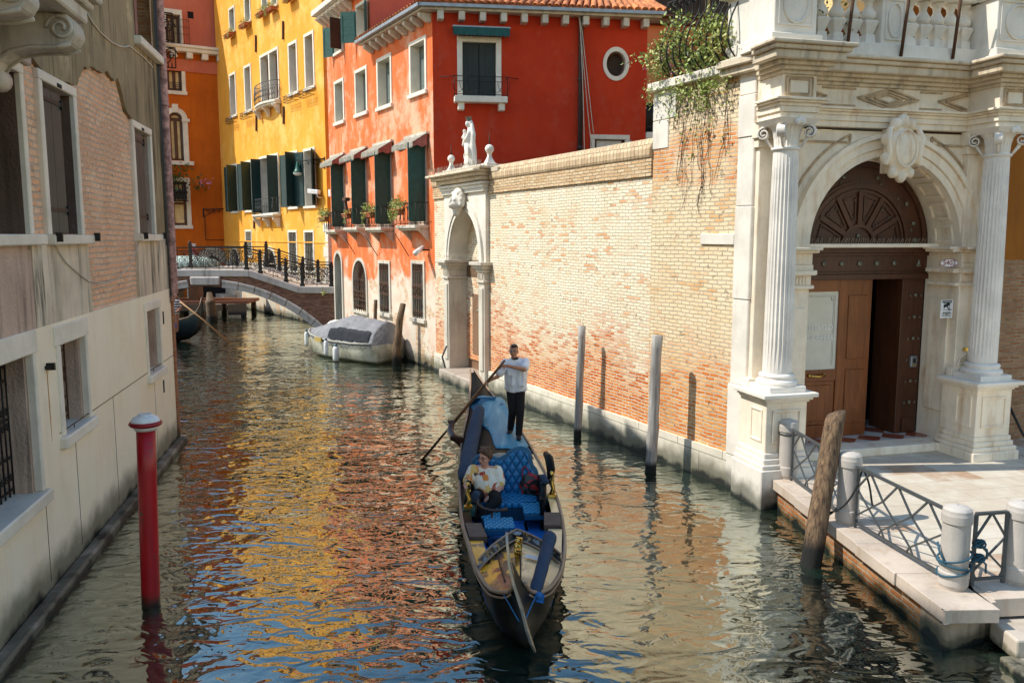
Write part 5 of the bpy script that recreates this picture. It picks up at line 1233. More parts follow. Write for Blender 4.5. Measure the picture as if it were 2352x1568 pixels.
d = MB(); d.box(gc-oh, gc+oh, .5, .6, .1, zi-.55); d.box(gc-oh+.35, gc+oh-.2, .46, .5, .7, zi-.95); d.box(gc-oh+.45, gc+oh-.3, .44, .46, .8, zi-1.05); dd = d.build('door', M['door_weather'], wg, .01)
MB().lathe([(.0,0),(.05,.01),(.06,.04),(.02,.09)], (0,0,0), 10).build('knocker', M['stud'], dd); dd.children[0].location = (gc-.1, .42, 2.2); dd.children[0].rotation_euler = (pi/2, 0, 0)
MB().box(gc-oh-.1, gc+oh+.1, -.5, .9, -.3, .32).build('threshold', M['footing'], wg, .03)
MB().quad((gc-oh,.9,zi),(gc+oh,.9,zi),(gc+oh,.9,zcrown),(gc-oh,.9,zcrown)).build('fanlight_back', M['red'], wg)
m = MB(); rg = random.Random(2)
for i in range(16):
    x = gc+rg.uniform(-oh*.85,oh*.85); z = zi+rg.uniform(.1,.85)*(zcrown-zi)*math.sqrt(max(.05,1-((x-gc)/oh)**2)); m.tube(spiral(x, z, .16, 1.7, 16, rg.uniform(0,6), .7, .2, rg.choice((1,-1))), .022, 4)
for i in range(9): a = pi*(i+.5)/9; m.tube([(gc,.7,zi),(gc+oh*math.cos(a),.7,zi+(zcrown-zi)*math.sin(a))], .014, 4)
m.build('fanlight_grille', M['iron'], wg)
# lion head keystone
m = MB(); zk = (zcrown+zt)/2+.02; y = -e-.2
m.ball((gc,y,zk), .24,.2,.3); m.ball((gc,y-.16,zk-.1), .12,.14,.11); m.ball((gc-.1,y-.14,zk+.06), .07,.06,.06); m.ball((gc+.1,y-.14,zk+.06), .07,.06,.06); m.ball((gc,y-.05,zk-.3), .1,.12,.14)
for i in range(11):
    a = pi*(.02+i/10*1.16)-.25; m.ball((gc+.27*math.cos(a),y+.02,zk+.3*math.sin(a)), .1,.1,.12)
m.ball((gc-.19,y-.05,zk+.25),.07); m.ball((gc+.19,y-.05,zk+.25),.07); capsule(m,(gc,y-.26,zk-.02),(gc,y-.2,zk+.12),.045,.03); m.box(gc-.2,gc+.2,-e-.1,.1,zk-.1,zt)
flesh('lion_head', M['istria'], wg, m, .022, 3)
m = MB()
for (z0, z1, o) in ((zt,zt+.1,.02),(zt+.1,zt+.2,.05),(zt+.2,zt+.27,.1),(zt+.27,zen+.62,.0)): m.box(G0-o, G1+o, -e-.06-o, .5, z0, z1)
zf = zen+.62; m.box(G0+.06,G1-.06,-e-.02,.5,zt+.26,zcor-.55)
m.build('entablature', M['istria'], wg, .008)
m = MB(); 
for (z0, z1, o) in ((zcor-.56,zcor-.48,.08),(zcor-.48,zcor-.36,.2),(zcor-.36,zcor-.26,.34),(zcor-.26,zcor-.18,.48)): m.box(G0-o*.9, G1+o*.45, -e-o, .55, z0, z1)
m.box(G0-.05,G1+.3,-e-.3,.7,zcor-.18,zcor-.1); m.build('cornice', M['cornice'], wg, .02)
m = MB(); m.box(G1+.003,G1+.5,.0,.6,WZ,zcor-.28); m.build('side_brick', M['brick_garden'], wg); MB().box(G1-.1,G1+.75,-.1,.7,zcor-.28,zcor-.16).build('side_slab', M['cornice'], wg, .01)
m = MB(); rg = random.Random(4)
for i in range(90):
    x = G0-.35+(gw_+1.0)*i/90; m.bar((x,-e-.4,zcor-.18),(x+rg.uniform(-.05,.05),-e-.46+rg.uniform(0,.1),zcor+.02), .006)
m.build('bird_spikes', M['spike'], wg); m = MB()
for i in range(40):
    x = gc-oh*1.1+2.2*oh*i/40; m.bar((x,-e-.1,zi),(x+rg.uniform(-.03,.03),-e-.15,zi+.14), .006)
m.build('bird_spikes', M['spike'], wg)
# ball finials and statue
zb = zcor-.1
for i, (cxp, lb) in enumerate(((190,'smaller looking stone ball finial with spike left of the statue'),(467,'stone ball finial with spike right of the statue'))):
    x = FW.pt('F', cxp, 1100)[0]; t = thing('ball_finial', lb, 'finial', FW.M @ Matrix.Translation((x, .0, zb)) @ Matrix.Scale(.55 if i == 0 else .60, 4), 'ball finials on the water gate')
    MB().box(-.25,.25,-.25,.25,0,.14).lathe([(.30,.14),(.26,.2),(.16,.36),(.11,.5),(.12,.56),(.15,.6)], (0,0,0), 4, smooth=False, square=True).build('pedestal', M['istria'], t, .01)
    MB().ball((0,0,.79), .21, nu=20, nv=14).build('ball', M['istria'], t); MB().lathe([(.05,.97),(.035,1.2),(.008,1.62)], (0,0,0), 8).build('spike', M['iron_rust'], t)
sx_ = FW.pt('F',318,1100)[0]; st = thing('statue', 'white stone crowned madonna statue on top of the water gate', 'statue', FW.M @ Matrix.Translation((sx_, .05, zb)) @ Matrix.Scale(.62, 4))
MB().box(-.42,.42,-.3,.3,0,.12).box(-.34,.34,-.26,.26,.12,.22).build('plinth', M['istria'], st, .015)
m = MB(); z = .22
capsule(m,(.05,0,z+.12),(.08,0,z+.7),.30,.26); capsule(m,(.08,0,z+.7),(.0,0,z+1.35),.26,.20); capsule(m,(0,0,z+1.35),(-.02,0,z+1.62),.20,.15)
m.ball((-.10,-.08,z+1.93), .12,.13,.15); capsule(m,(-.04,0,z+1.6),(-.08,-.04,z+1.85),.1,.09); m.ball((-.05,.03,z+1.93), .15,.14,.18)
capsule(m,(.08,.05,z+1.85),(.22,.05,z+1.4),.09,.13); capsule(m,(.22,.05,z+1.4),(.26,.0,z+.9),.13,.11); capsule(m,(.26,0,z+.9),(.3,0,z+.2),.12,.13)
# child on her arm
m.ball((-.28,-.18,z+1.6), .085,.085,.095); capsule(m,(-.26,-.16,z+1.25),(-.27,-.17,z+1.48),.12,.09); capsule(m,(-.27,-.2,z+1.2),(-.3,-.26,z+.95),.07,.05); capsule(m,(-.3,-.2,z+1.45),(-.36,-.28,z+1.3),.05,.04)
capsule(m,(.12,-.12,z+1.5),(.1,-.26,z+1.2),.09,.08); capsule(m,(.1,-.26,z+1.2),(-.18,-.24,z+1.1),.08,.06)
for i in range(16):
    a = rnd.uniform(-2.8,.4); x = .05+.27*math.cos(a); y = .24*math.sin(a); capsule(m,(x*.85,y*.8,z+rnd.uniform(.8,1.2)),(x*1.05+rnd.uniform(-.06,.06),y,z+.05),.035,.06)
for i in range(5): capsule(m,(-.15+.1*i,-.24,z+1.05-.06*i),(.0+.08*i,-.27,z+.55-.03*i),.045,.03)
m.ball((-.2,-.1,z+.16),.15,.14,.16); m.ball((-.1,-.2,z+.1),.12,.1,.1)
flesh('figure', M['istria'], st, m, .02, 2)
m = MB(); m.tube([(-.3-.03,-.15,z+.15+.0)]+[(-.22-.15*math.sin(pi*i/8),-.15,z+.2+.5*i/8) for i in range(9)], [.04]*3+[.045]*4+[.03,.02,.008], 6); m.build('crescent', M['istria'], st)
m = MB(); m.lathe([(.10,0),(.11,.05),(.10,.06)], (-.08,-.04,z+2.06), 14); 
for k in range(9): a = 2*pi*k/9; m.bar((-.08+.1*math.cos(a),-.04+.1*math.sin(a),z+2.1),(-.08+.13*math.cos(a),-.04+.13*math.sin(a),z+2.26), .05, .015)
m.build('crown', M['stud'], st)
# low iron arm at the gate
m = MB(); m.tube([(gc-oh-.1,-.25,.25),(gc-oh-.02,-.4,.7),(gc-oh+.1,-.3,1.05)], .03, 6); tag(m.build('mooring_iron', M['railgrey'], None, M=FW.M), 'bent grey iron mooring arm at the foot of the water gate', 'mooring iron')
# ================================================================= STONE PORTAL
ang = math.radians(15.1); FP = Frame(WC, (WC[0]+math.cos(ang), WC[1]+math.sin(ang))); PV = .5
po = thing('stone_portal', 'monumental white stone portal with fluted columns, arch and cartouche', 'portal', FP.M)
AX, AZ, RI, RO, DP = 2.66, 4.30, 1.58, 1.97, .75     # arch centre, springing, inner and outer radius, depth
XR = 5.02
# pier at the canal corner (its long side lies in the wall plane)
m = MB(); e1 = FP.M.inverted() @ FW.M
def fw2p(x, y): v = e1 @ Vector((x, y, 0)); return (v.x, v.y)
a_, b_ = fw2p(xP, -.05), fw2p(FW.w, -.05)
pier = [a_, b_, (b_[0]+.30, b_[1]+.0), (b_[0]+.30, .9), (a_[0]+.5, a_[1]+.3)]
zz = [-.5, .62, 1.9, 3.4, 5.0, 6.15, 6.85, 7.25]
for i in range(len(zz)-1):
    o = .012*(i % 2)+(.03 if i < 2 else 0); P = [(x-(o if j in (0,1) else 0), y-(o if j in (1,2) else 0)) for j, (x, y) in enumerate(pier)]; m.slab(P, zz[i]+.004, zz[i+1]-.004)
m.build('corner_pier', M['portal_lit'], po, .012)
# main wall with arched doorway
m = MB(); hx0, hx1 = AX-RI, AX+RI
m.sheet(.25, XR, -.5, 6.3, [(hx0, hx1, PV, AZ+RI)], .0); arch_fill(m, hx0, hx1, AZ, AZ+RI, 0, 36)
m.quad((XR,0,-.5),(XR,3,-.5),(XR,3,7.4),(XR,0,7.4)); m.build('front_wall', M['portal'], po)
m = MB(); m.quad((hx0,0,PV),(hx0,DP,PV),(hx0,DP,AZ),(hx0,0,AZ)); m.quad((hx1,0,PV),(hx1,0,AZ),(hx1,DP,AZ),(hx1,DP,PV))
k = 40
for i in range(k):
    a0, a1 = pi*i/k, pi*(i+1)/k; m.quad((AX+RI*math.cos(a0),0,AZ+RI*math.sin(a0)),(AX+RI*math.cos(a1),0,AZ+RI*math.sin(a1)),(AX+RI*math.cos(a1),DP+.2,AZ+RI*math.sin(a1)),(AX+RI*math.cos(a0),DP+.2,AZ+RI*math.sin(a0)))
m.build('reveal', M['portal'], po)
# coffers in the soffit
m = MB(); nb = 11
for i in range(nb):
    a0 = pi*i/nb+.05; a1 = pi*(i+1)/nb-.05
    for y0, y1, t0, t1 in ((.12,.17,a0,a1),(.52,.57,a0,a1)):
        for q in range(4):
            b0, b1 = t0+(t1-t0)*q/4, t0+(t1-t0)*(q+1)/4; r0, r1 = RI-.03, RI+.01
            vs = [(AX+r*math.cos(b), y, AZ+r*math.sin(b)) for b in (b0, b1) for r in (r0, r1) for y in (y0, y1)]
            m.add(vs, [(0,1,3,2),(4,6,7,5),(0,4,5,1),(2,3,7,6),(0,2,6,4),(1,5,7,3)])
    for b in (a0, a1):
        vs = [(AX+r*math.cos(c), y, AZ+r*math.sin(c)) for c in (b-.016, b+.016) for r in (RI-.03, RI+.01) for y in (.12, .57)]
        m.add(vs, [(0,1,3,2),(4,6,7,5),(0,4,5,1),(2,3,7,6),(0,2,6,4),(1,5,7,3)])
m.build('soffit_coffers', M['portal'], po)
m = MB(); m.arcband(AX, AZ, RI+.0, RI+.13, -.05, .02, n=48); m.arcband(AX, AZ, RI+.14, RI+.30, -.085, .02, n=48); m.arcband(AX, AZ, RI+.31, RO, -.14, .02, n=48); m.build('archivolt', M['portal'], po)
# spandrel panels
for s in (-1, 1):
    m = MB()
    def mp(x): return AX+s*x
    A1 = [(mp(RO*math.cos(a)+.12*0), AZ+RO*math.sin(a)) for a in ()]
    xo = 2.14 if s > 0 else 1.96; zt_ = 6.1
    edge = [(xo, AZ+1.02), (xo, zt_), (.85, zt_)]
    pts = [(mp(x), z) for x, z in edge]+[(mp((RO+.14)*math.cos(t)), AZ+(RO+.14)*math.sin(t)) for t in [1.16-.7*i/10 for i in range(11)] if (RO+.14)*math.cos(t) < xo]
    for q0, q1 in zip(pts, pts[1:]+pts[:1]): m.bar((q0[0],-.012,q0[1]),(q1[0],-.012,q1[1]), .035, .04, up=(0,1,0))
    m.build('spandrel_moulding', M['groove'], po)
# jambs, imposts
def jamb(x0, x1, nm='jamb'):
    m = MB(); m.box(x0, x1, -.10, .0, PV, AZ-.72); m.box(x0+.10, x1-.08, -.125, -.1, PV+.75, AZ-1.05)
    for o, z0, z1 in ((.13,PV,PV+.16),(.09,PV+.16,PV+.26),(.05,PV+.26,PV+.36)): m.box(x0-o*.4, x1+o*.5, -.10-o, .0, z0, z1)
    j = m.build(nm, M['portal'], po, .01)
    m = MB()
    for dz0, dz1, o in ((-.72,-.66,.05),(-.66,-.48,.02),(-.48,-.40,.10),(-.40,-.30,.05),(-.30,-.10,.03),(-.10,-.05,.12),(-.05,.0,.2)): m.box(x0-o*.3, x1+o*.5, -.11-o, .1, AZ+dz0, AZ+dz1)
    for q in range(6): m.box(x0+.05+q*(x1-x0-.1)/6, x0+.05+q*(x1-x0-.1)/6+.045, -.15, -.1, AZ-.64, AZ-.52)
    m.build('impost', M['portal'], po, .008); return j
jamb(hx1, hx1+.47); jamb(hx0-.47, hx0)
for xa, xb in ((hx1-.22,hx1-.001),(hx0+.001,hx0+.22)):
    m = MB()
    for dz0, dz1, o in ((-.72,-.66,.0),(-.48,-.40,.05),(-.10,-.05,.08),(-.05,.0,.14)): m.box(hx1-.10-o if xa > AX else hx0, hx1-.001 if xa > AX else hx0+.10+o, -.1, .6, AZ+dz0, AZ+dz1)
    m.box(hx1-.05 if xa > AX else hx0, hx1-.002 if xa > AX else hx0+.05, .08, .55, PV+.7, AZ-1.0); m.build('inner_impost', M['portal'], po, .008)
# columns
def column(cx):
    cy = -.50; r = .24; z0 = 1.92
    m = MB(); hw = .46
    ped = MB(); ped.box(cx-.38, cx+.38, cy-.33, .0, PV+.42, z0-.16); pe = ped.build('pedestal', M['portal'], po, .008)
    m = MB(); zb0 = -.5 if cx < 1 else PV-.02
    for o, a, b in ((.13,zb0,PV+.16),(.10,PV+.16,PV+.24),(.06,PV+.24,PV+.33),(.03,PV+.33,PV+.42)): m.box(cx-.38-o, cx+.38+o, cy-.33-o, .0, a, b)
    m.build('plinth', M['portal_lit'] if cx < 1 else M['portal'], pe, .015)
    m = MB()
    for o, a, b in ((.03,z0-.16,z0-.12),(.07,z0-.12,z0-.07),(.13,z0-.07,z0)): m.box(cx-.38-o, cx+.38+o, cy-.33-o, .0, a, b)
    m.build('cap', M['portal_lit'], pe, .01)
    m = MB(); w = .04
    for (a, b) in ((cx-.27, cx+.27),):
        y = cy-.335; za_, zb_ = PV+.58, z0-.28
        m.box(a, a+w, y-.02, y, za_, zb_); m.box(b-w, b, y-.02, y, za_, zb_); m.box(a+w, b-w, y-.02, y, za_, za_+w); m.box(a+w, b-w, y-.02, y, zb_-w, zb_)
    for s in (-1, 1):
        x = cx+s*.385; m.box(x-.012, x+.012, cy-.22, cy-.18, PV+.58, z0-.28); m.box(x-.012, x+.012, cy+.1, cy+.14, PV+.58, z0-.28); m.box(x-.012, x+.012, cy-.18, cy+.1, PV+.58, PV+.62); m.box(x-.012, x+.012, cy-.18, cy+.1, z0-.32, z0-.28)
    m.build('panel_moulding', M['portal'], pe, .006)
    sh = MB(); z = z0
    sh.box(cx-.34, cx+.34, cy-.34, cy+.3, z, z+.10); sh.lathe([(.33,0),(.345,.04),(.33,.08),(.285,.10),(.285,.12),(.30,.15),(.285,.18),(r+.01,.20)], (cx,cy,z+.10), 40, crisp=True); sh.build('column_base', M['column'], po, .006)
    zs, ze = z+.30, 5.86; nf = 24*6; vs = []; prof = []
    for i in range(9): q = i/8; prof.append((r*(1-.16*q**1.6), zs+(ze-zs)*q))
    for (rr, zz_) in prof:
        for kk in range(nf):
            ph = (kk % 6)/6; d = .022*max(0, math.sin(pi*ph))**.7*(1 if .01 < (zz_-zs)/(ze-zs) < .99 else 0) if kk % 6 else 0
            t = 2*pi*kk/nf; vs.append((cx+(rr-d)*math.cos(t), cy+(rr-d)*math.sin(t), zz_))
    fs = [(i*nf+k_, i*nf+(k_+1) % nf, (i+1)*nf+(k_+1) % nf, (i+1)*nf+k_) for i in range(8) for k_ in range(nf)]
    MB().add(vs, fs).build('column_shaft', M['column'], po)
    # capital: ring, fluted neck, volutes, abacus
    c = MB(); rt = r*.84; c.lathe([(rt,0),(rt+.035,.02),(rt+.035,.045),(rt,.06)], (cx,cy,ze), 32)
    c.lathe([(rt-.01,.06),(rt,.2),(rt+.03,.33),(rt+.09,.40)], (cx,cy,ze), 48, flute=.015, smooth=False)
    c.add([(cx+a*(.30),cy+b*.30,ze+.40) for a,b in ((-1,-1),(1,-1),(1,1),(-1,1))]+[(cx+a*.37,cy+b*.37,ze+.49) for a,b in ((-1,-1),(1,-1),(1,1),(-1,1))], [(0,3,2,1),(4,5,6,7),(0,1,5,4),(1,2,6,5),(2,3,7,6),(3,0,4,7)])
    cap = c.build('capital', M['column'], po)
    for sx2 in (-1, 1):
        for sy in (-1, 1):
            v = MB(); ax = Vector((sx2, sy, 0)).normalized()
            for q in range(-3, 4):
                off = Vector((-ax.y, ax.x, 0))*q*.018
                P = [Vector((cx,cy,0))+ax*(.36-.0+rr*0)+ax*a+off+Vector((0,0,ze+.29+b)) for a, _, b in spiral(0, 0, .105, 1.75, 20, pi*.6, 0, .2, -1)]
                v.tube(P, .016, 5)
            v.tube([Vector((cx,cy,ze+.05))+ax*(rt+.02), Vector((cx,cy,ze+.16))+ax*(rt+.1), Vector((cx,cy,ze+.24))+ax*(rt+.14)], [.02,.03,.035], 6); v.build('volute', M['column'], cap)
    f = MB(); [f.ball((cx+q*.05,cy-.36,ze+.45+abs(q)*-.02), .05,.05,.06,8,6) for q in (-1,0,1)]; f.build('rosette', M['column'], cap)
    # pilaster behind
    p = MB(); p.box(cx-.25, cx+.25, -.12, 0, z0, 5.95); p.box(cx-.33, cx+.33, -.16, 0, z0, z0+.14); p.box(cx-.3, cx+.3, -.15, 0, 5.95, 6.1); p.box(cx-.34, cx+.34, -.2, 0, 6.1, 6.34); p.build('pilaster', M['portal'], po, .01)
CX1, CX2 = .25, 4.48
column(CX1); column(CX2)
# entablature (breaks forward over the columns)
def band(name, mat, z0, z1, pr, bev=.008, xl=.02, xr=XR):
    """pr: list of (z0,z1,projection)"""
    m = MB()
    for a, b, o in pr:
        m.box(xl-o*.6, xr+o*.3, -.12-o, .3, a, b)
        for cx in (CX1, CX2): m.box(cx-.33-o, cx+.33+o, -.80-o, -.119-o, a, b)
    return m.build(name, mat, po, bev)
band('architrave', M['portal'], 6.3, 6.68, [(6.345,6.44,.0),(6.44,6.53,.03),(6.53,6.585,.05),(6.585,6.62,.10),(6.62,6.66,.14)])
band('frieze', M['portal'], 6.66, 7.02, [(6.66,7.02,-.01)])
def loz(c, w, h, y, half=0):
    m = MB(); pts = [(c-w,6.84),(c,6.84-h),(c+w,6.84),(c,6.84+h)]
    for i, (a, b) in enumerate(zip(pts, pts[1:]+pts[:1])):
        if half and ((a[0]+b[0])/2-c)*half < 0: continue
        m.bar((a[0],y,a[1]),(b[0],y,b[1]), .032, .05, up=(0,1,0))
    m.build('frieze_lozenge', M['groove'], po)
fm = (CX1+CX2)/2+.1
for w, h in ((.62,.165),(.46,.115),(.28,.07)): loz(fm, w, h, -.115)
for w, h in ((.62,.165),(.46,.115)): loz(CX1+.36, w, h, -.115, 1); loz(CX2-.36, w, h, -.115, -1)
for z in (6.70, 6.98):
    for xa, xb in ((CX1+.9, fm-.66), (fm+.66, CX2-.9)): MB().box(xa, xb, -.13, -.1, z-.014, z+.014).build('frieze_fillet', M['groove'], po)
for cx in (CX1, CX2):
    m = MB()
    for o in (.24, .18):
        y = -.795
        for a, b in (((cx-o,6.84-o*.6),(cx+o,6.84-o*.6)),((cx+o,6.84-o*.6),(cx+o,6.84+o*.6)),((cx+o,6.84+o*.6),(cx-o,6.84+o*.6)),((cx-o,6.84+o*.6),(cx-o,6.84-o*.6))): m.bar((a[0],y,a[1]),(b[0],y,b[1]), .025, .03, up=(0,1,0))
    m.build('frieze_panel', M['groove'], po)
band('bed_moulding', M['cornice'], 7.02, 7.2, [(7.02,7.08,.03),(7.08,7.14,.10),(7.14,7.2,.18)])
band('cornice', M['cornice'], 7.2, 7.5, [(7.2,7.33,.30),(7.33,7.40,.36),(7.40,7.46,.42)], .015)
# cornice return along the canal side
m = MB()
for a, b, o in ((7.20,7.33,.12),(7.33,7.46,.2)):
    P = [fw2p(xP-.4,-.05-o), fw2p(FW.w+.1,-.05-o), fw2p(FW.w+.1,.6), fw2p(xP-.4,.6)]; m.slab(P, a+.003, b+.003)
m.build('cornice_return', M['cornice'], po, .015)
# cartouche
cz = 5.98; cxx = 2.64; y0 = -.34; m = MB()
m.ball((cxx,y0-.03,cz), .30,.10,.40, 20, 12); m.ball((cxx,y0+.07,cz), .42,.14,.52, 20, 12)
for a, rr in ((.35,.12),(1.1,.13),(1.57,.15),(2.05,.13),(2.8,.12),(3.5,.12),(4.2,.11),(4.72,.13),(5.25,.11),(5.95,.12)):
    m.ball((cxx+.45*math.cos(a),y0+.03,cz+.58*math.sin(a)), rr,.10,rr*1.1, 10, 8)
for s in (-1, 1): m.tube([(cxx+s*.36,y0,cz+.45),(cxx+s*.47,y0-.06,cz+.2),(cxx+s*.40,y0-.04,cz-.1),(cxx+s*.48,y0-.02,cz-.35)], .06, 8)
m.box(cxx-.25,cxx+.25,y0+.05,.0,cz-.5,cz+.45)
m.v = [(cxx+(x-cxx)*.76, y, cz+(z-cz)*.80) for x, y, z in m.v]; flesh('cartouche', M['portal'], po, m, .018, 2); m = MB(); N = 26; m.tube([(cxx+.215*math.cos(2*pi*i/N), y0-.10, cz+.31*math.sin(2*pi*i/N)) for i in range(N)], .018, 6, closed=True); m.build('cartouche_rim', M['portal'], po)
# rosette and mail slot, medallion on right jamb
jx = hx1+.24
m = MB(); rz = FP.pt('H',1372,875,-.12)[1]; m.lathe([(.0,0),(.06,.0),(.13,.03),(.17,.03),(.19,.05),(.2,.0)], (0,0,0), 24, flute=.0); m.build('rosette', M['portal'], po).matrix_parent_inverse = Matrix.Translation((jx,-.125,rz)) @ Matrix.Rotation(pi/2, 4, 'X')
m = MB(); [m.tube([(jx+.06*math.cos(a),-.15,rz+.06*math.sin(a)),(jx+.1*math.cos(a+.25),-.165,rz+.1*math.sin(a+.25)),(jx+.15*math.cos(a+.35),-.165,rz+.15*math.sin(a+.35))], .012, 4) for a in [2*pi*i/14 for i in range(14)]]; m.build('rosette_petals', M['portal'], po)
MB().ball((jx,-.15,rz), .035).build('bell_hole', M['ink'], po)
mz = FP.pt('H',1378,785,-.12)[1]; MB().box(jx-.09, jx+.09, -.14, -.11, mz-.03, mz+.03).build('mail_slot', M['brass'], po)
# house number
nz = FP.pt('H',1404,238,-.14)[1]; nx = FP.pt('H',1404,238,-.14)[0]
m = MB(); N = 28; y = -.142-.03; m.add([(nx+.20*math.cos(2*pi*i/N), y, nz+.075*math.sin(2*pi*i/N)) for i in range(N)], [tuple(range(N))]); npl = m.build('number_plate', M['signwhite'], po)
m = MB(); m.tube([(nx+.195*math.cos(2*pi*i/N), y-.002, nz+.07*math.sin(2*pi*i/N)) for i in range(N)], .005, 4, closed=True); m.build('plate_rim', M['redink'], npl)
text_mesh('5402', .125, npl, M['redink'], 'digits', Matrix.Translation((nx, y-.004, nz)), sx=1.12)
# warning sign on the right jamb
r = FP.rc('H',1357,1432,470,582,-.125); wsn = thing('warning_sign', 'small white camera surveillance notice on the right portal jamb', 'sign', FP.M)
yy = -.135; sw = r[1]-r[0]; sh = r[3]-r[2]; MB().box(r[0], r[1], yy, -.124, r[2], r[3]).build('plate', M['signwhite'], wsn); cx = (r[0]+r[1])/2
MB().box(r[0]+.03, r[1]-.03, yy-.002, yy, r[3]-sh*.16, r[3]-sh*.03).build('title_bar', M['ink'], wsn); text_mesh('ATTENZIONE!', sh*.085, wsn, M['signwhite'], 'title', Matrix.Translation((cx, yy-.005, r[3]-sh*.095)))
m = MB(); zc_ = r[3]-sh*.36; m.bar((cx-.07,yy-.004,zc_+.0),(cx+.05,yy-.004,zc_+.05), .006, .05, up=(0,0,1)); m.bar((cx+.0,yy-.004,zc_),(cx+.05,yy-.004,zc_-.06), .006, .015); m.bar((cx+.05,yy-.004,zc_-.06),(cx+.1,yy-.004,zc_-.06), .006, .015); m.build('camera_symbol', M['ink'], wsn)
m = MB(); b = sh*.2
for (a0, a1, c0, c1) in ((-b,b,-b,-b+.006),(-b,b,b-.006,b),(-b,-b+.006,-b,b),(b-.006,b,-b,b)): m.box(cx+a0, cx+a1, yy-.003, yy, zc_+c0, zc_+c1)
m.build('symbol_frame', M['ink'], wsn)
text_mesh('AREA SOTTOPOSTA\nA VIDEOSORVEGLIANZA\nPER\nRAGIONI DI SICUREZZA', sh*.058, wsn, M['ink'], 'notice_text', Matrix.Translation((cx, yy-.004, r[2]+sh*.22)))
# ---- wooden door set into the arch
dw = thing('entrance_door', 'tall dark wooden double door with half round fan panel, right leaf standing open', 'door', FP.M)
yd = DP
# tympanum
m = MB(); m.add([(AX+(RI+.0)*math.cos(pi*i/36), yd, AZ+.05+(RI)*math.sin(pi*i/36)) for i in range(37)], [tuple(range(37))]); m.build('fan_panel', M['door'], dw)
m = MB(); z = AZ+.05
for r0, r1, o in ((1.02,1.10,.05),(1.10,1.16,.03),(1.42,1.5,.05),(.30,.36,.05),(.95,1.0,.03)): m.arcband(AX, z, r0, r1, yd-o, yd+.01, n=36)
for i in range(7):
    a = pi*(i+.0)/6
    if i in (0, 6): continue
    m.bar((AX+.34*math.cos(a),yd-.02,z+.34*math.sin(a)),(AX+.98*math.cos(a),yd-.02,z+.98*math.sin(a)), .09, .05, up=(0,1,0))
for i in range(6):
    a0, a1 = pi*i/6+.11, pi*(i+1)/6-.11; t = [(AX+rr*math.cos(a), z+rr*math.sin(a)) for rr, a in ((.45,a0+.1),(.88,a0),(.88,a1),(.45,a1-.1))]
    for p, q in zip(t, t[1:]+t[:1]): m.bar((p[0],yd-.01,p[1]),(q[0],yd-.01,q[1]), .025, .03, up=(0,1,0))
m.box(AX-1.1, AX+1.1, yd-.04, yd, z, z+.06); m.build('fan_ribs', M['door'], dw)
def stud(par, x, y, zz, r=.05, tri=0):
    m = MB()
    if tri: m.add([(x-r*.8,y,zz-r),(x+r*.8,y,zz-r),(x,y,zz+r),(x,y-.03,zz-.1*r)], [(0,1,3),(1,2,3),(2,0,3)])
    else:
        m.lathe([(r,0),(r*.8,.015),(r*.4,.02),(.0,.035)], (0,0,0), 10, flute=r*.22); m.v = [(x+a, y-c, zz+b) for a, b, c in m.v]
    m.build('stud', M['stud'], par)
for a in (.05,.30,.62,1.28,1.86,2.52,2.84,3.09): stud(dw, AX+1.28*math.cos(a), yd-.01, z+1.28*math.sin(a), .055)
for a in (.22,.8,1.2,1.94,2.35,2.9): stud(dw, AX+1.2*math.cos(a), yd-.01, z+1.2*math.sin(a), .04, 1)
for i in range(6):
    a = pi*(i+.5)/6; stud(dw, AX+.52*math.cos(a), yd-.01, z+.52*math.sin(a), .03, 1)
    for da in (-.12, .12): stud(dw, AX+.82*math.cos(a+da), yd-.01, z+.82*math.sin(a+da), .03, 1)
stud(dw, AX, yd-.02, z+.14, .05)
m = MB(); rg = random.Random(1)
for i in range(60): x = hx0+.05+(2*RI-.1)*i/60; m.bar((x,yd-.15,AZ+.03),(x+rg.uniform(-.03,.03),yd-.2,AZ+.15), .006)
m.build('bird_spikes', M['spike'], dw)
MB().box(hx0, hx1, yd-.3, yd+.2, AZ-.02, AZ+.05).build('stone_ledge', M['portal'], dw, .01)
m = MB(); m.box(hx0, hx1, yd-.02, yd+.2, AZ-.62, AZ-.02); m.box(hx0, hx1, yd-.10, yd-.02, AZ-.12, AZ-.02); m.box(hx0, hx1, yd-.06, yd-.02, AZ-.18, AZ-.12); m.box(hx0, hx1, yd-.08, yd-.02, AZ-.62, AZ-.52); m.box(hx0, hx1, yd-.05, yd-.02, AZ-.52, AZ-.47); tn = m.build('transom', M['door'], dw, .006)
for i in range(6): stud(tn, hx0+.48+i*(2*RI-.85)/6, yd-.03, AZ-.32, .06)
stud(tn, hx1-.2, yd-.03, AZ-.32, .07, 1)
zdt = AZ-.62; zf = PV+.16
m = MB(); m.box(hx0, hx0+.28, yd, yd+.16, zf, zdt); m.build('left_post', M['door'], dw, .006)
lx0, lx1 = hx0+.28, AX-.18
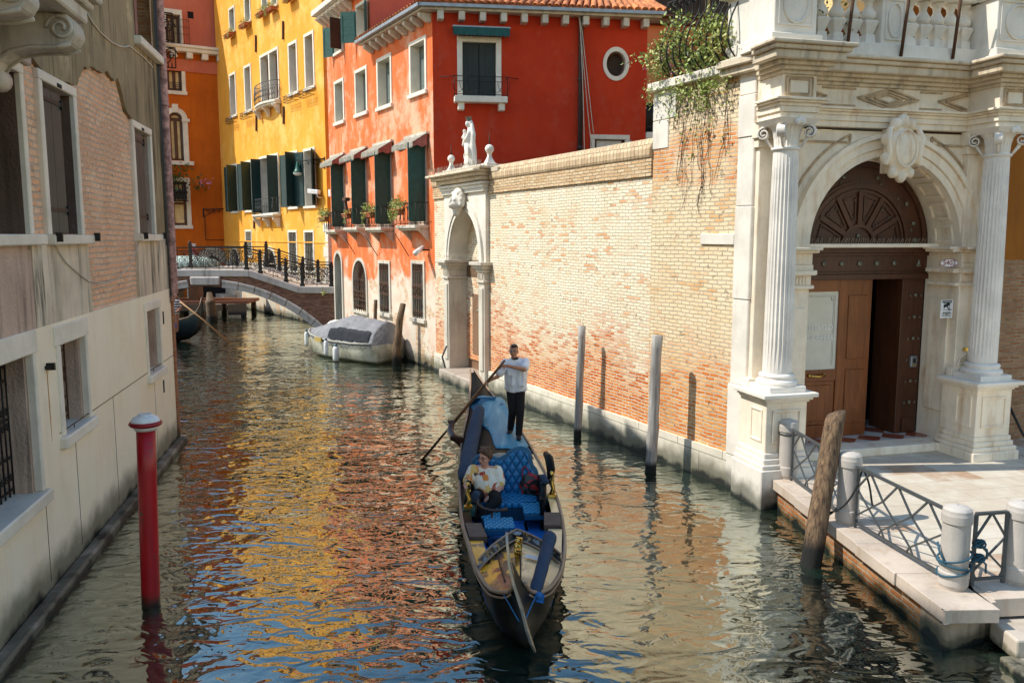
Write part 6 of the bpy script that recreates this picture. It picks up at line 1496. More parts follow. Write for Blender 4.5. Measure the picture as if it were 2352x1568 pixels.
# left leaf with tall pane
m = MB(); st_ = .13; gz0 = zf+1.32; m.box(lx0, lx0+st_, yd+.02, yd+.09, zf, zdt); m.box(lx1-st_, lx1, yd+.02, yd+.09, zf, zdt); m.box(lx0+st_, lx1-st_, yd+.02, yd+.09, zdt-.22, zdt); m.box(lx0+st_, lx1-st_, yd+.02, yd+.09, gz0-.22, gz0); m.box(lx0+st_, lx1-st_, yd+.02, yd+.09, zf, zf+.25); m.box(lx0+st_, lx1-st_, yd+.05, yd+.08, zf+.25, gz0-.22)
m.box(lx0+st_+.08, lx1-st_-.08, yd+.03, yd+.05, zf+.33, gz0-.3); lf = m.build('glazed_leaf', M['door_lite'], dw, .008)
gx0, gx1, gz1 = lx0+st_, lx1-st_, zdt-.22
MB().box(gx0, gx1, yd+.05, yd+.06, gz0, gz1).build('glass_pane', plain('frosted_door_glass', (.56,.53,.47), .12, spec=1.0, var=.05, bump=.02), lf)
etch = plain('etched_border', (.25,.25,.23), .5); m = MB()
for o, w in ((.07,.006),(.10,.004)):
    y = yd+.046; m.box(gx0+o, gx0+o+w, y, y+.003, gz0+o, gz1-o); m.box(gx1-o-w, gx1-o, y, y+.003, gz0+o, gz1-o); m.box(gx0+o+w, gx1-o-w, y, y+.003, gz1-o-w, gz1-o)
for xx in (gx0+.1, gx1-.16): m.box(xx, xx+.06, yd+.045, yd+.0485, gz1-.17, gz1-.16); m.box(xx, xx+.01, yd+.045, yd+.0485, gz1-.16, gz1-.1)
m.build('etched_border', etch, lf)
pl = plain('etched_lettering', (.80,.79,.76), .5, bump=0); gcx = (gx0+gx1)/2
text_mesh('ISTITUTO', .15, lf, pl, 'lettering', Matrix.Translation((gcx, yd+.045, (gz0+gz1)/2+.06)), sx=1.05); text_mesh('S.GIUSEPPE', .15, lf, pl, 'lettering', Matrix.Translation((gcx, yd+.045, (gz0+gz1)/2-.14)), sx=1.0)
m = MB(); hz = gz0-.1; m.tube([(gcx-.16,yd+.02,hz),(gcx-.15,yd-.04,hz),(gcx,yd-.055,hz-.015),(gcx+.15,yd-.04,hz),(gcx+.16,yd+.02,hz)], .018, 8); m.ball((gcx-.16,yd+.0,hz),.035); m.ball((gcx+.16,yd+.0,hz),.035); m.build('handle', M['brass'], lf)
# centre fixed panel, open leaf, dark hall
m = MB(); m.box(lx1+.005, lx1+.62, yd+.06, yd+.13, zf, zdt); m.box(lx1+.1, lx1+.52, yd+.04, yd+.06, zf+.25, zf+1.3); m.box(lx1+.1, lx1+.52, yd+.04, yd+.06, zf+1.5, zdt-.3); m.build('inner_panel', M['door_lite'], dw, .008)
m = MB(); m.box(hx1-.55, hx1-.42, yd-.05, yd+.7, zf, zdt); m.build('open_leaf_edge', M['door'], dw, .01)
m = MB(); m.box(hx1-.40, hx1-.02, yd+.0, yd+.10, zf, zdt); m.box(hx1-.36, hx1-.06, yd-.03, yd, zf, zf+.3); rl = m.build('right_post', M['door'], dw, .006)
for q in range(7): stud(rl, hx1-.21, yd-.01, zf+.6+q*.42, .045); stud(rl, hx1-.33, yd-.01, zf+.6+q*.42, .03, 1); stud(rl, hx1-.09, yd-.01, zf+.6+q*.42, .03, 1)
for q in range(6): stud(dw, hx0+.2, yd-.01, zf+.5+q*.5, .03, 1)
iz = FP.pt('H',1193,855,.7)[1]; ix = hx1-.2
t = MB(); t.box(ix-.07, ix+.07, yd-.07, yd, iz-.11, iz+.11); it = t.build('intercom', M['gutter'], dw, .01); m = MB(); m.box(ix-.03, ix+.03, yd-.075, yd-.07, iz-.03, iz+.06); m.build('speaker', M['ink'], it); MB().box(ix-.04, ix+.04, yd-.076, yd-.07, iz-.08, iz-.05).build('button', M['brass'], it)
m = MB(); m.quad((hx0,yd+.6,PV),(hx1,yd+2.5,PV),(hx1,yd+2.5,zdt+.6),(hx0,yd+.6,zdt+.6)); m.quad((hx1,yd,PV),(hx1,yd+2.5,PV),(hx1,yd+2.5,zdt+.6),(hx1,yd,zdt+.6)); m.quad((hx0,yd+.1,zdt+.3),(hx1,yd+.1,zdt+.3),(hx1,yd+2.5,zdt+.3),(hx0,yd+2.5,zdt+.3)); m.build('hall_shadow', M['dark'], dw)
def checks():
    t = NT('red_white_check_marble', .3); o = t.xyz(t.n('ShaderNodeMapping', {'Vector': t.obj(), 'Rotation': (0,0,pi/4), 'Scale': (2.6,2.6,1)}).outputs[0]); q = t.math('ADD', t.math('FLOOR', o[0]), t.math('FLOOR', o[1])); q = t.math('FLOORED_MODULO', q, 2.0)
    return t.done(t.mix(q, (.30,.07,.035), (.60,.56,.50)))
MB().box(hx0, hx1, yd-.42, yd+2.4, PV, PV+.155).build('check_floor', checks(), dw)
m = MB(); m.box(hx0-.05, hx1+.05, -.15, yd-.42, PV, PV+.16); m.build('doorstep', M['portal'], po, .02)
# ================================================================= BALUSTRADE on the portal
bl = thing('balustrade', 'white stone balustrade with urn balusters above the portal cornice', 'balustrade', FP.M)
z0, z1, z2, z3 = 7.46, 7.72, 8.50, 8.78
m = MB(); m.box(CX1+.3, CX2-.3, -.28, .12, z0, z1); m.box(CX1-.5, CX1+.42, -.75, .12, z0, z1-.06); m.box(CX2-.42, XR+.2, -.75, .12, z0, z1-.06); m.box(CX1-.55, CX1+.47, -.8, .12, z0, z0+.08); m.box(CX2-.47, XR+.2, -.8, .12, z0, z0+.08); m.build('plinth', M['istria'], bl, .012)
def baluster(cx, cy, par):
    m = MB(); s = 1.0; h = z2-z1
    m.frustum(cx-.10,cx+.10,cy-.10,cy+.10,z1,cx-.085,cx+.085,cy-.085,cy+.085,z1+.2*h)
    m.frustum(cx-.06,cx+.06,cy-.06,cy+.06,z1+.2*h,cx-.125,cx+.125,cy-.125,cy+.125,z1+.46*h); m.frustum(cx-.125,cx+.125,cy-.125,cy+.125,z1+.46*h,cx-.10,cx+.10,cy-.10,cy+.10,z1+.50*h)
    m.lathe([(.085,z1+.50*h),(.125,z1+.57*h),(.13,z1+.64*h),(.09,z1+.72*h),(.06,z1+.80*h),(.075,z1+.9*h),(.11,z1+.93*h),(.11,z1+1.0*h)], (cx,cy,0), 14)
    m.build('baluster', M['istria'], par)
xm = (CX1+CX2)/2+.05
def pedes(xa, xb, ya, yb, par, oval=True):
    m = MB(); m.box(xa, xb, ya, yb, z1-.06, z2)
    p = m.build('pier', M['istria'], par, .01); c = (xa+xb)/2
    m = MB(); w = (xb-xa)/2-.08
    for a, b in (((c-w,z1+.08),(c+w,z1+.08)),((c+w,z1+.08),(c+w,z2-.06)),((c+w,z2-.06),(c-w,z2-.06)),((c-w,z2-.06),(c-w,z1+.08))): m.bar((a[0],ya-.008,a[1]),(b[0],ya-.008,b[1]), .03, .025, up=(0,1,0))
    N = 24; m.tube([(c+w*.72*math.cos(2*pi*i/N), ya-.012, (z1+z2)/2+.28*math.sin(2*pi*i/N)) for i in range(N)], .022, 6, closed=True); m.build('oval_moulding', M['istria'], p)
pedes(CX1-.42, CX1+.34, -.68, .1, bl); pedes(xm-.26, xm+.26, -.24, .1, bl); pedes(CX2-.38, CX2+.55, -.68, .1, bl)
xs_ = [CX1+.34+(xm-.26-CX1-.34)*(i+.5)/5 for i in range(5)]+[xm+.26+(CX2-.38-xm-.26)*(i+.5)/5 for i in range(5)]
for x in xs_: baluster(x, -.08, bl)
m = MB(); m.box(CX1+.3, CX2-.3, -.30, .14, z2, z2+.1); m.box(CX1+.3, CX2-.3, -.36, .2, z2+.1, z3-.003); m.box(CX1-.48, CX1+.40, -.76, .14, z2, z2+.1); m.box(CX1-.54, CX1+.46, -.82, .2, z2+.1, z3); m.box(CX2-.44, XR+.2, -.76, .14, z2, z2+.1); m.box(CX2-.50, XR+.2, -.82, .2, z2+.1, z3); m.build('handrail', M['istria'], bl, .012)
# canal side return
def P2(x, y): return fw2p(x, y)
s0, s1 = xP-.35, FW.w-.5
m = MB(); m.slab([P2(s0,-.1), P2(FW.w,-.1), P2(FW.w,.3), P2(s0,.3)], z0+.001, z1-.02); m.slab([P2(s0-.1,-.18), P2(FW.w,-.18), P2(FW.w,.38), P2(s0-.1,.38)], z2+.001, z3-.01); m.slab([P2(s0,-.06), P2(s0+.25,-.06), P2(s0+.25,.26), P2(s0,.26)], z1-.02, z2); m.slab([P2(s1-.0,-.06), P2(s1+.4,-.06), P2(s1+.4,.26), P2(s1,.26)], z1-.02, z2); m.build('side_return', M['istria'], bl, .012)
for q in (.36, .66): a = P2(s0+.25+(s1-s0-.25)*q-.02, .1); baluster(a[0], a[1], bl)
# awning rods leaning on the balustrade
for i, (ua, va, ub, vb, lb) in enumerate(((1964,0,1944,129,'brown awning rod crossing the left half of the balustrade'),(2093,0,2069,131,'brown awning rod crossing the middle pier of the balustrade'),(2212,0,2188,136,'brown awning rod crossing the right half of the balustrade'))):
    a = FP.at(ua, va-40, -.55); b = FP.at(ub, vb, -.30); m = MB(); m.tube([(a[0],-.55,a[1]),(b[0],-.30,b[1])], .028, 7); t = m.build('awning_rod', M['iron_rust'], None, M=FP.M); tag(t, lb, 'rod', 'rods leaning on the balustrade')
pb = thing('balustrade_plant', 'leafy potted plant behind the left bays of the balustrade', 'plant', FP.M @ Matrix.Translation((1.3,.7,7.5))); l = MB(); rg = random.Random(8); [l.leaves((rg.uniform(-.4,.6),rg.uniform(-.9,.3),rg.uniform(.2,.9)), .22,.2,.22, 34, .09, rg) for i in range(14)]; l.build('foliage', M['leaf_dark'], pb); MB().lathe([(.15,0),(.22,.3)], (0,0,0), 12).build('pot', M['terracotta'], pb)
# house behind the terrace
FH = Frame((8.3, 22.0), (16.0, 23.6)); th = thing('terrace_house', 'pale cream house with green shutters glimpsed behind the balustrade', 'house', FH.M)
m = MB(); m.sheet(0, FH.w, 6, 12.2, []); cover_wall(m, 0, FH.w, 0, 5, 6, 12.2); m.build('wall', M['cream'], th)
for i, x in enumerate((3.0, 4.25, 5.4)):
    m = MB(); [m.box(x, x+.95, -.12+.0*j, -.06, 8.2+.09*j, 8.26+.09*j) for j in range(28)]; m.box(x,x+.95,-.06,-.02,8.2,10.7); m.build('louvred_shutter', M['awning'] if i else M['shutter_g'], th)
MB().box(-.2, FH.w, -.4, 0, 11.2, 11.5).build('cornice', M['istria'], th)
tf = MB(); TP = [FW.wp(xT,.02,0), FW.wp(xP+.2,.02,0), FP.wp(.3,.2,0), FP.wp(12,.2,0), FP.wp(12,9,0), FW.wp(xT,8,0)]; tf.slab([(p.x,p.y) for p in TP], 7.0, 7.27); to = tf.build('terrace_floor', M['paving']); to['kind'] = 'structure'
# planter on the left end of the balustrade rail
pl_ = thing('rail_planter', 'green planter box in a pale iron rack on the balustrade corner', 'planter', FP.M @ Matrix.Translation((P2(s0+.15,0)[0], P2(s0+.15,0)[1], z3))); MB().frustum(-.05,.45,-.15,.15,.06,-.1,.5,-.2,.2,.3).build('box', M['awning'], pl_); m = MB()
for x in (-.1,.1,.3,.5): m.tube([(x,-.32,.18),(x,-.26,.02),(x,.1,0)], .015, 5); m.tube([(x,-.32,.18),(x,-.28,.34),(x,-.2,.3)], .015, 5)
m.tube([(-.15,-.32,.18),(.55,-.32,.18)], .015, 5); m.build('rack', M['railgrey'], pl_); MB().frustum(0,.4,-.1,.1,.3,0,.4,-.12,.12,.42).build('pot', M['terracotta'], pl_)
# building right of the portal
rbd = thing('right_building', 'russet brick and ochre plaster house at the right edge beyond the portal', 'building', FP.M)
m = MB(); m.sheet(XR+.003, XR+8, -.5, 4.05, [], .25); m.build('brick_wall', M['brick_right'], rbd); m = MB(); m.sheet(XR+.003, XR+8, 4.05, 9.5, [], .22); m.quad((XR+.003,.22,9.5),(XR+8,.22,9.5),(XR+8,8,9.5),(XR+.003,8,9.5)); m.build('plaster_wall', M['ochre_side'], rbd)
hr = MB(); hr.tube([(XR+.1,-.05,1.75),(XR+.05,-.3,1.8),(XR+.2,-.75,.95),(XR+.35,-1.0,.5)], .025, 6); hr.tube([(XR+.1,-.05,1.2),(XR+.2,-.6,.6)], .02, 6); hr.tube(spiral(XR+.12,1.65,.13,1.5,14,0,-.12), .018, 5); tag(hr.build('stair_rail', M['iron'], None, M=FP.M), 'dark curled iron handrail at the right edge beside the portal', 'handrail')
# ================================================================= QUAY
Q0 = (4.285, 13.307); Q1 = (4.642, 8.47); Q2 = (5.325, 8.70)
gp_ = FP.wp(14, 0, 0); pav = MB()
poly = [(Q0[0]+.25,Q0[1]),(Q1[0]+.27,Q1[1]+.3),(Q2[0]+.05,Q2[1]+.3),(16,Q2[1]+2.2),(16,20),(FP.wp(.4,.0,0).x,FP.wp(.4,.0,0).y)]
def pavemat():
    t = NT('trachyte_slab_paving', .75); o = t.xyz(t.n('ShaderNodeMapping', {'Vector': t.obj(), 'Rotation': (0,0,-.2)}).outputs[0])
    br = t.n('ShaderNodeTexBrick', {'Vector': t.comb(o[0], o[1]), 'Color1': (0,0,0,1), 'Color2': (1,1,1,1), 'Scale': 1.0, 'Mortar Size': .007, 'Mortar Smooth': .2, 'Brick Width': .9, 'Row Height': .48})
    g = t.xyz(br.outputs['Color'])[0]; c = t.mix(g, (.60,.52,.41), (.50,.41,.31)); c = t.mix(t.ss(g, .80, .88), c, (.42,.27,.17)); c = t.mix(t.ss(t.noise(2, 6, .7), .4, .75), c, (.66,.60,.50)); c = t.mix(t.math('MULTIPLY', br.outputs['Fac'], .6), c, (.22,.17,.12))
    return t.done(c, t.bump(t.math('SUBTRACT', t.noise(20,4), t.math('MULTIPLY', br.outputs['Fac'], 2)), .3, .01))
pav.slab(poly, .2, PV); pv = pav.build('quay_pavement', pavemat()); pv['kind'] = 'structure'
qy = thing('quay_wall', 'brick quay edge with thick white stone coping in front of the portal', 'quay'); m = MB()
q1 = [(Q0[0]+.10,Q0[1]),(Q1[0]+.10,Q1[1]+.1),(Q2[0],Q2[1]+.12),(Q2[0]+.02,Q2[1]+1),(Q0[0]+1,Q0[1])]
m.slab(q1, -.6, .36); m.build('brickwork', M['brick_quay'], qy)
nq = 5; m = MB()
for i in range(nq):
    a, b = i/nq, (i+1)/nq; g = .006
    pa = Vector((Q0[0]+(Q1[0]-Q0[0])*a, Q0[1]+(Q1[1]-Q0[1])*a)); pb_ = Vector((Q0[0]+(Q1[0]-Q0[0])*b, Q0[1]+(Q1[1]-Q0[1])*b)); jx_ = rnd.uniform(-.015,.015)
    m.slab([(pa.x+jx_,pa.y-g),(pb_.x+jx_,pb_.y+g),(pb_.x+.62,pb_.y+g),(pa.x+.62,pa.y-g)], .352, PV+.008)
m.slab([(Q1[0]+.62,Q1[1]+.01),(Q1[0]+.0,Q1[1]-.006),(Q1[0]+.02,Q1[1]-.02),(Q2[0],Q2[1]-.03),(Q2[0],Q2[1]+.5),(Q1[0]+.62,Q1[1]+.5)], .35, PV+.006)
m.slab([(Q2[0]+.01,Q2[1]+.02),(Q2[0]+3,Q2[1]+.35),(Q2[0]+3,Q2[1]+.9),(Q2[0]+.01,Q2[1]+.52)], .30, PV+.012)
m.build('coping', M['quaystone'], qy, .03, 2)
m = MB(); m.slab([(Q1[0]+.06,Q1[1]+.62),(Q1[0]+.07,Q1[1]+.06),(Q2[0]-.02,Q2[1]+.06),(Q2[0]-.02,Q2[1]+.6)], -.6, .352); m.build('corner_block', M['cornerblock'], qy, .04, 2)
m = MB(); m.slab([(Q2[0]-.02,Q2[1]+.12),(Q2[0]+3,Q2[1]+.45),(Q2[0]+3,Q2[1]+2),(Q2[0]-.02,Q2[1]+1)], -.6, .30); m.build('return_wall', M['footing'], qy)
sp_ = thing('water_steps', 'worn stone steps going down into the canal at the bottom right corner', 'steps'); m = MB()
for i in range(3):
    x0 = Q2[0]-.02+.0*i; y1 = Q2[1]+.05-.44*i; z = .27-.2*i; x0 = Q2[0]-.0-.14*i
    m.slab([(x0,y1),(x0+3.4,y1+.38),(x0+3.4,y1-.1),(x0+.0,y1-.5)], z-.24, z)
m.build('tread', M['step'], sp_, .025, 2)
# bollards and railing panels
BP = [(4.579,13.40,1.0),(4.706,11.21,1.03),(5.054,9.06,.98),(5.873,9.20,.98)]
blab = ['white stone bollard farthest away beside the portal pedestal','second white bollard behind the leaning wooden pile','nearest grey white stone bollard wound with blue rope at the quay corner','stone bollard cut by the right edge of the picture']
for i, (x, y, h) in enumerate(BP):
    t = thing('bollard', blab[i], 'bollard', T(x, y, PV), 'stone bollards on the quay edge'); r = .165
    MB().lathe([(r*.86,-.0),(r*.9,.03),(r*.98,.06),(r*.98,.2),(r*.9,.215),(r*.9,h*.80)], (0,0,0), 28, crisp=True).build('shaft', M['bollard'], t); MB().lathe([(r*.9,h*.79),(r*.99,h*.80),(r*.99,h*.89),(r*.95,h*.915),(r*.92,h*.95),(r*.75,h*.975),(r*.35,h*.995),(.01,h)], (0,0,0), 28, crisp=True).build('cap', M['bollard'], t)
    if i == 0: MB().lathe([(r*.95,h*.74),(r*.95,h*.77)], (0,0,0), 24).build('iron_band', M['railgrey'], t)
def panel(p, q, label, n, h0=.08, h1=.86, gap=.2, single=False):
    p = Vector((*p, PV)); q = Vector((*q, PV)); d = (q-p).normalized(); a = p+d*gap; b = q-d*gap; L = (b-a).length
    t = thing('quay_railing', label, 'railing', None, 'grey quay railing panels'); u = Vector((0,0,1)); m = MB()
    m.bar(a+u*h1, b+u*h1, .05, .03); m.bar(a+u*h0, b+u*h0, .035, .03); m.bar(a, a+u*h1, .035); m.bar(b, b+u*h1, .035); m.build('frame', M['railgrey'], t)
    m = MB(); w = L/n
    for i in range(n):
        s0, s1, sm = a+d*w*i, a+d*w*(i+1), a+d*w*(i+.5); H = h1-h0
        if single:
            m.bar(a+d*w*(i+.25)+u*h0, a+d*w*(i+.25)+u*h1, .022)
        m.bar(s0+u*(h0+H*.62), sm+u*h1, .022); m.bar(s1+u*(h0+H*.62), sm+u*h1, .022)
        m.bar(s0+u*(h0+H*.62), s1+u*(h0+H*.12), .02); m.bar(s1+u*(h0+H*.62), s0+u*(h0+H*.12), .02)
        m.bar(s0+u*(h0+H*.12), s0+d*w*.12+u*h0, .02); m.bar(s1+u*(h0+H*.12), s1-d*w*.12+u*h0, .02)
    m.build('lattice', M['railgrey'], t)
panel(BP[0][:2], BP[1][:2], 'grey lattice railing panel between the two farther bollards', 3)
panel(BP[1][:2], BP[2][:2], 'long dark lattice railing panel leading to the roped bollard', 3)
panel((BP[2][0]+.05,BP[2][1]), BP[3][:2], 'short lattice railing panel right of the roped bollard', 1, gap=.19)
rp_ = MB(); x, y = BP[2][:2]
for z, tl in ((.38,.05),(.28,-.03),(.22,.06)): rp_.tube([(x+.175*math.cos(2*pi*i/20), y+.175*math.sin(2*pi*i/20), PV+z+tl*math.cos(2*pi*i/20)) for i in range(20)], .013, 6, closed=True)
for k in range(2):
    cx, cz = x+.27, PV+.36-.17*k+.16
    for j in range(5): rp_.tube([(cx+.05*math.cos(2*pi*i/12+j), y+.05*math.sin(2*pi*i/12)*(1 if j % 2 else -.4), cz+.04*math.sin(2*pi*i/12+j*1.3)) for i in range(12)], .012, 5, closed=True)
    rp_.tube([(x+.17,y-.03,cz-.04),(cx,y-.04,cz)], .013, 5)
    rp_.tube([(cx,y-.05,cz),(cx+.06,y-.06,cz-.05),(cx+.07,y-.05,cz-.16)], .012, 5)
rp_.tube([(x-.14,y-.1,PV+.3),(x-.19,y-.02,PV+.45),(x-.17,y+.06,PV+.52)], .013, 5)
tag(rp_.build('blue_rope', plain('blue_nylon_rope', (.03,.09,.13), .8), None), 'blue mooring rope knotted around the nearest bollard', 'rope')
x, y = BP[1][:2]; rp2 = MB(); rp2.tube(bez((x+.12,y-.13,PV+.82),(x+.02,y-.3,PV+.7),(x-.08,y-.3,PV+.3),(x-.32,y-.2,PV+.22),12)+bez((x-.32,y-.2,PV+.22),(x-.36,y-.15,PV+.15),(x-.3,y-.1,PV+.12),(x-.2,y-.12,PV+.25),6)[1:], .014, 6); rp2.tube(bez((x+.12,y-.14,PV+.82),(x+.26,y-.2,PV+.6),(x+.18,y-.28,PV+.3),(x+.24,y-.3,PV+.35),10), .014, 6); tag(rp2.build('dark_rope', M['ink'], None), 'thin dark rope hanging from the second bollard', 'rope')
# mooring posts in the canal
def bpile(name, label, u0, v0, u1, v1, r, mat, group=None, dy=0, **k):
    b = ground(u0, v0); t = atY(u1, v1, b.y+dy); return pile(name, label, (b.x+(b.x-t.x)*.2, b.y, -.4), (t.x, t.y, t.z), r, mat, group=group, **k)
bpile('mooring_post', 'slim grey mooring post nearer the water gate by the brick wall', 1327, 1002, 1337, 748, .085, M['postgrey'], 'grey posts along the brick wall')
bpile('mooring_post', 'thicker grey mooring post nearer the portal by the brick wall', 1495, 1083, 1510, 771, .105, M['postgrey'], 'grey posts along the brick wall')
def leaning():
    b = ground(1862, 1296); t = atY(1921, 945, b.y+.45); root = thing('leaning_pile', 'thick weathered brown wooden pile leaning beside the quay railing', 'mooring post', T(b.x, b.y, 0)); m = MB(); d = t-b; n = 16; vs = []; rg = random.Random(6)
    wob = [rg.uniform(.92,1.06) for _ in range(n)]
    for i in range(18):
        q = -.25+1.25*i/17; c = d*q
        for k_ in range(n):
            a = 2*pi*k_/n; rr = .132*wob[k_]*(1.06-.1*q)*(1+.03*math.sin(i*.9+k_)); z = c.z+(.05*math.cos(a)-.03 if i == 17 else 0); vs.append((c.x+rr*math.cos(a), c.y+rr*math.sin(a), z))
    fs = [(i*n+k_, i*n+(k_+1) % n, (i+1)*n+(k_+1) % n, (i+1)*n+k_) for i in range(17) for k_ in range(n)]; fs.append(tuple(17*n+k_ for k_ in range(n))); m.add(vs, fs, True); m.build('shaft', M['postbrown'], root)
leaning()
pb0 = ground(909, 838); 
def crooked():
    P = [(912,845),(911,800),(915,770),(918,735),(926,697)]; root = thing('crooked_post', 'crooked brown wooden post behind the covered boat', 'mooring post', T(pb0.x, pb0.y, 0)); Q = [atY(u, v, pb0.y)-Vector((pb0.x,pb0.y,0)) for u, v in P]; MB().tube(Q, [.16,.15,.13,.12,.10], 10).build('shaft', M['postbrown'], root)
crooked()
q = ground(835, 815); a = atY(843, 690, q.y-.0); pile('thin_pole', 'thin dark pole standing against the orange wall behind the boat', (q.x+.35,q.y+.3,-.3), (q.x+.45,q.y+.3,a.z), .07, M['postdark'])
# red post
b = ground(345, 1390); t = atY(335, 985, b.y); rp3 = thing('red_mooring_post', 'bright red mooring post with white domed cap in the left foreground', 'mooring post', T(b.x, b.y, 0)); dx = t.x-b.x; z = t.z
m = MB(); m.tube([(dx*q, 0, -.4+(z+.4)*q) for q in (0,.2,.4,.6,.8,1)], .108, 28); m.build('shaft', M['redpost'], rp3)
m = MB(); m.lathe([(.12,0),(.135,.03),(.135,.05)], (dx,0,z-.01), 28); m.build('collar', M['whitecap'], rp3); m = MB(); m.lathe([(.13,.04),(.175,.055),(.19,.08),(.175,.105),(.14,.115)], (dx,0,z-.01), 32); m.build('ring', M['redring'], rp3)
m = MB(); m.lathe([(.165,.105),(.16,.125),(.135,.155),(.085,.18),(.08,.195),(.0,.20)], (dx,0,z-.01), 32, crisp=True); m.build('dome', M['whitecap'], rp3)
# ================================================================= LEFT PLASTERED BUILDING
LA = ground(0, 1500); LB = ground(404, 1013)
ld = (LB-LA).normalized(); LS = LA-ld*5.0; FL_ = Frame((LS.x, LS.y), (LB.x, LB.y)); LX = 5.0; LW = FL_.w
lb = thing('left_building', 'crumbling brick and grey plaster house with white stone base on the left', 'building', FL_.M)
LH = 11.2
W0 = FL_.rc('P',-60,102,590,1950); W1 = FL_.rc('A',176,347,345,1075); W3 = FL_.rc('A',605,692,570,1078); W7 = FL_.rc('P',1165,1345,-300,395)
W1 = (W1[0], W1[1], FL_.pt('A',270,1078)[1], FL_.pt('A',270,375)[1]); W3 = (W3[0], W3[1], FL_.pt('A',660,1075)[1], FL_.pt('A',650,578)[1])
W0 = (FL_.at(-120,300)[0], FL_.at(50,300)[0], FL_.pt('A',40,1075)[1], FL_.at(25,140)[1])
W4 = FL_.rc('Q',325,530,160,850); W5 = FL_.rc('Q',888,992,25,470); W6 = FL_.rc('Q',-330,205,230,1340)
W4 = (FL_.pt('Q',330,500)[0], FL_.pt('Q',528,500)[0], FL_.pt('Q',440,800)[1], FL_.pt('Q',430,185)[1])
W5 = (FL_.pt('Q',893,250)[0], FL_.pt('Q',990,250)[0], FL_.pt('Q',950,447)[1], FL_.pt('Q',930,28)[1])
W6 = (FL_.pt('Q',205,700)[0]-2.0, FL_.pt('Q',208,700)[0], FL_.pt('Q',120,1290)[1], FL_.pt('Q',90,275)[1])
zb1 = FL_.at(185, 716)[1]; zb2 = FL_.at(378, 668)[1]; ZB = (zb1+zb2)/2
hU = [hole(W1,.16), hole(W3,.16), (W0[0],W0[1],W0[2],W0[3]), (W7[0]+.05,W7[1]-.05,W7[2],W7[3])]
m = MB(); m.sheet(0, LW, ZB-.1, LH, hU); m.build('brick_wall', M['brick_left'], lb)
hL = [(w[0]+.08, w[1]-.08, w[2], w[3]-.1) for w in (W4, W5, W6)]
m = MB(); m.sheet(0, LW+.0, -.5, ZB, hL, -.06); m.quad((0,-.06,ZB),(LW,-.06,ZB),(LW,.02,ZB),(0,.02,ZB)); m.build('white_base', M['whiterender'], lb)
m = MB(); m.quad((LW,-.06,-.5),(LW,8,-.5),(LW,8,LH),(LW,-.06,LH)); m.quad((0,0,LH),(LW,0,LH),(LW,8,LH),(0,8,LH)); m.quad((0,0,-.5),(0,0,LH),(0,8,LH),(0,8,-.5)); m.box(-.01, 6.5, 1.0, 8, LH, LH+2.6); m.build('side_wall', M['brick_right'], lb)
# eave
m = MB(); m.box(-.2, LW+.3, -.45, .2, LH, LH+.12); m.box(-.2, LW+.15, -.2, 0, LH-.3, LH); m.build('eave', M['istria_grime'], lb, .02)
m = MB(); m.box(LW-1.9, LW-1.1, .6, 1.4, LH, LH+1.4); m.box(LW-2.0, LW-1.0, .5, 1.5, LH+1.4, LH+1.55); m.build('chimney', M['brick_right'], lb)
# footing and green tide line
m = MB(); m.box(0, LW+.12, -.24, -.05, -.6, .11); m.build('footing', M['footing'], lb, .03); 
# raised plaster skins with ragged broken edges
def rag(pts, amp=.03, step=.10, seed=1, skip=()):
    rg = random.Random(seed); out = []
    n = len(pts)
    for i in range(n):
        a, b = pts[i], pts[(i+1) % n]; out.append(a)
        if i in skip: continue
        L = math.hypot(b[0]-a[0], b[1]-a[1]); k = int(L/step)
        for j in range(1, k): q = j/k; out.append((a[0]+(b[0]-a[0])*q+rg.uniform(-amp,amp), a[1]+(b[1]-a[1])*q+rg.uniform(-amp,amp)))
    return out
def PP(*l): return [FL_.at(u, v) for u, v in l]
x0 = 0; zt = LH-.3
up = PP((92,172),(160,206),(166,196),(172,178),(183,153),(192,160),(198,153),(225,168),(238,164),(248,180),(256,187),(262,178),(272,214),(282,256),(290,266))
body = [(0,zt)]+[(0,FL_.at(30,150)[1]+.5)]+[(W0[1]+.02, W0[3]+.25)]+rag(up[:1]+up[1:], .0)[:2]+up[2:]+[(W3[0]-.02, W3[3]), (W3[1]+.01, W3[3]), (W3[1]+.01, W3[2]-.02), (LW-.003, W3[2]-.02), (LW-.003, W7[2]-.12), (W7[0]-.02, W7[2]-.12), (W7[0]-.02, zt)]
bb_ = []
rg = random.Random(3)
for i, (a, b) in enumerate(zip(body, body[1:]+body[:1])):
    bb_.append(a)
    if 4 <= i <= 17:
        for j in range(1, 6): q = j/6; bb_.append((a[0]+(b[0]-a[0])*q+rg.uniform(-.014,.014), a[1]+(b[1]-a[1])*q+rg.uniform(-.014,.014)))
m = MB(); m.prism(bb_, -.062, .01); m.box(W7[1]+.06, LW-.003, -.05, .01, W7[2]-.12, zt); m.build('grey_plaster', M['greyplaster'], lb)
m = MB(); P1 = [(W1[0]-.62, W1[2]-.02), (W1[1]+.12, W1[2]-.02), (W1[1]+.16, ZB+.0), (W1[0]-.62, ZB+.0)]; m.prism(rag(P1, .015, .12, 4, (0,2)), -.055, .01); m.build('streaked_panel', M['streakplaster'], lb)
m = MB(); P3 = [(W3[0]-.10, W3[2]-.02), (LW-.003, W3[2]-.02), (LW-.003, ZB), (W3[0]-.08, ZB)]; m.prism(rag(P3, .012, .12, 5, (0,1,2)), -.05, .01); m.build('streaked_panel', M['streakplaster'], lb)
m = MB(); m.prism([(0,W0[2]-.05),(W1[0]-.7,W0[2]-.05),(W1[0]-.66,ZB),(0,ZB)], -.06, .01); m.build('rough_panel', M['roughplaster'], lb)
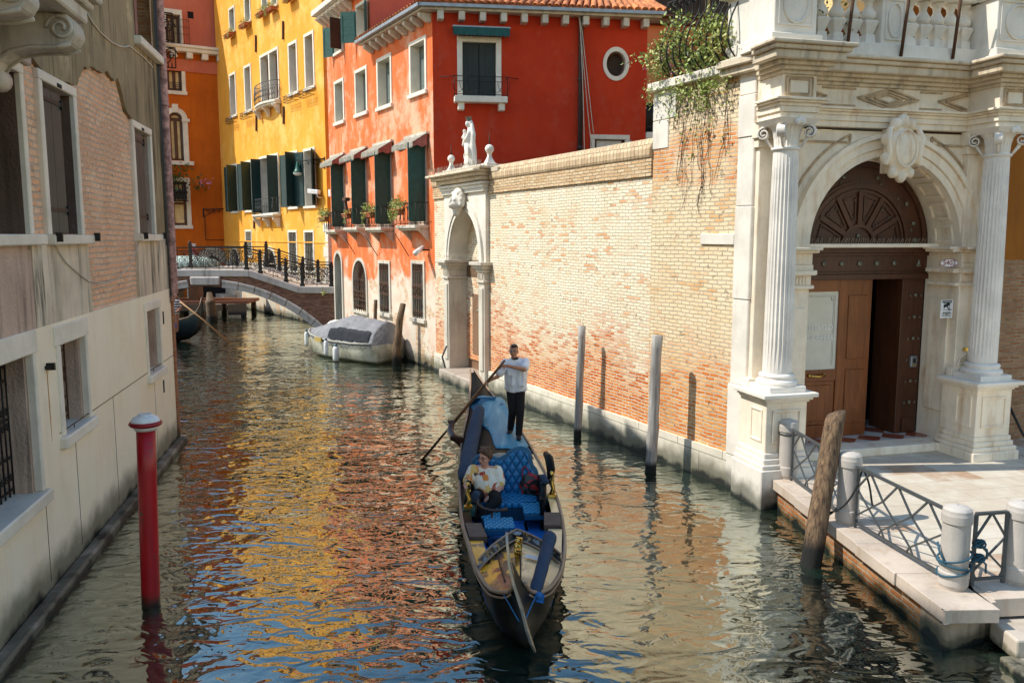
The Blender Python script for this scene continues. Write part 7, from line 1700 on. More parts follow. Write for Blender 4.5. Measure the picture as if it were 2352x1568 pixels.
m = MB(); m.prism(rag([(W0[1]+.05, W0[2]), (W1[0]-.1, W0[2]), (W1[0]-.1, W1[3]-.2), (W0[1]+.1, W1[3]-.1)], .02, .1, 9), -.018, .01); 
# stone window frames
def lwin(w, fw, dep, name='window', rev=M['reveal_dark']):
    m = MB(); x0, x1, z0, z1 = w; m.box(x0, x0+fw, -.065, dep, z0, z1-fw); m.box(x1-fw, x1, -.065, dep*.35, z0, z1-fw); m.box(x0, x1, -.07, dep, z1-fw, z1)
    wn = m.build(name, M['winframe'], lb, .012); m = MB(); m.box(x1-fw*1.02, x1-fw*.3, .0, dep, z0, z1-fw); m.build('inner_reveal', rev, wn); MB().quad((x0,dep,z0),(x1,dep,z0),(x1,dep,z1),(x0,dep,z1)).build('pane', M['dark'], wn)
    MB().box(x0-.1, x1+.12, -.17, dep, z0-.13, z0).build('sill', M['winframe'], wn, .015); return wn
for w in (W1, W3):
    wn = lwin(w, .13, .42, rev=M['reveal_dark'] if w is W1 else M['roughplaster']); m = MB(); c = w[0]+.13+(w[1]-w[0]-.26)*.60; planks(m, w[0]+.132, c, -.03, w[2]+.02, w[3]-.2, 2); 
    sh_ = m.build('shutter', M['shutter'], wn); m = MB()
    for q in (.16,.84): zz_ = w[2]+(w[3]-w[2])*q; m.box(w[0]+.2, c, -.045, -.03, zz_-.025, zz_+.025); m.tube([(c,-.04,zz_-.06),(c,-.04,zz_+.06)], .02, 6)
    m.build('hinge', M['iron'], sh_)
    MB().box((w[0]+w[1])/2-.09, (w[0]+w[1])/2+.09, -.076, -.06, w[3]-.12, w[3]-.07).build('slot', M['dark'], wn)
    [MB().box(xx-.02, xx+.02, -.24, -.16, w[2]-.09, w[2]+.03).build('shutter_stay', M['iron'], wn) for xx in (w[0]-.06, w[1]+.08)]
wn = lwin(W0, .12, .5); planks(MB(), W0[1]-.9, W0[1]-.5, .3, W0[2], W0[3]-.2, 3).build('shutter', M['timber'], wn)
# upper dark window with pink jamb
m = MB(); m.box(W7[0]-.02, W7[0]+.16, -.08, .4, W7[2], W7[3]); wn = m.build('window', plain('dull_pink_jamb', (.26,.12,.09), .8), lb); MB().quad((W7[0],.3,W7[2]),(W7[1],.3,W7[2]),(W7[1],.3,W7[3]),(W7[0],.3,W7[3])).build('pane', M['dark'], wn); MB().box(W7[0]-.12, W7[1]+.1, -.2, .3, W7[2]-.16, W7[2]).build('sill', M['winframe'], wn, .02)
# ground windows: deep reveals, iron grilles
def gwin(w, fw, dep, knots):
    x0, x1, z0, z1 = w; m = MB(); m.box(x0, x0+fw, -.085, .05, z0, z1-fw); m.box(x1-fw*.6, x1, -.085, .02, z0, z1-fw); m.box(x0-.06, x1+.04, -.09, .05, z1-fw, z1+.12)
    wn = m.build('window', M['winframe'], lb, .012); m = MB(); m.box(x1-fw*.9, x1-fw*.4, .02, dep, z0, z1-fw*.9); m.box(x0+fw*.1, x1, .05, dep, z1-fw, z1-.02); m.build('inner_reveal', M['roughplaster'], wn)
    MB().box(x0-.06, x1+.06, -.15, dep, z0-.16, z0).build('sill', M['winframe'], wn, .02); MB().quad((x0,dep,z0),(x1,dep,z0),(x1,dep,z1),(x0,dep,z1)).build('pane', M['dark'], wn)
    m = MB(); xa, xb = x0+fw, x1-fw*.9; n = max(3, int((xb-xa)/.13))
    for i in range(n+1): x = xa+(xb-xa)*i/n; m.tube([(x,dep*.45,z0),(x,dep*.45,z1-fw)], .012, 5)
    for q in (.04,.25,.5,.75,.96): m.box(xa, xb, dep*.45-.012, dep*.45+.012, z0+(z1-z0)*q-.012, z0+(z1-z0)*q+.012)
    for q in (.12,.45,.55,.85):
        for i in range(n): xc = xa+(xb-xa)*(i+.5)/n; m.tube(spiral(xc, z0+(z1-z0)*q, .055, 1.3, 10, 0, dep*.44), .008, 4)
    m.build('grille', M['iron_rust'] if knots else M['iron'], wn)
gwin(W4, .14, .45, True); gwin(W6, .16, .5, False)
m = MB(); x0, x1, z0, z1 = W5; m.box(x0, x0+.12, -.085, .05, z0, z1-.1); m.box(x1-.08, x1, -.085, .02, z0, z1-.1); m.box(x0-.05, x1+.05, -.09, .05, z1-.1, z1+.06); wn = m.build('window', M['winframe'], lb, .012); MB().box(x0-.05, x1+.05, -.15, .4, z0-.15, z0).build('sill', M['winframe'], wn, .02); m = MB(); m.box(x0+.05, x1-.05, .38, .42, z0, z1); m.box(x1-.1, x1-.06, .02, .4, z0, z1-.1); m.build('blocked_opening', M['roughplaster'], wn)
# base joints as shallow grooves, anchor, slots
m = MB(); xj = [FL_.at(100,1250)[0], FL_.at(172,1150)[0], FL_.at(262,1100)[0], FL_.at(350,930)[0]]; zj = FL_.at(215, 935)[1]
for i, x in enumerate(xj): m.box(x-.008, x+.008, -.0625, -.055, .2, zj if i else 2.0)
m.box(xj[1]-.6, LW, -.0625, -.055, zj-.007, zj+.007); m.build('render_joints', M['creeper'], lb)
x, z = FL_.at(95, 843); m = MB(); m.box(x-.07, x+.11, -.13, -.06, z-.02, z+.02); m.box(x-.02, x+.02, -.16, -.06, z-.04, z+.05); m.build('iron_bracket', M['iron'], lb)
m = MB(); zr = FL_.at(100, 1020)[1]; m.prism([(x-.012,z),(x+.012,z),(x+.02,zr+.3),(x+.006,zr),(x-.01,zr+.4)], -.0624, -.059); m.build('rust_streak', plain('rust_stain', (.50,.24,.05), .9), lb)
for (u, v) in ((369,887),(368,730)): x, z = FL_.at(u, v); MB().box(x-.06, x+.06, -.064, -.05, z-.13, z+.13).build('wall_slot', M['dark'], lb)
# drainpipe at the far corner
m = MB(); P = []; zpt = FL_.at(392, 665)[1]
for i in range(14): z = 12-(12-zpt)*i/13; P.append((LW-.08, -.14, z))
P += [(LW-.10,-.06,zpt-.22)]; m.tube(P, .085, 12); [m.lathe([(.095,-.02),(.10,0),(.095,.02)], (LW-.08,-.14,z), 12) for z in (5.2, 7.2, 9.0, 3.9)]; m.build('drainpipe', M['pipe_rust'], lb)
m = MB(); m.box(LW-.10, LW+.06, -.10, .05, -.4, zpt-.1); m.build('corner_strip', bricks('orange_corner_brick', (.40,.14,.06), (.45,.2,.1), (.36,.26,.18), wl=.3), lb)
m = MB(); m.tube([(LW-.22,-.09,12),(LW-.2,-.09,5),(LW-.2,-.09,3.2)], .016, 5); m.tube([(LW-.3,-.08,11),(LW-.3,-.08,4.3)], .012, 5); m.build('conduit', M['railgrey'], lb)
# cables
def lcab(pts, lbl, r=.014): 
    P = [FL_.at(u, v) for u, v in pts]; m = MB(); m.tube([(a,-.075,b) for a, b in P], r, 5); tag(m.build('cable', M['cable'], None, M=FL_.M), lbl, 'cable', 'cables on the left building')
lcab([(188,30),(200,52),(222,78),(245,97),(262,106),(276,108),(286,105),(300,116),(320,132),(335,147),(341,155)], 'pale cable sagging across the upper grey plaster')
lcab([(52,572),(55,558),(70,556),(90,557),(115,562),(122,580),(140,605),(170,630),(190,645),(230,652),(260,640),(290,605),(305,570),(312,552),(350,549)], 'thin cable drooping over the bare brick patch', .009)
# balcony on carved consoles, top left
bc = thing('stone_balcony', 'weathered stone balcony on a scrolled console at the top left corner', 'balcony', FL_.M)
bxR, bzR = FL_.at(150, 90, -.85); bz = FL_.pt('P',640,170,-.9)[1]
xe = FL_.pt('P',700,150,-.9)[0]
m = MB(); m.box(xe-4.5, xe, -1.0, 0, bz, bz+.16); m.box(xe-4.5, xe+.06, -1.06, 0, bz+.16, bz+.24); m.box(xe-4.5, xe+.12, -1.14, 0, bz+.24, bz+.42); m.build('slab', M['istria_grime'], bc, .02)
for k, xo in enumerate((xe-.35, xe-1.75)):
    prof = [(-.92,bz),(-1.0,bz-.10),(-1.02,bz-.22),(-.95,bz-.32),(-.8,bz-.36),(-.55,bz-.37),(-.35,bz-.42),(-.22,bz-.52),(-.12,bz-.68),(-.05,bz-.80),(0,bz-.80),(0,bz)]
    m = MB(); m.prism(prof, -.16, .16); m.v = [(xo+y, x, z) for x, y, z in m.v]; co_ = m.build('console', M['istria_grime'], bc, .02)
    m = MB()
    for xx in (-.17, .17):
        m.tube([(xo+xx, b[0], b[1]) for b in [(-.86+a, bz-.16+c) for a, _, c in spiral(0,0,.14,1.6,20,0)]], .022, 5); m.tube([(xo+xx, b[0], b[1]) for b in [(-.12+a, bz-.68+c) for a, _, c in spiral(0,0,.12,1.6,20,0)]], .02, 5)
        m.tube([(xo+xx, y, z-.0) for y, z in prof[3:10]], .025, 5)
    m.tube([(xo-.18,-.12,bz-.68),(xo+.18,-.12,bz-.68)], .12, 14); m.build('scroll', M['istria_grime'], co_)
# warm ochre wall panel beneath the balcony
m = MB(); m.box(W0[0]-.4, FL_.at(38,100)[0], -.062, -.0, W0[3]+.18, bz+.1); m.build('ochre_panel', M['yellow'], lb)
m = MB(); m.box(W0[0]-.3, W0[1]+.14, -.12, .1, W0[3], W0[3]+.18); m.build('lintel', M['footing'], lb, .02)
# ================================================================= GONDOLA
GY = 8.07
go = thing('gondola', 'black gondola with blue quilted sofa and foredeck painted with a golden reflection in the middle of the canal', 'gondola', T(0, GY, 0))
ST = [(0,.055,.014,1.30,.36),(.15,.065,.022,1.06,.22),(.32,.08,.045,.80,.10),(.52,.09,.12,.63,.02),(.8,.08,.31,.54,-.05),(1.35,.09,.485,.50,-.1),(2.4,.064,.63,.49,-.15),(3.3,0,.71,.49,-.15),(4.1,-.04,.735,.49,-.15),(5.0,-.11,.735,.50,-.15),(6.85,-.285,.655,.57,-.12),(7.9,-.385,.56,.66,-.05),(9.0,-.51,.41,.79,.1),(9.95,-.67,.25,.97,.38),(10.7,-.81,.13,1.15,.72),(11.3,-.945,.035,1.36,1.05)]
def stn(y):
    for a, b in zip(ST, ST[1:]):
        if a[0] <= y <= b[0]:
            t = (y-a[0])/(b[0]-a[0]); return [a[i]+(b[i]-a[i])*t for i in range(5)]
    return list(ST[-1] if y > 1 else ST[0])
# smooth the stations
YS = [i*.1 for i in range(0, 113)]
def sst(y):
    w_ = .28 if 1 < y < 10.3 else .1
    a = [stn(min(11.3, max(0, y+d))) for d in (-w_, -w_/2, 0, w_/2, w_)]
    r = [sum(q[i] for q in a)/5 for i in range(5)]; r[0] = y; return r
LACQ = NT('glossy_black_lacquer', .42, 0, .08); LACQ = LACQ.done(LACQ.mix(LACQ.ss(LACQ.noise(3, 5, .7), .55, .7), (.006,.007,.007), (.022,.018,.013)), LACQ.bump(LACQ.noise(6, 3), .06, .02))
M['lacq'] = LACQ
M['rubrail'] = wood('worn_gunwale_varnish', (.30,.19,.12), (.42,.29,.20), .4, along=1)
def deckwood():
    t = NT('worn_deck_painted_reflection', .28, 0, .6); n = t.noise(2.6, 6, .7, t.scale(1,.6,1)); n2 = t.noise(7, 6, .75); o = t.xyz()
    c = t.mix(t.ss(n2, .35, .7), (.78,.52,.26), (.86,.64,.36)); c = t.mix(t.ss(o[0], .13, .09), c, t.mix(t.ss(n2, .4, .7), (.95,.40,.012), (1.0,.50,.02)))  # tan wood; left half's gold is the yellow house's reflection painted in
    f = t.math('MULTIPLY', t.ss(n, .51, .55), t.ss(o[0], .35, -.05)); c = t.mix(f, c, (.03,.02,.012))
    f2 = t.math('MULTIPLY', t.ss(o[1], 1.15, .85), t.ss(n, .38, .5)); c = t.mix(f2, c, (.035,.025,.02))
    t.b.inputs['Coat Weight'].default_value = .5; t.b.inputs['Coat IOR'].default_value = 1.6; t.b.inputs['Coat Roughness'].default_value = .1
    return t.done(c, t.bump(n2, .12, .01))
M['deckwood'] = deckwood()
m = MB(); vs = []; prof = 9; rows = [sst(y) for y in YS]+[ST[-1]]
for (y, cx, b, g, k) in rows:
    for j in range(prof):
        a = -1+2*j/(prof-1); s = abs(a)
        # from gunwale (|a|=1) flaring in to a flat bottom
        x = b*(1.0 if s > .99 else (.93 if s > .7 else (.78 if s > .45 else (.5 if s > .2 else 0)))); z = g if s > .99 else (g-(g-k)*.33 if s > .7 else (g-(g-k)*.72 if s > .45 else (k+.03 if s > .2 else k)))
        lean = (.14*(1-y/.8)*(1-min(1,max(0,(z-.2)/.9)))-.09*(1-y/.8)*min(1,max(0,(z-.5)/.8))) if y < .8 else 0
        vs.append((cx+lean+math.copysign(x, a), y, z))
fs = [(i*prof+j, i*prof+j+1, (i+1)*prof+j+1, (i+1)*prof+j) for i in range(len(rows)-1) for j in range(prof-1)]
m.add(vs, fs, True); m.build('hull', LACQ, go)
for s in (-1, 1):
    m = MB(); m.tube([(cx+s*(b+.012), y, g+.005) for y, cx, b, g, k in rows[3:]], .024, 6); m.tube([(cx+s*(b+.022), y, g-.055) for y, cx, b, g, k in rows[4:-4]], .014, 5); m.build('gunwale', M['rubrail'], go)
# inside lining and floor
m = MB(); a0, a1 = 14, 68
for s in (-1, 1):
    for i in range(a0, a1):
        p, q = rows[i], rows[i+1]; m.quad((p[1]+s*(p[2]-.005),p[0],p[3]),(q[1]+s*(q[2]-.005),q[0],q[3]),(q[1]+s*(q[2]-.13),q[0],.05),(p[1]+s*(p[2]-.13),p[0],.05))
m.build('inner_planking', plain('black_brown_planking', (.03,.022,.016), .45), go)
def carpet():
    t = NT('blue_boat_carpet', .75, 0, .3); v = t.n('ShaderNodeTexVoronoi', {'Vector': t.obj(), 'Scale': 4.2}, feature='F1').outputs['Distance']; return t.done(t.mix(t.ss(v, .17, .20), (.015,.05,.14), (.015,.17,.55)))
m = MB(); [m.quad((p[1]-p[2]+.1,p[0],.07),(p[1]+p[2]-.1,p[0],.07),(q[1]+q[2]-.1,q[0],.07),(q[1]-q[2]+.1,q[0],.07)) for p, q in zip(rows[a0:a1], rows[a0+1:a1+1])]; m.build('carpet', carpet(), go)
# decks
def deck(name, y0, y1, mat, camber=.07, back=None, n=10, lift=0):
    m = MB(); ys = [y0+(y1-y0)*i/40 for i in range(41)]; vs = []
    for i, y in enumerate(ys):
        for j in range(n+1):
            a = -1+2*j/n; yy = y
            if back: yy = y0+(y-y0)*(back(a)-y0)/(y1-y0)
            _, cx, b, g, k = sst(yy); vs.append((cx+a*(b-.012), yy, g-.012+camber*(1-a*a)*min(1, b/.4)+lift))
    fs = [(i*(n+1)+j, i*(n+1)+j+1, (i+1)*(n+1)+j+1, (i+1)*(n+1)+j) for i in range(40) for j in range(n)]
    m.add(vs, fs, True); return m.build(name, mat, go)
backf = lambda a: 2.32-.72*abs(a)**1.0+(.10*a)
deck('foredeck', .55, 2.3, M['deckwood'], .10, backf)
def dz(x, y, camber=.10): _, cx, b, g, k = sst(y); a = max(-1, min(1, (x-cx)/max(b, .05))); return g-.012+camber*(1-a*a)*min(1, b/.4)
# carved chevron frame at the back of the foredeck
CARV = NT('carved_gilded_black_wood', .4, 0, .5); CARV = CARV.done(CARV.mix(CARV.ss(CARV.noise(17, 3, .6), .52, .56), (.02,.017,.014), CARV.mix(CARV.ss(CARV.noise(8, 2), .45, .55), (.42,.24,.06), (.22,.25,.28))), CARV.bump(CARV.noise(17, 3), .7, .02))
for s in (-1, 1):
    m = MB(); P = []
    for i in range(13):
        a = s*i/12; y = backf(a); _, cx, b, g, k = sst(y); x = cx+a*(b-.01); P.append((x, y, dz(x, y)))
    for p, q in zip(P, P[1:]):
        m.add([(p[0],p[1]-.06,p[2]+.01),(q[0],q[1]-.06,q[2]+.01),(q[0],q[1]+.07,q[2]+.09),(p[0],p[1]+.07,p[2]+.09),(p[0],p[1]+.1,p[2]-.15),(q[0],q[1]+.1,q[2]-.15)], [(0,1,2,3),(3,2,5,4)])
    m.build('carved_coaming', CARV, go)
    for o, h in ((-.07,.02),(.075,.10)):
        MB().tube([(x, y+o, z+h) for x, y, z in P], .013, 6).build('coaming_edge', M['rubrail'], go)
p = backf(0); zc_ = dz(.064, p); m = MB(); m.lathe([(.0,0),(.09,.0),(.1,.02),(.07,.03)], (.066,p+.02,zc_+.06), 5); m.build('shell_ornament', M['gutter'], go)
# deck ridge beading and plank lines
for xo in (-.28, .02, .30):
    m = MB(); P = []
    for i in range(14):
        t = i/13; y = .95+t*(1.55-abs(xo)*1.6); _, cx, b, g, k = sst(y); x = cx+xo*b/.6; P.append((x, y, dz(x, y)+.006))
    m.tube(P, .010, 5); m.build('deck_bead', M['creeper'] if xo else CARV, go)
# gilded stem ornament standing on the deck
m = MB(); x, y = .07, 1.95; z = dz(x, y); 
for i in range(7): m.ball((x+.03*math.sin(i*1.9), y-.05*i, z+.06+.03*math.cos(i*2.2)), .035-.002*i, .04, .05, 8, 6)
m.tube([(x,y,z),(x+.05,y-.1,z+.17),(x-.02,y-.16,z+.22)], [.03,.022,.01], 6); flesh('gilded_ornament', M['brass'], go, m, .01, 2)
MB().add([(.14,1.62,dz(.14,1.62)+.03),(.40,1.52,dz(.4,1.52)+.035),(.44,1.62,dz(.44,1.62)+.035),(.2,1.72,dz(.2,1.72)+.03)], [(0,1,2,3)]).build('paper_card', M['signwhite'], go)
# prow iron: tall narrow blade leaning over the stem
m = MB(); P = [(-.055,.02,1.50),(-.05,.0,1.42),(-.03,-.015,1.2),(.015,-.03,1.0),(.09,-.04,.75),(.15,-.035,.5),(.20,-.02,.34),(.235,.0,.24)]; W = [.02,.035,.045,.05,.05,.045,.035,.012]
vs = []; 
for (x, y, z), w_ in zip(P, W): vs += [(x-.012,y-w_,z),(x+.012,y-w_,z),(x+.012,y+w_*2.2,z),(x-.012,y+w_*2.2,z)]
m.add(vs, [(4*i+j, 4*i+(j+1)%4, 4*i+4+(j+1)%4, 4*i+4+j) for i in range(7) for j in range(4)]+[(3,2,1,0),(28,29,30,31)]); m.build('prow_iron', plain('worn_steel_prow', (.34,.31,.27), .35, .7), go)
for s in (-1, 1):
    m = MB(); _, cx, b, g, k = sst(.62); m.tube([(cx+s*(b+.01), .62, g+.02), (.10+s*.03, .05, .55)], .008, 5); m.build('blue_cord', plain('blue_cord_%s' % ('a' if s < 0 else 'b'), (.02,.18,.42), .7), go)
# side panels (brown mats) and little seats ledge on both gunwales
for s, y0 in ((-1, 2.55), (1, 3.0)):
    m = MB(); y1 = y0+.5; _, c0, b0, g0, _k = sst(y0); _, c1, b1, g1, _k = sst(y1)
    xa0, xa1 = c0+s*(b0-.02), c1+s*(b1-.02); m.add([(xa0,y0,g0+.03),(xa0-s*.24,y0,g0+.03),(xa1-s*.22,y1,g1+.04),(xa1,y1,g1+.04),(xa0,y0,g0-.06),(xa0-s*.24,y0,g0-.06),(xa1-s*.22,y1,g1-.06),(xa1,y1,g1-.06)], [(0,1,2,3),(0,4,5,1),(1,5,6,2),(2,6,7,3),(3,7,4,0)]); m.build('side_mat', plain('brown_rubber_mat', (.13,.085,.06), .7) if s < 0 else bpy.data.materials['brown_rubber_mat'], go)
    m = MB()
    for i in range(30, 66):
        p_, q_ = rows[i], rows[i+1]; m.quad((p_[1]+s*(p_[2]-.01),p_[0],p_[3]-.005),(p_[1]+s*(p_[2]-.13),p_[0],p_[3]+.005),(q_[1]+s*(q_[2]-.13),q_[0],q_[3]+.005),(q_[1]+s*(q_[2]-.01),q_[0],q_[3]-.005))
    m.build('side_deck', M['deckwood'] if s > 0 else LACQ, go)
for s, y0, y1 in ((-1,1.66,2.5),(1,1.76,2.95)):
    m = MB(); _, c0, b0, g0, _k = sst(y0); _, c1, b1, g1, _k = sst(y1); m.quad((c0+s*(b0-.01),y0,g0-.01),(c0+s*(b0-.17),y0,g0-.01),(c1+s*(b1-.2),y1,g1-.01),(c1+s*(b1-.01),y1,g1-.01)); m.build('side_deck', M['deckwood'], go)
# stern deck
sd = deck('stern_deck', 6.3, 11.15, LACQ, .10)
m = MB(); _, cx, b, g, k = sst(6.3); m.quad((cx-b+.05,6.3,.1),(cx+b-.05,6.3,.1),(cx+b-.02,6.3,g-.02),(cx-b+.02,6.3,g-.02)); m.build('stern_bulkhead', M['dark'], go)
m = MB(); 
for k_ in range(2): m.box(cx-b+.12, cx-.05, 6.15-.28*k_, 6.27-.28*k_, g-.02-.03*k_, g+.02-.03*k_)
m.build('stern_boards', plain('red_brown_painted_board', (.30,.085,.045), .45), go)
m = MB(); m.tube([(cx-.33,6.2,g+.02),(cx-.30,6.0,g+.05),(cx-.30,5.85,g+.0)], .025, 6); m.tube([(cx-.17,6.2,g+.02),(cx-.15,6.0,g+.07),(cx-.15,5.85,g+.0)], .03, 6); m.build('rope_loops', M['gutter'], go)
# blue rubber mat on the stern (a loose mat)
mt = thing('deck_mat', 'light blue rubber mat with eyelets laid over the stern deck', 'mat', T(0, GY, 0))
Mp = [(1097,928.5,.83),(1110,926,.84),(1150,926.5,.84),(1160,931,.84),(1180,966,.76),(1214,1019,.66),(1200,1025,.66),(1170,1028,.66),(1140,1029,.66),(1134,1020,.67),(1128,1002,.69),(1122,992,.70),(1108,981,.73),(1103,965,.76)]
m = MB(); pts = []
for u, v, z in Mp:
    w_ = ground(u, v, z); pts.append((w_.x, w_.y-GY))
# grid clipped to the outline, draped over the cambered deck
def inside(x, y):
    c = False
    for (xa, ya), (xb, yb) in zip(pts, pts[1:]+pts[:1]):
        if (ya > y) != (yb > y) and x < (xb-xa)*(y-ya)/(yb-ya)+xa: c = not c
    return c
cxm = sum(p[0] for p in pts)/len(pts); cym = sum(p[1] for p in pts)/len(pts)
def dzz(x, y): return max(dz(x, y), sst(y)[3]+.03)+.018
R_ = 8; vs = [(cxm, cym, dzz(cxm, cym))]; dense = []
for (a, b) in zip(pts, pts[1:]+pts[:1]):
    for j in range(3): dense.append((a[0]+(b[0]-a[0])*j/3, a[1]+(b[1]-a[1])*j/3))
for r in range(1, R_+1):
    for x, y in dense: xx, yy = cxm+(x-cxm)*r/R_, cym+(y-cym)*r/R_; vs.append((xx, yy, dzz(xx, yy)))
n = len(dense); fs = [(0, 1+j, 1+(j+1) % n) for j in range(n)]+[(1+r*n+j, 1+(r+1)*n+j, 1+(r+1)*n+(j+1) % n, 1+r*n+(j+1) % n) for r in range(R_-1) for j in range(n)]
top_ = [(x, y, z-.014) for x, y, z in vs[-n:]]; o = len(vs); vs += top_; fs += [(o-n+j, o+j, o+(j+1) % n, o-n+(j+1) % n) for j in range(n)]
def matm():
    t = NT('light_blue_rubber', .5, 0, .45); s_ = t.noise(3, 5, .6, t.scale(2.5,.4,1)); return t.done(t.mix(t.ss(s_, .4, .75), (.045,.24,.38), (.14,.38,.50)), t.bump(t.noise(60, 2), .2, .005))
M['rubber'] = matm(); m.add(vs, fs, True); m.build('sheet', M['rubber'], mt)
e = MB(); 
for u, v, z in ((1109,936,.85),(1152,934,.85),(1121,981,.75)):
    w_ = ground(u, v, z); x, y = w_.x, w_.y-GY; e.tube([(x+.03*math.cos(2*pi*i/12), y+.03*math.sin(2*pi*i/12), dzz(x, y)+.005) for i in range(12)], .011, 5, closed=True)
e.build('eyelets', M['gutter'], mt)
# dark blue cover furled along the left gunwale
FAB = NT('dark_blue_canvas', .85, 0, .2); FAB = FAB.done(FAB.mix(FAB.noise(5, 4), (.030,.050,.085), (.045,.070,.115)), FAB.bump(FAB.noise(5, 5, .65, FAB.scale(1,.4,1)), .9, .05))
FABB = NT('navy_blue_tarp', .75, 0, .3); FABB = FABB.done(FABB.mix(FABB.noise(4, 4), (.016,.10,.22), (.028,.15,.30)), FABB.bump(FABB.noise(4, 5, .6), .8, .06))
fc = thing('furled_cover', 'long dark blue canvas cover furled along the left gunwale beside the woman', 'boat cover', T(0, GY, 0))
m = MB(); P = []; Rr_ = []
for i, (u, v, z, r) in enumerate(((1101,940,.98,.12),(1095,965,.86,.13),(1087,1000,.72,.13),(1080,1030,.66,.14),(1074,1060,.62,.14),(1069,1085,.58,.13),(1066,1103,.54,.09))): w_ = ground(u, v, z); P.append((w_.x, w_.y-GY, w_.z)); Rr_.append(r)
Q = []; QR = []
for i in range(len(P)-1):
    for j in range(3): t = j/3; Q.append(tuple(P[i][k]+(P[i+1][k]-P[i][k])*t for k in range(3))); QR.append((Rr_[i]+(Rr_[i+1]-Rr_[i])*t)*rnd.uniform(.9,1.08))
Q.append(P[-1]); QR.append(.06); m.tube(Q, QR, 14); m.build('roll', FAB, fc)
m = MB(); vs = []
for u, v, z in ((1080,918,1.05),(1106,912,1.05),(1140,911,1.02),(1135,925,.90),(1098,928,.95),(1100,960,.80),(1083,990,.62),(1072,950,.70),(1074,930,.85)): w_ = ground(u, v, z); vs.append((w_.x, w_.y-GY, w_.z))
m.add(vs, [(0,1,4,8),(1,2,3,4),(8,4,5,7),(7,5,6)]); m.build('spread_flap', FABB, fc)
# second furled cover lying on the foredeck
f2 = thing('furled_cover', 'short dark blue canvas cover rolled up on the right side of the foredeck', 'boat cover', T(0, GY, 0)); m = MB(); P = []
for u, v, z in ((1262,1226,.72),(1263,1234,.72),(1258,1255,.70),(1250,1285,.68),(1242,1315,.66),(1233,1345,.63),(1226,1364,.60)): w_ = ground(u, v, z); P.append(Vector((w_.x, w_.y-GY, w_.z)))
Q = [P[0].lerp(P[1], 0)]+[P[i].lerp(P[i+1], j/3) for i in range(1, 6) for j in range(3)]+[P[-1]]; m.tube(Q, [.05]+[.088*rnd.uniform(.93,1.06)*(1-.25*i/15) for i in range(15)]+[.04], 14); m.build('roll', FAB, f2); m = MB(); x, y, z = P[-1]; m.ball((x+.05,y-.03,z),.05,.05,.04); m.add([(x,y,z),(x+.12,y-.05,z+.03),(x+.1,y-.1,z-.06),(x+.02,y-.08,z-.05)], [(0,1,2,3)]); m.build('blue_tie', plain('blue_tie_cloth', (.02,.14,.38), .8), f2)
# sofa
def quilt(name, c1, c2, sc=7.0, ax='xz'):
    t = NT(name, .42, 0, .5); o = t.xyz(); a_, b_ = (o[0], o[2]) if ax == 'xz' else (o[0], o[1])
    u = t.math('ADD', t.math('MULTIPLY', a_, sc), t.math('MULTIPLY', b_, sc*.62)); v = t.math('SUBTRACT', t.math('MULTIPLY', a_, sc), t.math('MULTIPLY', b_, sc*.62))
    tri = lambda q: t.math('ABSOLUTE', t.math('SUBTRACT', t.math('FRACT', q), .5))
    h = t.math('MINIMUM', t.math('SUBTRACT', .5, tri(u)), t.math('SUBTRACT', .5, tri(v))); f = t.ss(h, .0, .16)
    return t.done(t.mix(f, c1, c2), t.bump(t.math('POWER', t.math('MAXIMUM', h, .0), .5), .9, .05))
M['quilt'] = quilt('quilted_blue_leather', (.007,.075,.20), (.014,.18,.42), 7.5); M['quiltseat'] = quilt('quilted_blue_seat', (.012,.13,.30), (.022,.26,.52), 9.5, 'xy')
M['bluel'] = plain('blue_leather', (.018,.12,.22), .4, var=.12); M['bluestool'] = quilt('light_blue_quilt', (.016,.20,.42), (.03,.34,.60), 12, 'xy')
sf = thing('sofa', 'blue quilted leather sofa with a high rounded right back in the gondola', 'sofa', T(0, GY, 0))
yb_ = 5.02; out_ = []
for a, b in ((645,1300),(652,1225),(700,1182),(760,1180),(820,1192),(868,1212),(905,1205),(950,1180),(985,1145),(1030,1122),(1090,1110),(1140,1122),(1163,1155),(1172,1215),(1185,1265),(1215,1300),(1228,1330),(1225,1400)):
    u, v = cv('J', a, b); w_ = atY(u, v, GY+yb_); out_.append((w_.x, w_.z))
x0 = out_[0][0]; x1 = out_[-1][0]; poly = [(x0,.3)]+out_+[(x1,.3)]
def backrest(y0, y1, grow=0):
    c = (sum(p[0] for p in poly)/len(poly), .6); return [(c[0]+(x-c[0])*(1+grow), c[1]+(z-c[1])*(1+grow)) for x, z in poly]
m = MB(); m.prism(poly, yb_-.02, yb_+.10); m.v = [(x, y+(z-.3)*.12, z) for x, y, z in m.v]; m.build('backrest_shell', M['bluel'], sf, .03, 3)
inner = [((x0+x1)/2+(x-(x0+x1)/2)*.94, .3+(z-.3)*.955) for x, z in poly]
m = MB(); m.prism(inner, yb_-.06, yb_-.021); m.v = [(x, y+(z-.3)*.12, z) for x, y, z in m.v]; m.build('quilted_back', M['quilt'], sf, .025, 3)
m = MB(); m.tube([(x, yb_+.02+(z-.3)*.12, z) for x, z in out_], .028, 8); m.build('piping', M['bluel'], sf)
sx0, sx1, sy0, sy1 = x0+.02, x1-.0, 4.42, 4.98
m = MB(); m.box(sx0, sx1, sy0, sy1, .27, .36); m.build('seat_cushion', M['quiltseat'], sf, .03, 3); m = MB(); m.box(sx0+.01, sx1-.01, sy0+.02, sy1, .07, .268); m.build('seat_base', plain('dark_teal_seat_base', (.014,.07,.11), .5), sf, .01)
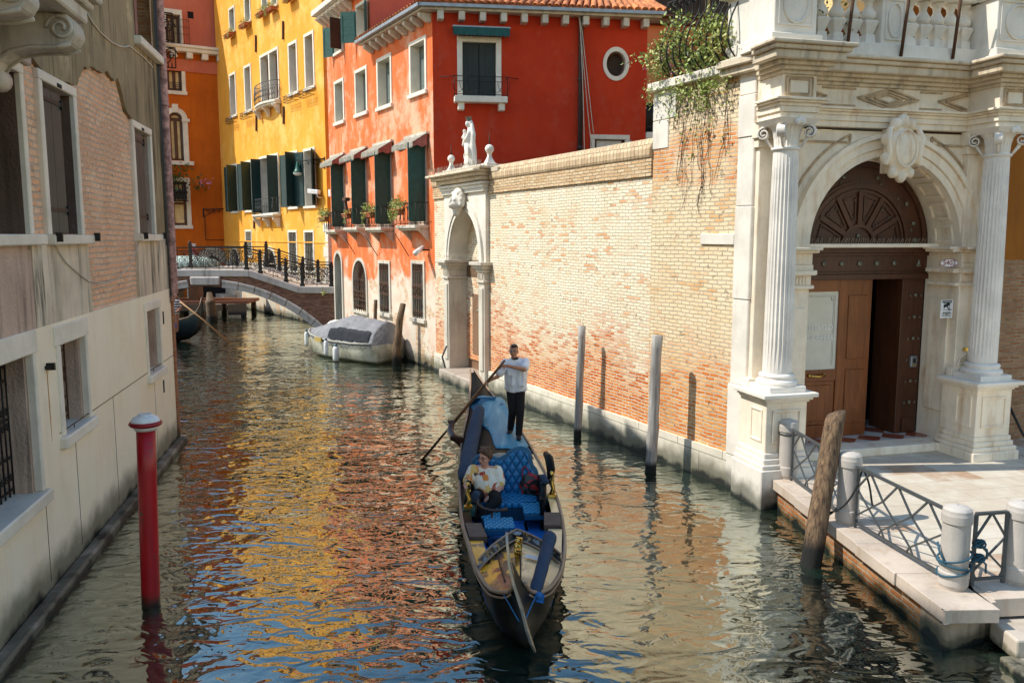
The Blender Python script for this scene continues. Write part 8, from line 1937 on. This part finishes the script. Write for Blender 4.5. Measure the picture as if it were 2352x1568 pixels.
for s, xx in ((-1, sx0-.03), (1, sx1+.05)):
    m = MB(); m.tube([(xx,4.95,.62),(xx+s*.03,4.6,.64),(xx+s*.03,4.25,.58),(xx+s*.02,4.0,.48),(xx,3.92,.34)], [.05,.06,.05,.04,.03], 8); m.box(xx-.03, xx+.03, 4.0, 4.95, .1, .56); m.build('armrest', LACQ, sf)
# dome pad behind sofa
wd_ = atY(*cv('J', 905, 1187), GY+5.3); MB().lathe([(.0,.04),(.12,.035),(.2,.0),(.2,-.03)], (wd_.x, 5.45, wd_.z-.02), 20).build('round_cushion', plain('pale_round_cushion', (.35,.30,.24), .8), sf)
# stools
def stool(name, label, u0, u1, v0, v1, z, rot, yd=None):
    c = ground((u0+u1)/2, (v0+v1)/2, z); w_ = (u1-u0)/CF*c.y; d_ = abs(ground(0, v0, z).y-ground(0, v1, z).y)
    t = thing(name, label, 'stool', T(c.x, c.y, 0, rot), 'blue stools in the gondola'); m = MB(); m.box(-w_/2, w_/2, -d_/2, d_/2, z-.03, z); m.build('cushion', M['bluestool'], t, .025, 3)
    m = MB(); m.box(-w_/2+.005, w_/2-.005, -d_/2+.005, d_/2-.005, z-.13, z-.028); m.build('seat_box', M['bluel'], t, .02, 2)
    for sx in (-1, 1):
        for sy in (-1, 1): MB().tube([(sx*(w_/2-.05),sy*(d_/2-.05),z-.13),(sx*(w_/2-.02),sy*(d_/2-.03),z*.5-.0),(sx*(w_/2-.05),sy*(d_/2-.04),.07)], [.03,.022,.026], 6).build('leg', LACQ, t)
    return t
stool('stool', 'blue stool on the right in front of the sofa', 1200, 1252, 1151, 1176, .36, .05)
stool('stool', 'larger blue stool at the front left of the cockpit', 1110, 1182, 1187, 1211, .36, .08)
stool('stool', 'half hidden blue stool under the feet of the seated woman', 1104, 1150, 1166, 1188, .30, .05)
# curved wooden seat rail in front of the woman
m = MB(); P = [ground(u, v, z) for u, v, z in ((1092,1140,.60),(1097,1158,.52),(1110,1168,.48),(1130,1172,.46),(1150,1172,.46),(1165,1169,.47))]; m.tube([(p.x, p.y-GY, p.z) for p in P], [.02,.025,.025,.024,.024,.034], 8); m.tube([(P[0].x,P[0].y-GY,.6),(P[0].x,P[0].y-GY,.1)], .02, 6); m.tube([(P[3].x,P[3].y-GY,.46),(P[3].x,P[3].y-GY,.1)], .018, 6); m.build('chair_rail', plain('dark_varnished_wood', (.05,.025,.015), .3), go)
# brass sea horses on both gunwales, dark blue pompoms
for s, (u, v, z) in ((-1,(1076,1165,.52)),(1,(1268,1138,.52))):
    w_ = ground(u, v, z); x, y = w_.x, w_.y-GY; m = MB(); m.box(x-.06,x+.06,y-.05,y+.05,z-.02,z+.03); m.tube([(x,y,z+.03),(x+.02,y+.02,z+.12),(x-.01,y+.0,z+.22),(x+.01,y+.02,z+.32),(x-.01,y-.03,z+.38),(x-.02,y-.06,z+.35)], [.045,.03,.034,.024,.026,.012], 8); m.ball((x,y+.01,z+.25),.04,.03,.03,8,6); b_ = m.build('brass_seahorse', M['brass'], go)
    m = MB(); m.box(x-.09,x+.09,y-.05,y+.2,z-.12,z-.022); m.build('ornament_base', M['shutter_g'], go); m = MB(); [m.ball((x-s*.11+rnd.uniform(-.04,.04), y+.22+rnd.uniform(-.05,.05), z+(.12 if s > 0 else .02)+.05*k), .06,.06,.055,8,6) for k in range(3)]; flesh('navy_pompom', FAB, go, m, .014, 1)
    if s < 0: continue
    m = MB(); m.tube([(x-s*.06,y+.9,z+.42),(x-s*.02,y+.62,z+.42),(x-s*.0,y+.4,z+.3),(x-s*.02,y+.25,z+.12)], [.05,.07,.07,.04], 10); m.build('armrest_scroll', LACQ, go)
# oarlock on the left gunwale
fk = [ground(u, v, z) for u, v, z in ((1063,1018,.58),(1054,1010,.66),(1040,1003,.74),(1034,990,.80),(1037,975,.90),(1041,964,.99))]
m = MB(); m.tube([(p.x, p.y-GY, p.z) for p in fk], [.10,.085,.075,.07,.06,.035], 10); m.tube([(fk[4].x,fk[4].y-GY,fk[4].z),(fk[4].x-.07,fk[4].y-GY,fk[4].z+.09)], [.04,.025], 8); flesh('oarlock', plain('walnut_oarlock', (.075,.035,.022), .3), go, m, .014, 2)
# handbag
hb = ground(1222, 1136, .36); bag = thing('handbag', 'black and red patterned handbag lying on the blue sofa', 'handbag', T(hb.x, hb.y+.12, .36))
def plaid():
    t = NT('dark_red_patterned_fabric', .6, 0, .4); v = t.n('ShaderNodeTexVoronoi', {'Vector': t.obj(), 'Scale': 11}, feature='F1'); q = t.xyz(v.outputs['Color'])[0]; return t.done(t.mix(t.ss(q, .62, .66), t.mix(t.ss(q, .3, .34), (.012,.012,.014), (.06,.07,.065)), (.38,.02,.025)))
m = MB(); m.ball((0,0,.13), .21,.13,.15, 16, 10); m.ball((-.03,.02,.2), .14,.1,.13, 12, 8); m.box(-.17,.17,-.09,.09,0,.12); flesh('body', plaid(), bag, m, .014, 2)
MB().tube([(.08+.13*math.cos(2*pi*i/20), -.13, .12+.12*math.sin(2*pi*i/20)) for i in range(20)], .016, 6, closed=True).build('handle', M['ink'], bag); MB().tube(bez((-.14,0,.2),(-.2,.05,.5),(-.08,.08,.45),(-.02,.05,.28),10), .012, 5).build('strap', plain('red_bag_strap', (.3,.02,.03), .6), bag)
# ================================================================= OAR
tip = Vector((-1.90, 16.4, -.12)); hh = Vector((-.203, 15.2, 2.116)); dr = (hh-tip).normalized(); oar = thing('oar', 'long brown oar held by the standing gondolier', 'oar')
side = dr.cross(Vector((0,0,1))).normalized(); L = (hh-tip).length+.12; m = MB(); m.tube([tip+dr*q for q in (1.35,1.7,2.2,2.8,L-.3,L)], [.036,.034,.03,.026,.024,.022], 10); m.build('loom', wood('oar_wood', (.16,.07,.03), (.24,.12,.05), .35, along=2), oar)
nn_ = dr.cross(side).normalized(); m = MB(); vs = []; q_ = [(-.15,.065),(0,.075),(.4,.075),(.9,.06),(1.25,.042),(1.45,.036)]
for d, w_ in q_: c = tip+dr*d; vs += [c+side*w_+nn_*0, c+nn_*.016, c-side*w_, c-nn_*.016]
m.add(vs, [(4*i+j, 4*i+(j+1)%4, 4*i+4+(j+1)%4, 4*i+4+j) for i in range(5) for j in range(4)]+[(0,1,2,3)]); m.build('blade', bpy.data.materials['oar_wood'], oar)
# ================================================================= COVERED MOTOR BOAT
B0 = Vector((-8.08, 31.6, 0)); B1 = Vector((-4.70, 28.85, 0)); bd = (B1-B0).normalized(); bn_ = Vector((-bd.y, bd.x, 0)); BLn = (B1-B0).length
MBt = Matrix(((bd.x, bn_.x, 0, B0.x+.45*bn_.x), (bd.y, bn_.y, 0, B0.y+.45*bn_.y), (0,0,1,0), (0,0,0,1)))
bt = thing('motor_boat', 'small cream motor boat under a grey tarpaulin moored by the orange house', 'boat', MBt)
BS = [(0,.03,.92,.45),(.25,.3,.86,.2),(.7,.55,.80,.0),(1.4,.76,.74,-.15),(2.3,.86,.70,-.2),(3.4,.86,.70,-.2),(BLn,.80,.74,-.15)]
def hullm():
    t = NT('weathered_cream_hull', .35, 0, .5); n = t.n('ShaderNodeTexVoronoi', {'Vector': t.n('ShaderNodeMapping', {'Vector': t.obj(), 'Scale': (2.2,2.2,3.0)}).outputs[0], 'Scale': 1.6}, feature='SMOOTH_F1').outputs['Distance']; c = t.mix(t.ss(t.noise(3, 6, .7), .4, .65), (.80,.75,.60), (.55,.50,.36)); z = t.xyz()[2]; return t.done(t.mix(t.ss(z, .16, .04), c, (.10,.10,.05)))
m = MB(); vs = []
for x, b, g, k in BS: vs += [(x+(.0),-b,g),(x+.04,-b*.97,g-.12),(x+.08,-b*.84,.12),(x+.12,-b*.5,k),(x+.12,b*.5,k),(x+.08,b*.84,.12),(x+.04,b*.97,g-.12),(x,b,g)]
m.add(vs, [(8*i+j, 8*i+j+1, 8*i+9+j, 8*i+8+j) for i in range(6) for j in range(7)]+[tuple(48+j for j in range(8))], True); m.build('hull', hullm(), bt)
m = MB(); [m.tube([(x, s*(b+.02), g) for x, b, g, k in BS], .04, 6) for s in (-1, 1)]; m.build('rubbing_strake', plain('dull_grey_strake', (.38,.36,.30), .6), bt)
# tarpaulin: draped surface with folds
m = MB(); nx, ny = 44, 22; vs = []; rg = random.Random(5)
ridge = lambda x: .86+.62*math.sin(min(1, max(0, (x-.25)/(BLn-.9)))*pi*.5)**1.3*(1 if x < BLn-1.0 else 1-.62*max(0, (x-BLn+1.0))/1.0*.0)
def bsx(x):
    for a, b in zip(BS, BS[1:]):
        if a[0] <= x <= b[0]: t = (x-a[0])/(b[0]-a[0]); return a[1]+(b[1]-a[1])*t, a[2]+(b[2]-a[2])*t
    return BS[-1][1], BS[-1][2]
for i in range(nx+1):
    x = -.02+(BLn+.04)*i/nx; b, g = bsx(max(0, x)); top = g+(.03+.86*min(1, max(0, x-.2)/2.3)**.8*(1-.12*max(0, (x-2.8))))
    for j in range(ny+1):
        a = -1+2*j/ny; s = abs(a); fold = .02*math.sin(x*9+a*5)*math.sin(a*6)+.015*math.sin(x*21+a*11)
        if s > .72: q = (s-.72)/.28; yy = b*(.80+.23*q); z = g+(top-g)*.42*(1-q)**1.0-.10*q+.035*math.sin(x*13)*q*(1-q)*3+.02*math.sin(x*31)*q
        else: q = s/.72; yy = b*.80*q; z = g+(top-g)*(.42+.58*(1-q**1.7))
        vs.append((x, math.copysign(yy, a), z+fold*(1-s*.3)))
fs = [(i*(ny+1)+j, i*(ny+1)+j+1, (i+1)*(ny+1)+j+1, (i+1)*(ny+1)+j) for i in range(nx) for j in range(ny)]; fs.append(tuple((nx)*(ny+1)+j for j in range(ny+1)))
def tarp():
    t = NT('grey_tarpaulin', .8, 0, .3); n = t.noise(2.4, 5, .6, t.scale(1,2.5,1)); z = t.xyz()[2]; c = t.mix(t.ss(n, .35, .7), (.20,.20,.21), (.27,.265,.27)); return t.done(c, t.bump(t.noise(3.2, 5, .6, t.scale(1.6,1,1)), .8, .08))
m.add(vs, fs, True); m.build('tarpaulin', tarp(), bt)
# dark window strip on the tarp and cushion
m = MB(); 
for i in range(20, 42):
    for j in (1, 2, 3):
        q = [vs[i*(ny+1)+j], vs[(i+1)*(ny+1)+j], vs[(i+1)*(ny+1)+j+1], vs[i*(ny+1)+j+1]]; m.quad(*[(a, b-.03, c+.03) for a, b, c in q])
m.build('vinyl_window', plain('dark_tinted_vinyl', (.020,.022,.028), .65, spec=.15, bump=.05), bt)
m = MB(); m.box(1.35,1.72,-.90,-.84,.62,.78); m.build('yellow_label', plain('yellow_tag', (.5,.36,.1), .7), bt)
m = MB(); m.ball((.9,.55,1.0), .55,.35,.28, 14, 9); flesh('white_cushion', M['istria'], bt, m, .03, 2)
for i, (x, lb_) in enumerate(((.15,'leftmost white boat fender at the bow of the covered boat'),(2.15,'narrow white boat fender in the middle of the covered boat'),(2.72,'fat lowest white boat fender with dark rope top'))):
    b, g = bsx(x); f = thing('fender', lb_, 'fender', MBt @ Matrix.Translation((x, -b-.16, 0)), 'fenders of the covered boat'); r = (.08,.085,.115)[i]; zz_ = (.28,.16,.0)[i]
    MB().lathe([(.02,zz_),(r*.8,zz_+.04),(r,zz_+.12),(r,zz_+.45),(r*.8,zz_+.53),(.03,zz_+.58)], (0,0,0), 14).build('body', M['whitecap'], f); MB().tube([(0,0,zz_+.56),(.0,.08,g+.02)], .015, 5).build('rope', M['ink'], f); MB().lathe([(r*.55,zz_+.52),(r*.5,zz_+.62),(.02,zz_+.66)], (0,0,0), 12).build('cap', plain('blue_grey_fender_cap%d' % i, (.08,.14,.18), .6), f)
MB().tube([(.02,-.02,.9),(-.1,-.03,.88),(-.12,0,.6)], .05, 6).build('bow_fitting', plain('blue_bow_pad', (.03,.15,.3), .7), bt)
# ================================================================= GONDOLIER
HAIR = plain('short_brown_hair', (.045,.026,.016), .65, var=.3, sc=20)
SH = NT('white_shirt_cloth', .85, 0, .2); SH = SH.done(SH.mix(SH.noise(3, 3), (.84,.85,.89), (.90,.90,.92)), SH.bump(SH.noise(9, 5, .6, SH.scale(1,1,.6), .6), .9, .04))
TR = NT('black_trouser_cloth', .9, 0, .15); TR = TR.done(TR.mix(TR.noise(3, 3), (.014,.013,.014), (.024,.022,.022)), TR.bump(TR.noise(8, 4), .7, .03))
TAN = plain('tanned_skin', (.50,.225,.12), .5, var=.10)
def head(m, c, tilt=0, turn=0, s=1.0, M3=None):
    """skull with jaw, nose, brow, ears; faces -y"""
    R3 = Matrix.Rotation(turn, 3, 'Z') @ Matrix.Rotation(tilt, 3, 'X'); c = Vector(c)
    P = lambda x, y, z: c+R3 @ (Vector((x, y, z))*s)
    b = lambda p, *r: m.ball(p, *[q*s for q in r], 14, 10, R3)
    b(P(0,.02,.035), .078,.094,.09); b(P(0,-.015,-.03), .066,.075,.085); b(P(0,-.035,-.085), .042,.05,.036); b(P(0,-.062,.02), .05,.03,.02)
    for q in (-1, 1): b(P(q*.075,.01,-.01), .012,.022,.034); b(P(q*.038,-.062,-.028), .026,.024,.028)
    capsule(m, P(0,-.085,.015), P(0,-.105,-.03), .012*s, .019*s); b(P(0,-.088,-.062), .026,.014,.009); b(P(0,-.082,-.05), .02,.016,.012)
    return P
def face_bits(root, P, s, glasses=None, name='eye'):
    for q in (-1, 1):
        MB().ball(P(q*.031,-.079,.004), .012*s,.008*s,.008*s, 8, 6).build('eye', M['ink'], root)
        MB().tube([P(q*.016,-.09,.026), P(q*.032,-.092,.031), P(q*.05,-.08,.024)], .005*s, 5).build('eyebrow', HAIR, root)
    MB().tube([P(-.024,-.0955,-.058), P(0,-.1035,-.056), P(.024,-.0955,-.058)], .0055*s, 5).build('mouth', plain('lips_'+root.name, (.25,.07,.05), .5), root)
    if glasses is not None:
        m = MB(); N = 14
        for q in (-1, 1):
            m.tube([P(q*.034+.027*math.cos(2*pi*i/N), -.103, .0+.019*math.sin(2*pi*i/N)) for i in range(N)], .0032*s, 4, closed=True); m.tube([P(q*.06,-.1,.006), P(q*.083,.0,.008)], .003*s, 4)
        m.tube([P(-.008,-.106,.002), P(.008,-.106,.002)], .003*s, 4); m.build('glasses', glasses, root)
def hand(m, w, d, up, s=1.0, curl=.9, thumb=1):
    """palm at wrist w pointing along d, fingers curling towards -up; returns nothing"""
    w = Vector(w); d = Vector(d).normalized(); up = Vector(up); up = (up-d*up.dot(d)).normalized(); sd = d.cross(up)
    capsule(m, w, w+d*.07*s, .027*s, .032*s); 
    for i in range(4):
        o = (i-1.5)*.021*s; k = w+d*.082*s+sd*o; L = (.075,.085,.08,.062)[i]*s; a1, a2, a3 = curl*.55, curl*1.25, curl*1.9
        dirs = [d*math.cos(a)-up*math.sin(a) for a in (a1, a2, a3)]; p1 = k+dirs[0]*L*.45; p2 = p1+dirs[1]*L*.33; p3 = p2+dirs[2]*L*.24
        for a, b, r in ((k,p1,.0105),(p1,p2,.0095),(p2,p3,.0085)): capsule(m, a, b, r*s, r*s*.95, 8)
    t0 = w+d*.03*s+sd*thumb*.03*s; t1 = t0+(d*.5+sd*thumb*.8-up*.25).normalized()*.035*s; t2 = t1+(d*.8+sd*thumb*.1-up*.6).normalized()*.033*s
    capsule(m, t0, t1, .014*s, .012*s, 8); capsule(m, t1, t2, .0115*s, .010*s, 8)
gm = thing('person', 'gondolier in white shirt and black trousers standing on the stern holding an oar', 'person')
zf = .68; fl = Vector((-.045, 15.75, zf)); fr = Vector((.13, 15.38, zf)); hip = Vector((.07, 15.62, 1.60)); 
kl = Vector((.01, 15.52, 1.17)); kr = Vector((.155, 15.42, 1.17)); al = Vector((-.03, 15.78, .785)); ar = Vector((.13, 15.44, .765))
che = Vector((.075, 15.62, 2.02)); nk = Vector((.055, 15.58, 2.20)); hd = Vector((.032, 15.53, 2.335))
sl = Vector((-.12, 15.56, 2.10)); sr = Vector((.265, 15.60, 2.11))
er = Vector((.225, 15.28, 2.02)); hr_ = Vector((-.14, 15.19, 2.10)); el = Vector((-.27, 15.42, 1.86)); hl_ = Vector((-.45, 15.37, 1.765))
m = MB(); P = head(m, hd, .05, -.15, 1.05)
capsule(m, nk-Vector((0,0,.06)), hd-Vector((0,-.01,.06)), .058, .052); capsule(m, sl, sr, .07, .07); capsule(m, hip+Vector((-.06,0,0)), che+Vector((-.05,0,0)), .125, .15); capsule(m, hip+Vector((.06,0,0)), che+Vector((.05,0,0)), .125, .15)
capsule(m, hip+Vector((-.08,0,-.02)), kl, .095, .065); capsule(m, kl, al, .062, .04); capsule(m, hip+Vector((.08,0,-.02)), kr, .095, .065); capsule(m, kr, ar, .062, .04)
capsule(m, sr, er, .052, .044); capsule(m, er, hr_+Vector((.05,0,0)), .043, .029); capsule(m, sl, el, .052, .042); capsule(m, el, hl_+Vector((.03,.02,.03)), .041, .028)
hand(m, hr_+Vector((.045,.01,.0)), (-1,.02,-.05), (0,-.5,1), 1.05, 1.0, -1); hand(m, hl_+Vector((.035,.02,.025)), (-.8,0,-.45), (-.4,-.5,.9), 1.05, 1.0, 1)
flesh('body', TAN, gm, m, .0085, 2)
m = MB(); capsule(m, hip+Vector((-.055,0,.03)), che+Vector((-.06,0,0)), .155, .175); capsule(m, hip+Vector((.06,0,.03)), che+Vector((.06,0,0)), .155, .175); capsule(m, sl+Vector((.02,0,-.02)), sr+Vector((-.02,0,-.02)), .095, .095); capsule(m, nk-Vector((0,0,.10)), nk-Vector((0,0,.04)), .10, .08)
capsule(m, sr, sr.lerp(er, .72), .085, .088); capsule(m, sl, sl.lerp(el, .72), .085, .088)
for p, q in ((hip+Vector((-.16,-.04,.02)), hip+Vector((.17,-.04,.0))), (hip+Vector((-.12,.06,.0)), hip+Vector((.15,.08,.0)))): capsule(m, p, q, .06, .06)
for i in range(7):
    a = rnd.uniform(-.15,.17); capsule(m, che+Vector((a,-.155,rnd.uniform(-.2,.0))), hip+Vector((a*1.1+rnd.uniform(-.05,.05),-.15,.08)), .022, .03)
flesh('shirt', SH, gm, m, .012, 3)
m = MB(); m.lathe([(.078,-.05),(.074,.0),(.066,.012)], nk, 16); m.build('collar', M['ink'], gm)
m = MB(); 
for q in (-.11,.10):
    z = che.z-.05; m.box(che.x+q-.05, che.x+q+.05, che.y-.20, che.y-.185, z-.09, z+.03)
m.build('chest_pockets', SH, gm, .006)
m = MB(); capsule(m, hip+Vector((-.06,0,.02)), hip+Vector((.06,0,.02)), .135, .135); capsule(m, hip+Vector((-.075,0,-.03)), kl, .112, .082); capsule(m, kl, al+Vector((0,0,-.02)), .08, .066); capsule(m, hip+Vector((.075,0,-.03)), kr, .112, .082); capsule(m, kr, ar+Vector((0,0,-.02)), .08, .066); flesh('trousers', TR, gm, m, .012, 3)
for a, f in ((al, Vector((-.035,-.16,-.075))), (ar, Vector((.0,-.16,-.075)))):
    m = MB(); capsule(m, a+Vector((0,.02,-.05)), a+f+Vector((0,0,-.005)), .05, .042); capsule(m, a+Vector((0,.02,.02)), a+Vector((0,.01,-.05)), .05, .05); m.v = [(x, y, max(z, zf-.02)) for x, y, z in m.v]; flesh('shoe', M['ink'], gm, m, .011, 2)
m = MB(); m.ball(P(0,.032,.05), .083,.096,.080, 14, 10); m.ball(P(0,.06,.01), .075,.07,.075, 12, 8); m.ball(P(.01,-.035,.088), .058,.045,.03, 12, 8); flesh('hair', HAIR, gm, m, .009, 2)
face_bits(gm, P, 1.05, M['gutter'])
# ================================================================= SEATED WOMAN
wm = thing('person', 'seated woman with short brown hair, glasses and an orange patterned blouse on the sofa', 'person')
WY = 12.74; SKW = plain('pink_skin', (.64,.32,.22), .5, var=.1)
hdw = Vector((-.43, WY-.02, 1.035)); nkw = Vector((-.43, WY+.03, .90)); chw = Vector((-.42, WY+.04, .68)); hpw = Vector((-.40, WY+.0, .46))
slw = Vector((-.62, WY+.04, .815)); srw = Vector((-.235, WY+.03, .80)); elw = Vector((-.725, WY-.06, .60)); hlw = Vector((-.715, WY-.32, .685)); erw = Vector((-.175, WY-.05, .56)); hrw = Vector((-.37, WY-.28, .455))
knl = Vector((-.60, WY-.42, .50)); knr = Vector((-.24, WY-.44, .46)); anl = Vector((-.40, WY-.60, .20)); anr = Vector((-.48, WY-.62, .26))
m = MB(); P = head(m, hdw, .06, -.62, 1.08)
capsule(m, nkw-Vector((0,0,.06)), hdw-Vector((0,-.01,.06)), .062, .056); capsule(m, slw, srw, .075, .075); capsule(m, hpw, chw, .17, .17); capsule(m, hpw+Vector((-.09,0,-.02)), knl, .105, .075); capsule(m, hpw+Vector((.09,0,-.02)), knr, .105, .075); capsule(m, knl, anl, .07, .045); capsule(m, knr, anr, .07, .045)
capsule(m, slw, elw, .06, .05); capsule(m, elw, hlw+Vector((0,.06,-.01)), .047, .032); capsule(m, srw, erw, .06, .052); capsule(m, erw, hrw+Vector((.05,.05,.01)), .05, .034)
hand(m, hlw+Vector((0,.07,0)), (.1,-1,-.15), (0,.1,1), 1.0, .45, -1); hand(m, hrw+Vector((.05,.055,.01)), (-.7,-.6,-.2), (0,0,1), 1.0, .4, 1)
capsule(m, anl, anl+Vector((.06,-.12,-.05)), .042, .034); capsule(m, anr, anr+Vector((.14,-.10,-.02)), .042, .034)
flesh('body', SKW, wm, m, .009, 2)
def blouse():
    t = NT('orange_white_patterned_cloth', .8, 0, .2); mp_ = t.n('ShaderNodeMapping', {'Vector': t.obj(), 'Scale': (1,.4,.72), 'Rotation': (0,.18,.0)}).outputs[0]
    v = t.n('ShaderNodeTexVoronoi', {'Vector': mp_, 'Scale': 12, 'Randomness': .8}, feature='F1', distance='CHEBYCHEV'); q = t.xyz(v.outputs['Color'])[0]
    r = t.n('ShaderNodeValToRGB', {0: q}); r.color_ramp.interpolation = 'CONSTANT'; E = r.color_ramp.elements; E[0].color = (.86,.80,.68,1); E[1].position = .22; E[1].color = (.80,.24,.03,1)
    for p_, c_ in ((.36,(.85,.50,.12,1)),(.54,(.88,.80,.64,1)),(.76,(.13,.075,.04,1)),(.86,(.46,.05,.02,1)),(.93,(.72,.68,.6,1))): e_ = E.new(p_); e_.color = c_
    edge = t.ss(v.outputs['Distance'], .62, .70); c = t.mix(edge, r.outputs[0], (.78,.73,.64)); c = t.mix(t.math('MULTIPLY', t.ss(t.noise(30, 3), .4, .6), .3), c, (.75,.62,.45))
    return t.done(c, t.bump(t.noise(9, 4, .6), .5, .03))
m = MB(); capsule(m, hpw+Vector((0,0,.0)), chw, .20, .185); capsule(m, hpw+Vector((-.06,-.02,.08)), chw+Vector((-.06,-.03,-.02)), .15, .15); capsule(m, hpw+Vector((.06,-.02,.08)), chw+Vector((.06,-.03,-.02)), .15, .15); capsule(m, slw+Vector((.02,0,-.03)), srw+Vector((-.02,0,-.03)), .10, .10); capsule(m, slw, slw.lerp(elw,.75), .088, .085); capsule(m, srw, srw.lerp(erw,.72), .09, .088); flesh('blouse', blouse(), wm, m, .012, 3)
m = MB(); capsule(m, hpw+Vector((-.09,0,-.03)), knl, .12, .092); capsule(m, hpw+Vector((.09,0,-.03)), knr, .12, .092); capsule(m, knl, anl.lerp(knl,.12), .088, .062); capsule(m, knr, anr.lerp(knr,.12), .088, .062); capsule(m, hpw+Vector((-.08,0,-.05)), hpw+Vector((.08,0,-.05)), .15, .15); flesh('trousers', TR, wm, m, .012, 3)
for a, f in ((anl, Vector((.06,-.13,-.05))), (anr, Vector((.15,-.11,-.02)))):
    m = MB(); capsule(m, a, a+f, .05, .042); flesh('shoe', M['ink'], wm, m, .011, 2)
m = MB(); q = anr+Vector((.15,-.13,.02)); m.tube([q+Vector((-.04,-.02,.03)), q+Vector((0,-.04,.0)), q+Vector((.05,-.02,.03))], .007, 5); m.build('shoe_stripe', M['signwhite'], wm)
HW = plain('short_auburn_hair', (.115,.052,.024), .6, var=.4, sc=25, bump=.5)
m = MB(); m.ball(P(0,.03,.06), .097,.108,.09, 14, 10); m.ball(P(0,.07,.0), .085,.075,.09, 12, 8); [m.ball(P(q*.072,.02,.02), .026,.05,.055, 10, 8) for q in (-1,1)]; m.ball(P(.01,-.05,.105), .07,.045,.03, 12, 8)
for i in range(18): a = rnd.uniform(0,6.28); m.ball(P(.06*math.cos(a), .03+.07*math.sin(a), .11+rnd.uniform(0,.03)), .025,.025,.022, 8, 6)
flesh('hair', HW, wm, m, .009, 1); face_bits(wm, P, 1.08, M['ink'])
m = MB(); w0 = hrw+Vector((.065,.065,.013)); m.tube([w0+Vector((.0+.03*math.cos(2*pi*i/14)*.7, -.03*math.cos(2*pi*i/14)*.7, .037*math.sin(2*pi*i/14))) for i in range(14)], .009, 5, closed=True); m.ball(w0+Vector((-.02,-.02,.036)), .02,.02,.01,10,6); m.build('wristwatch', M['gutter'], wm)
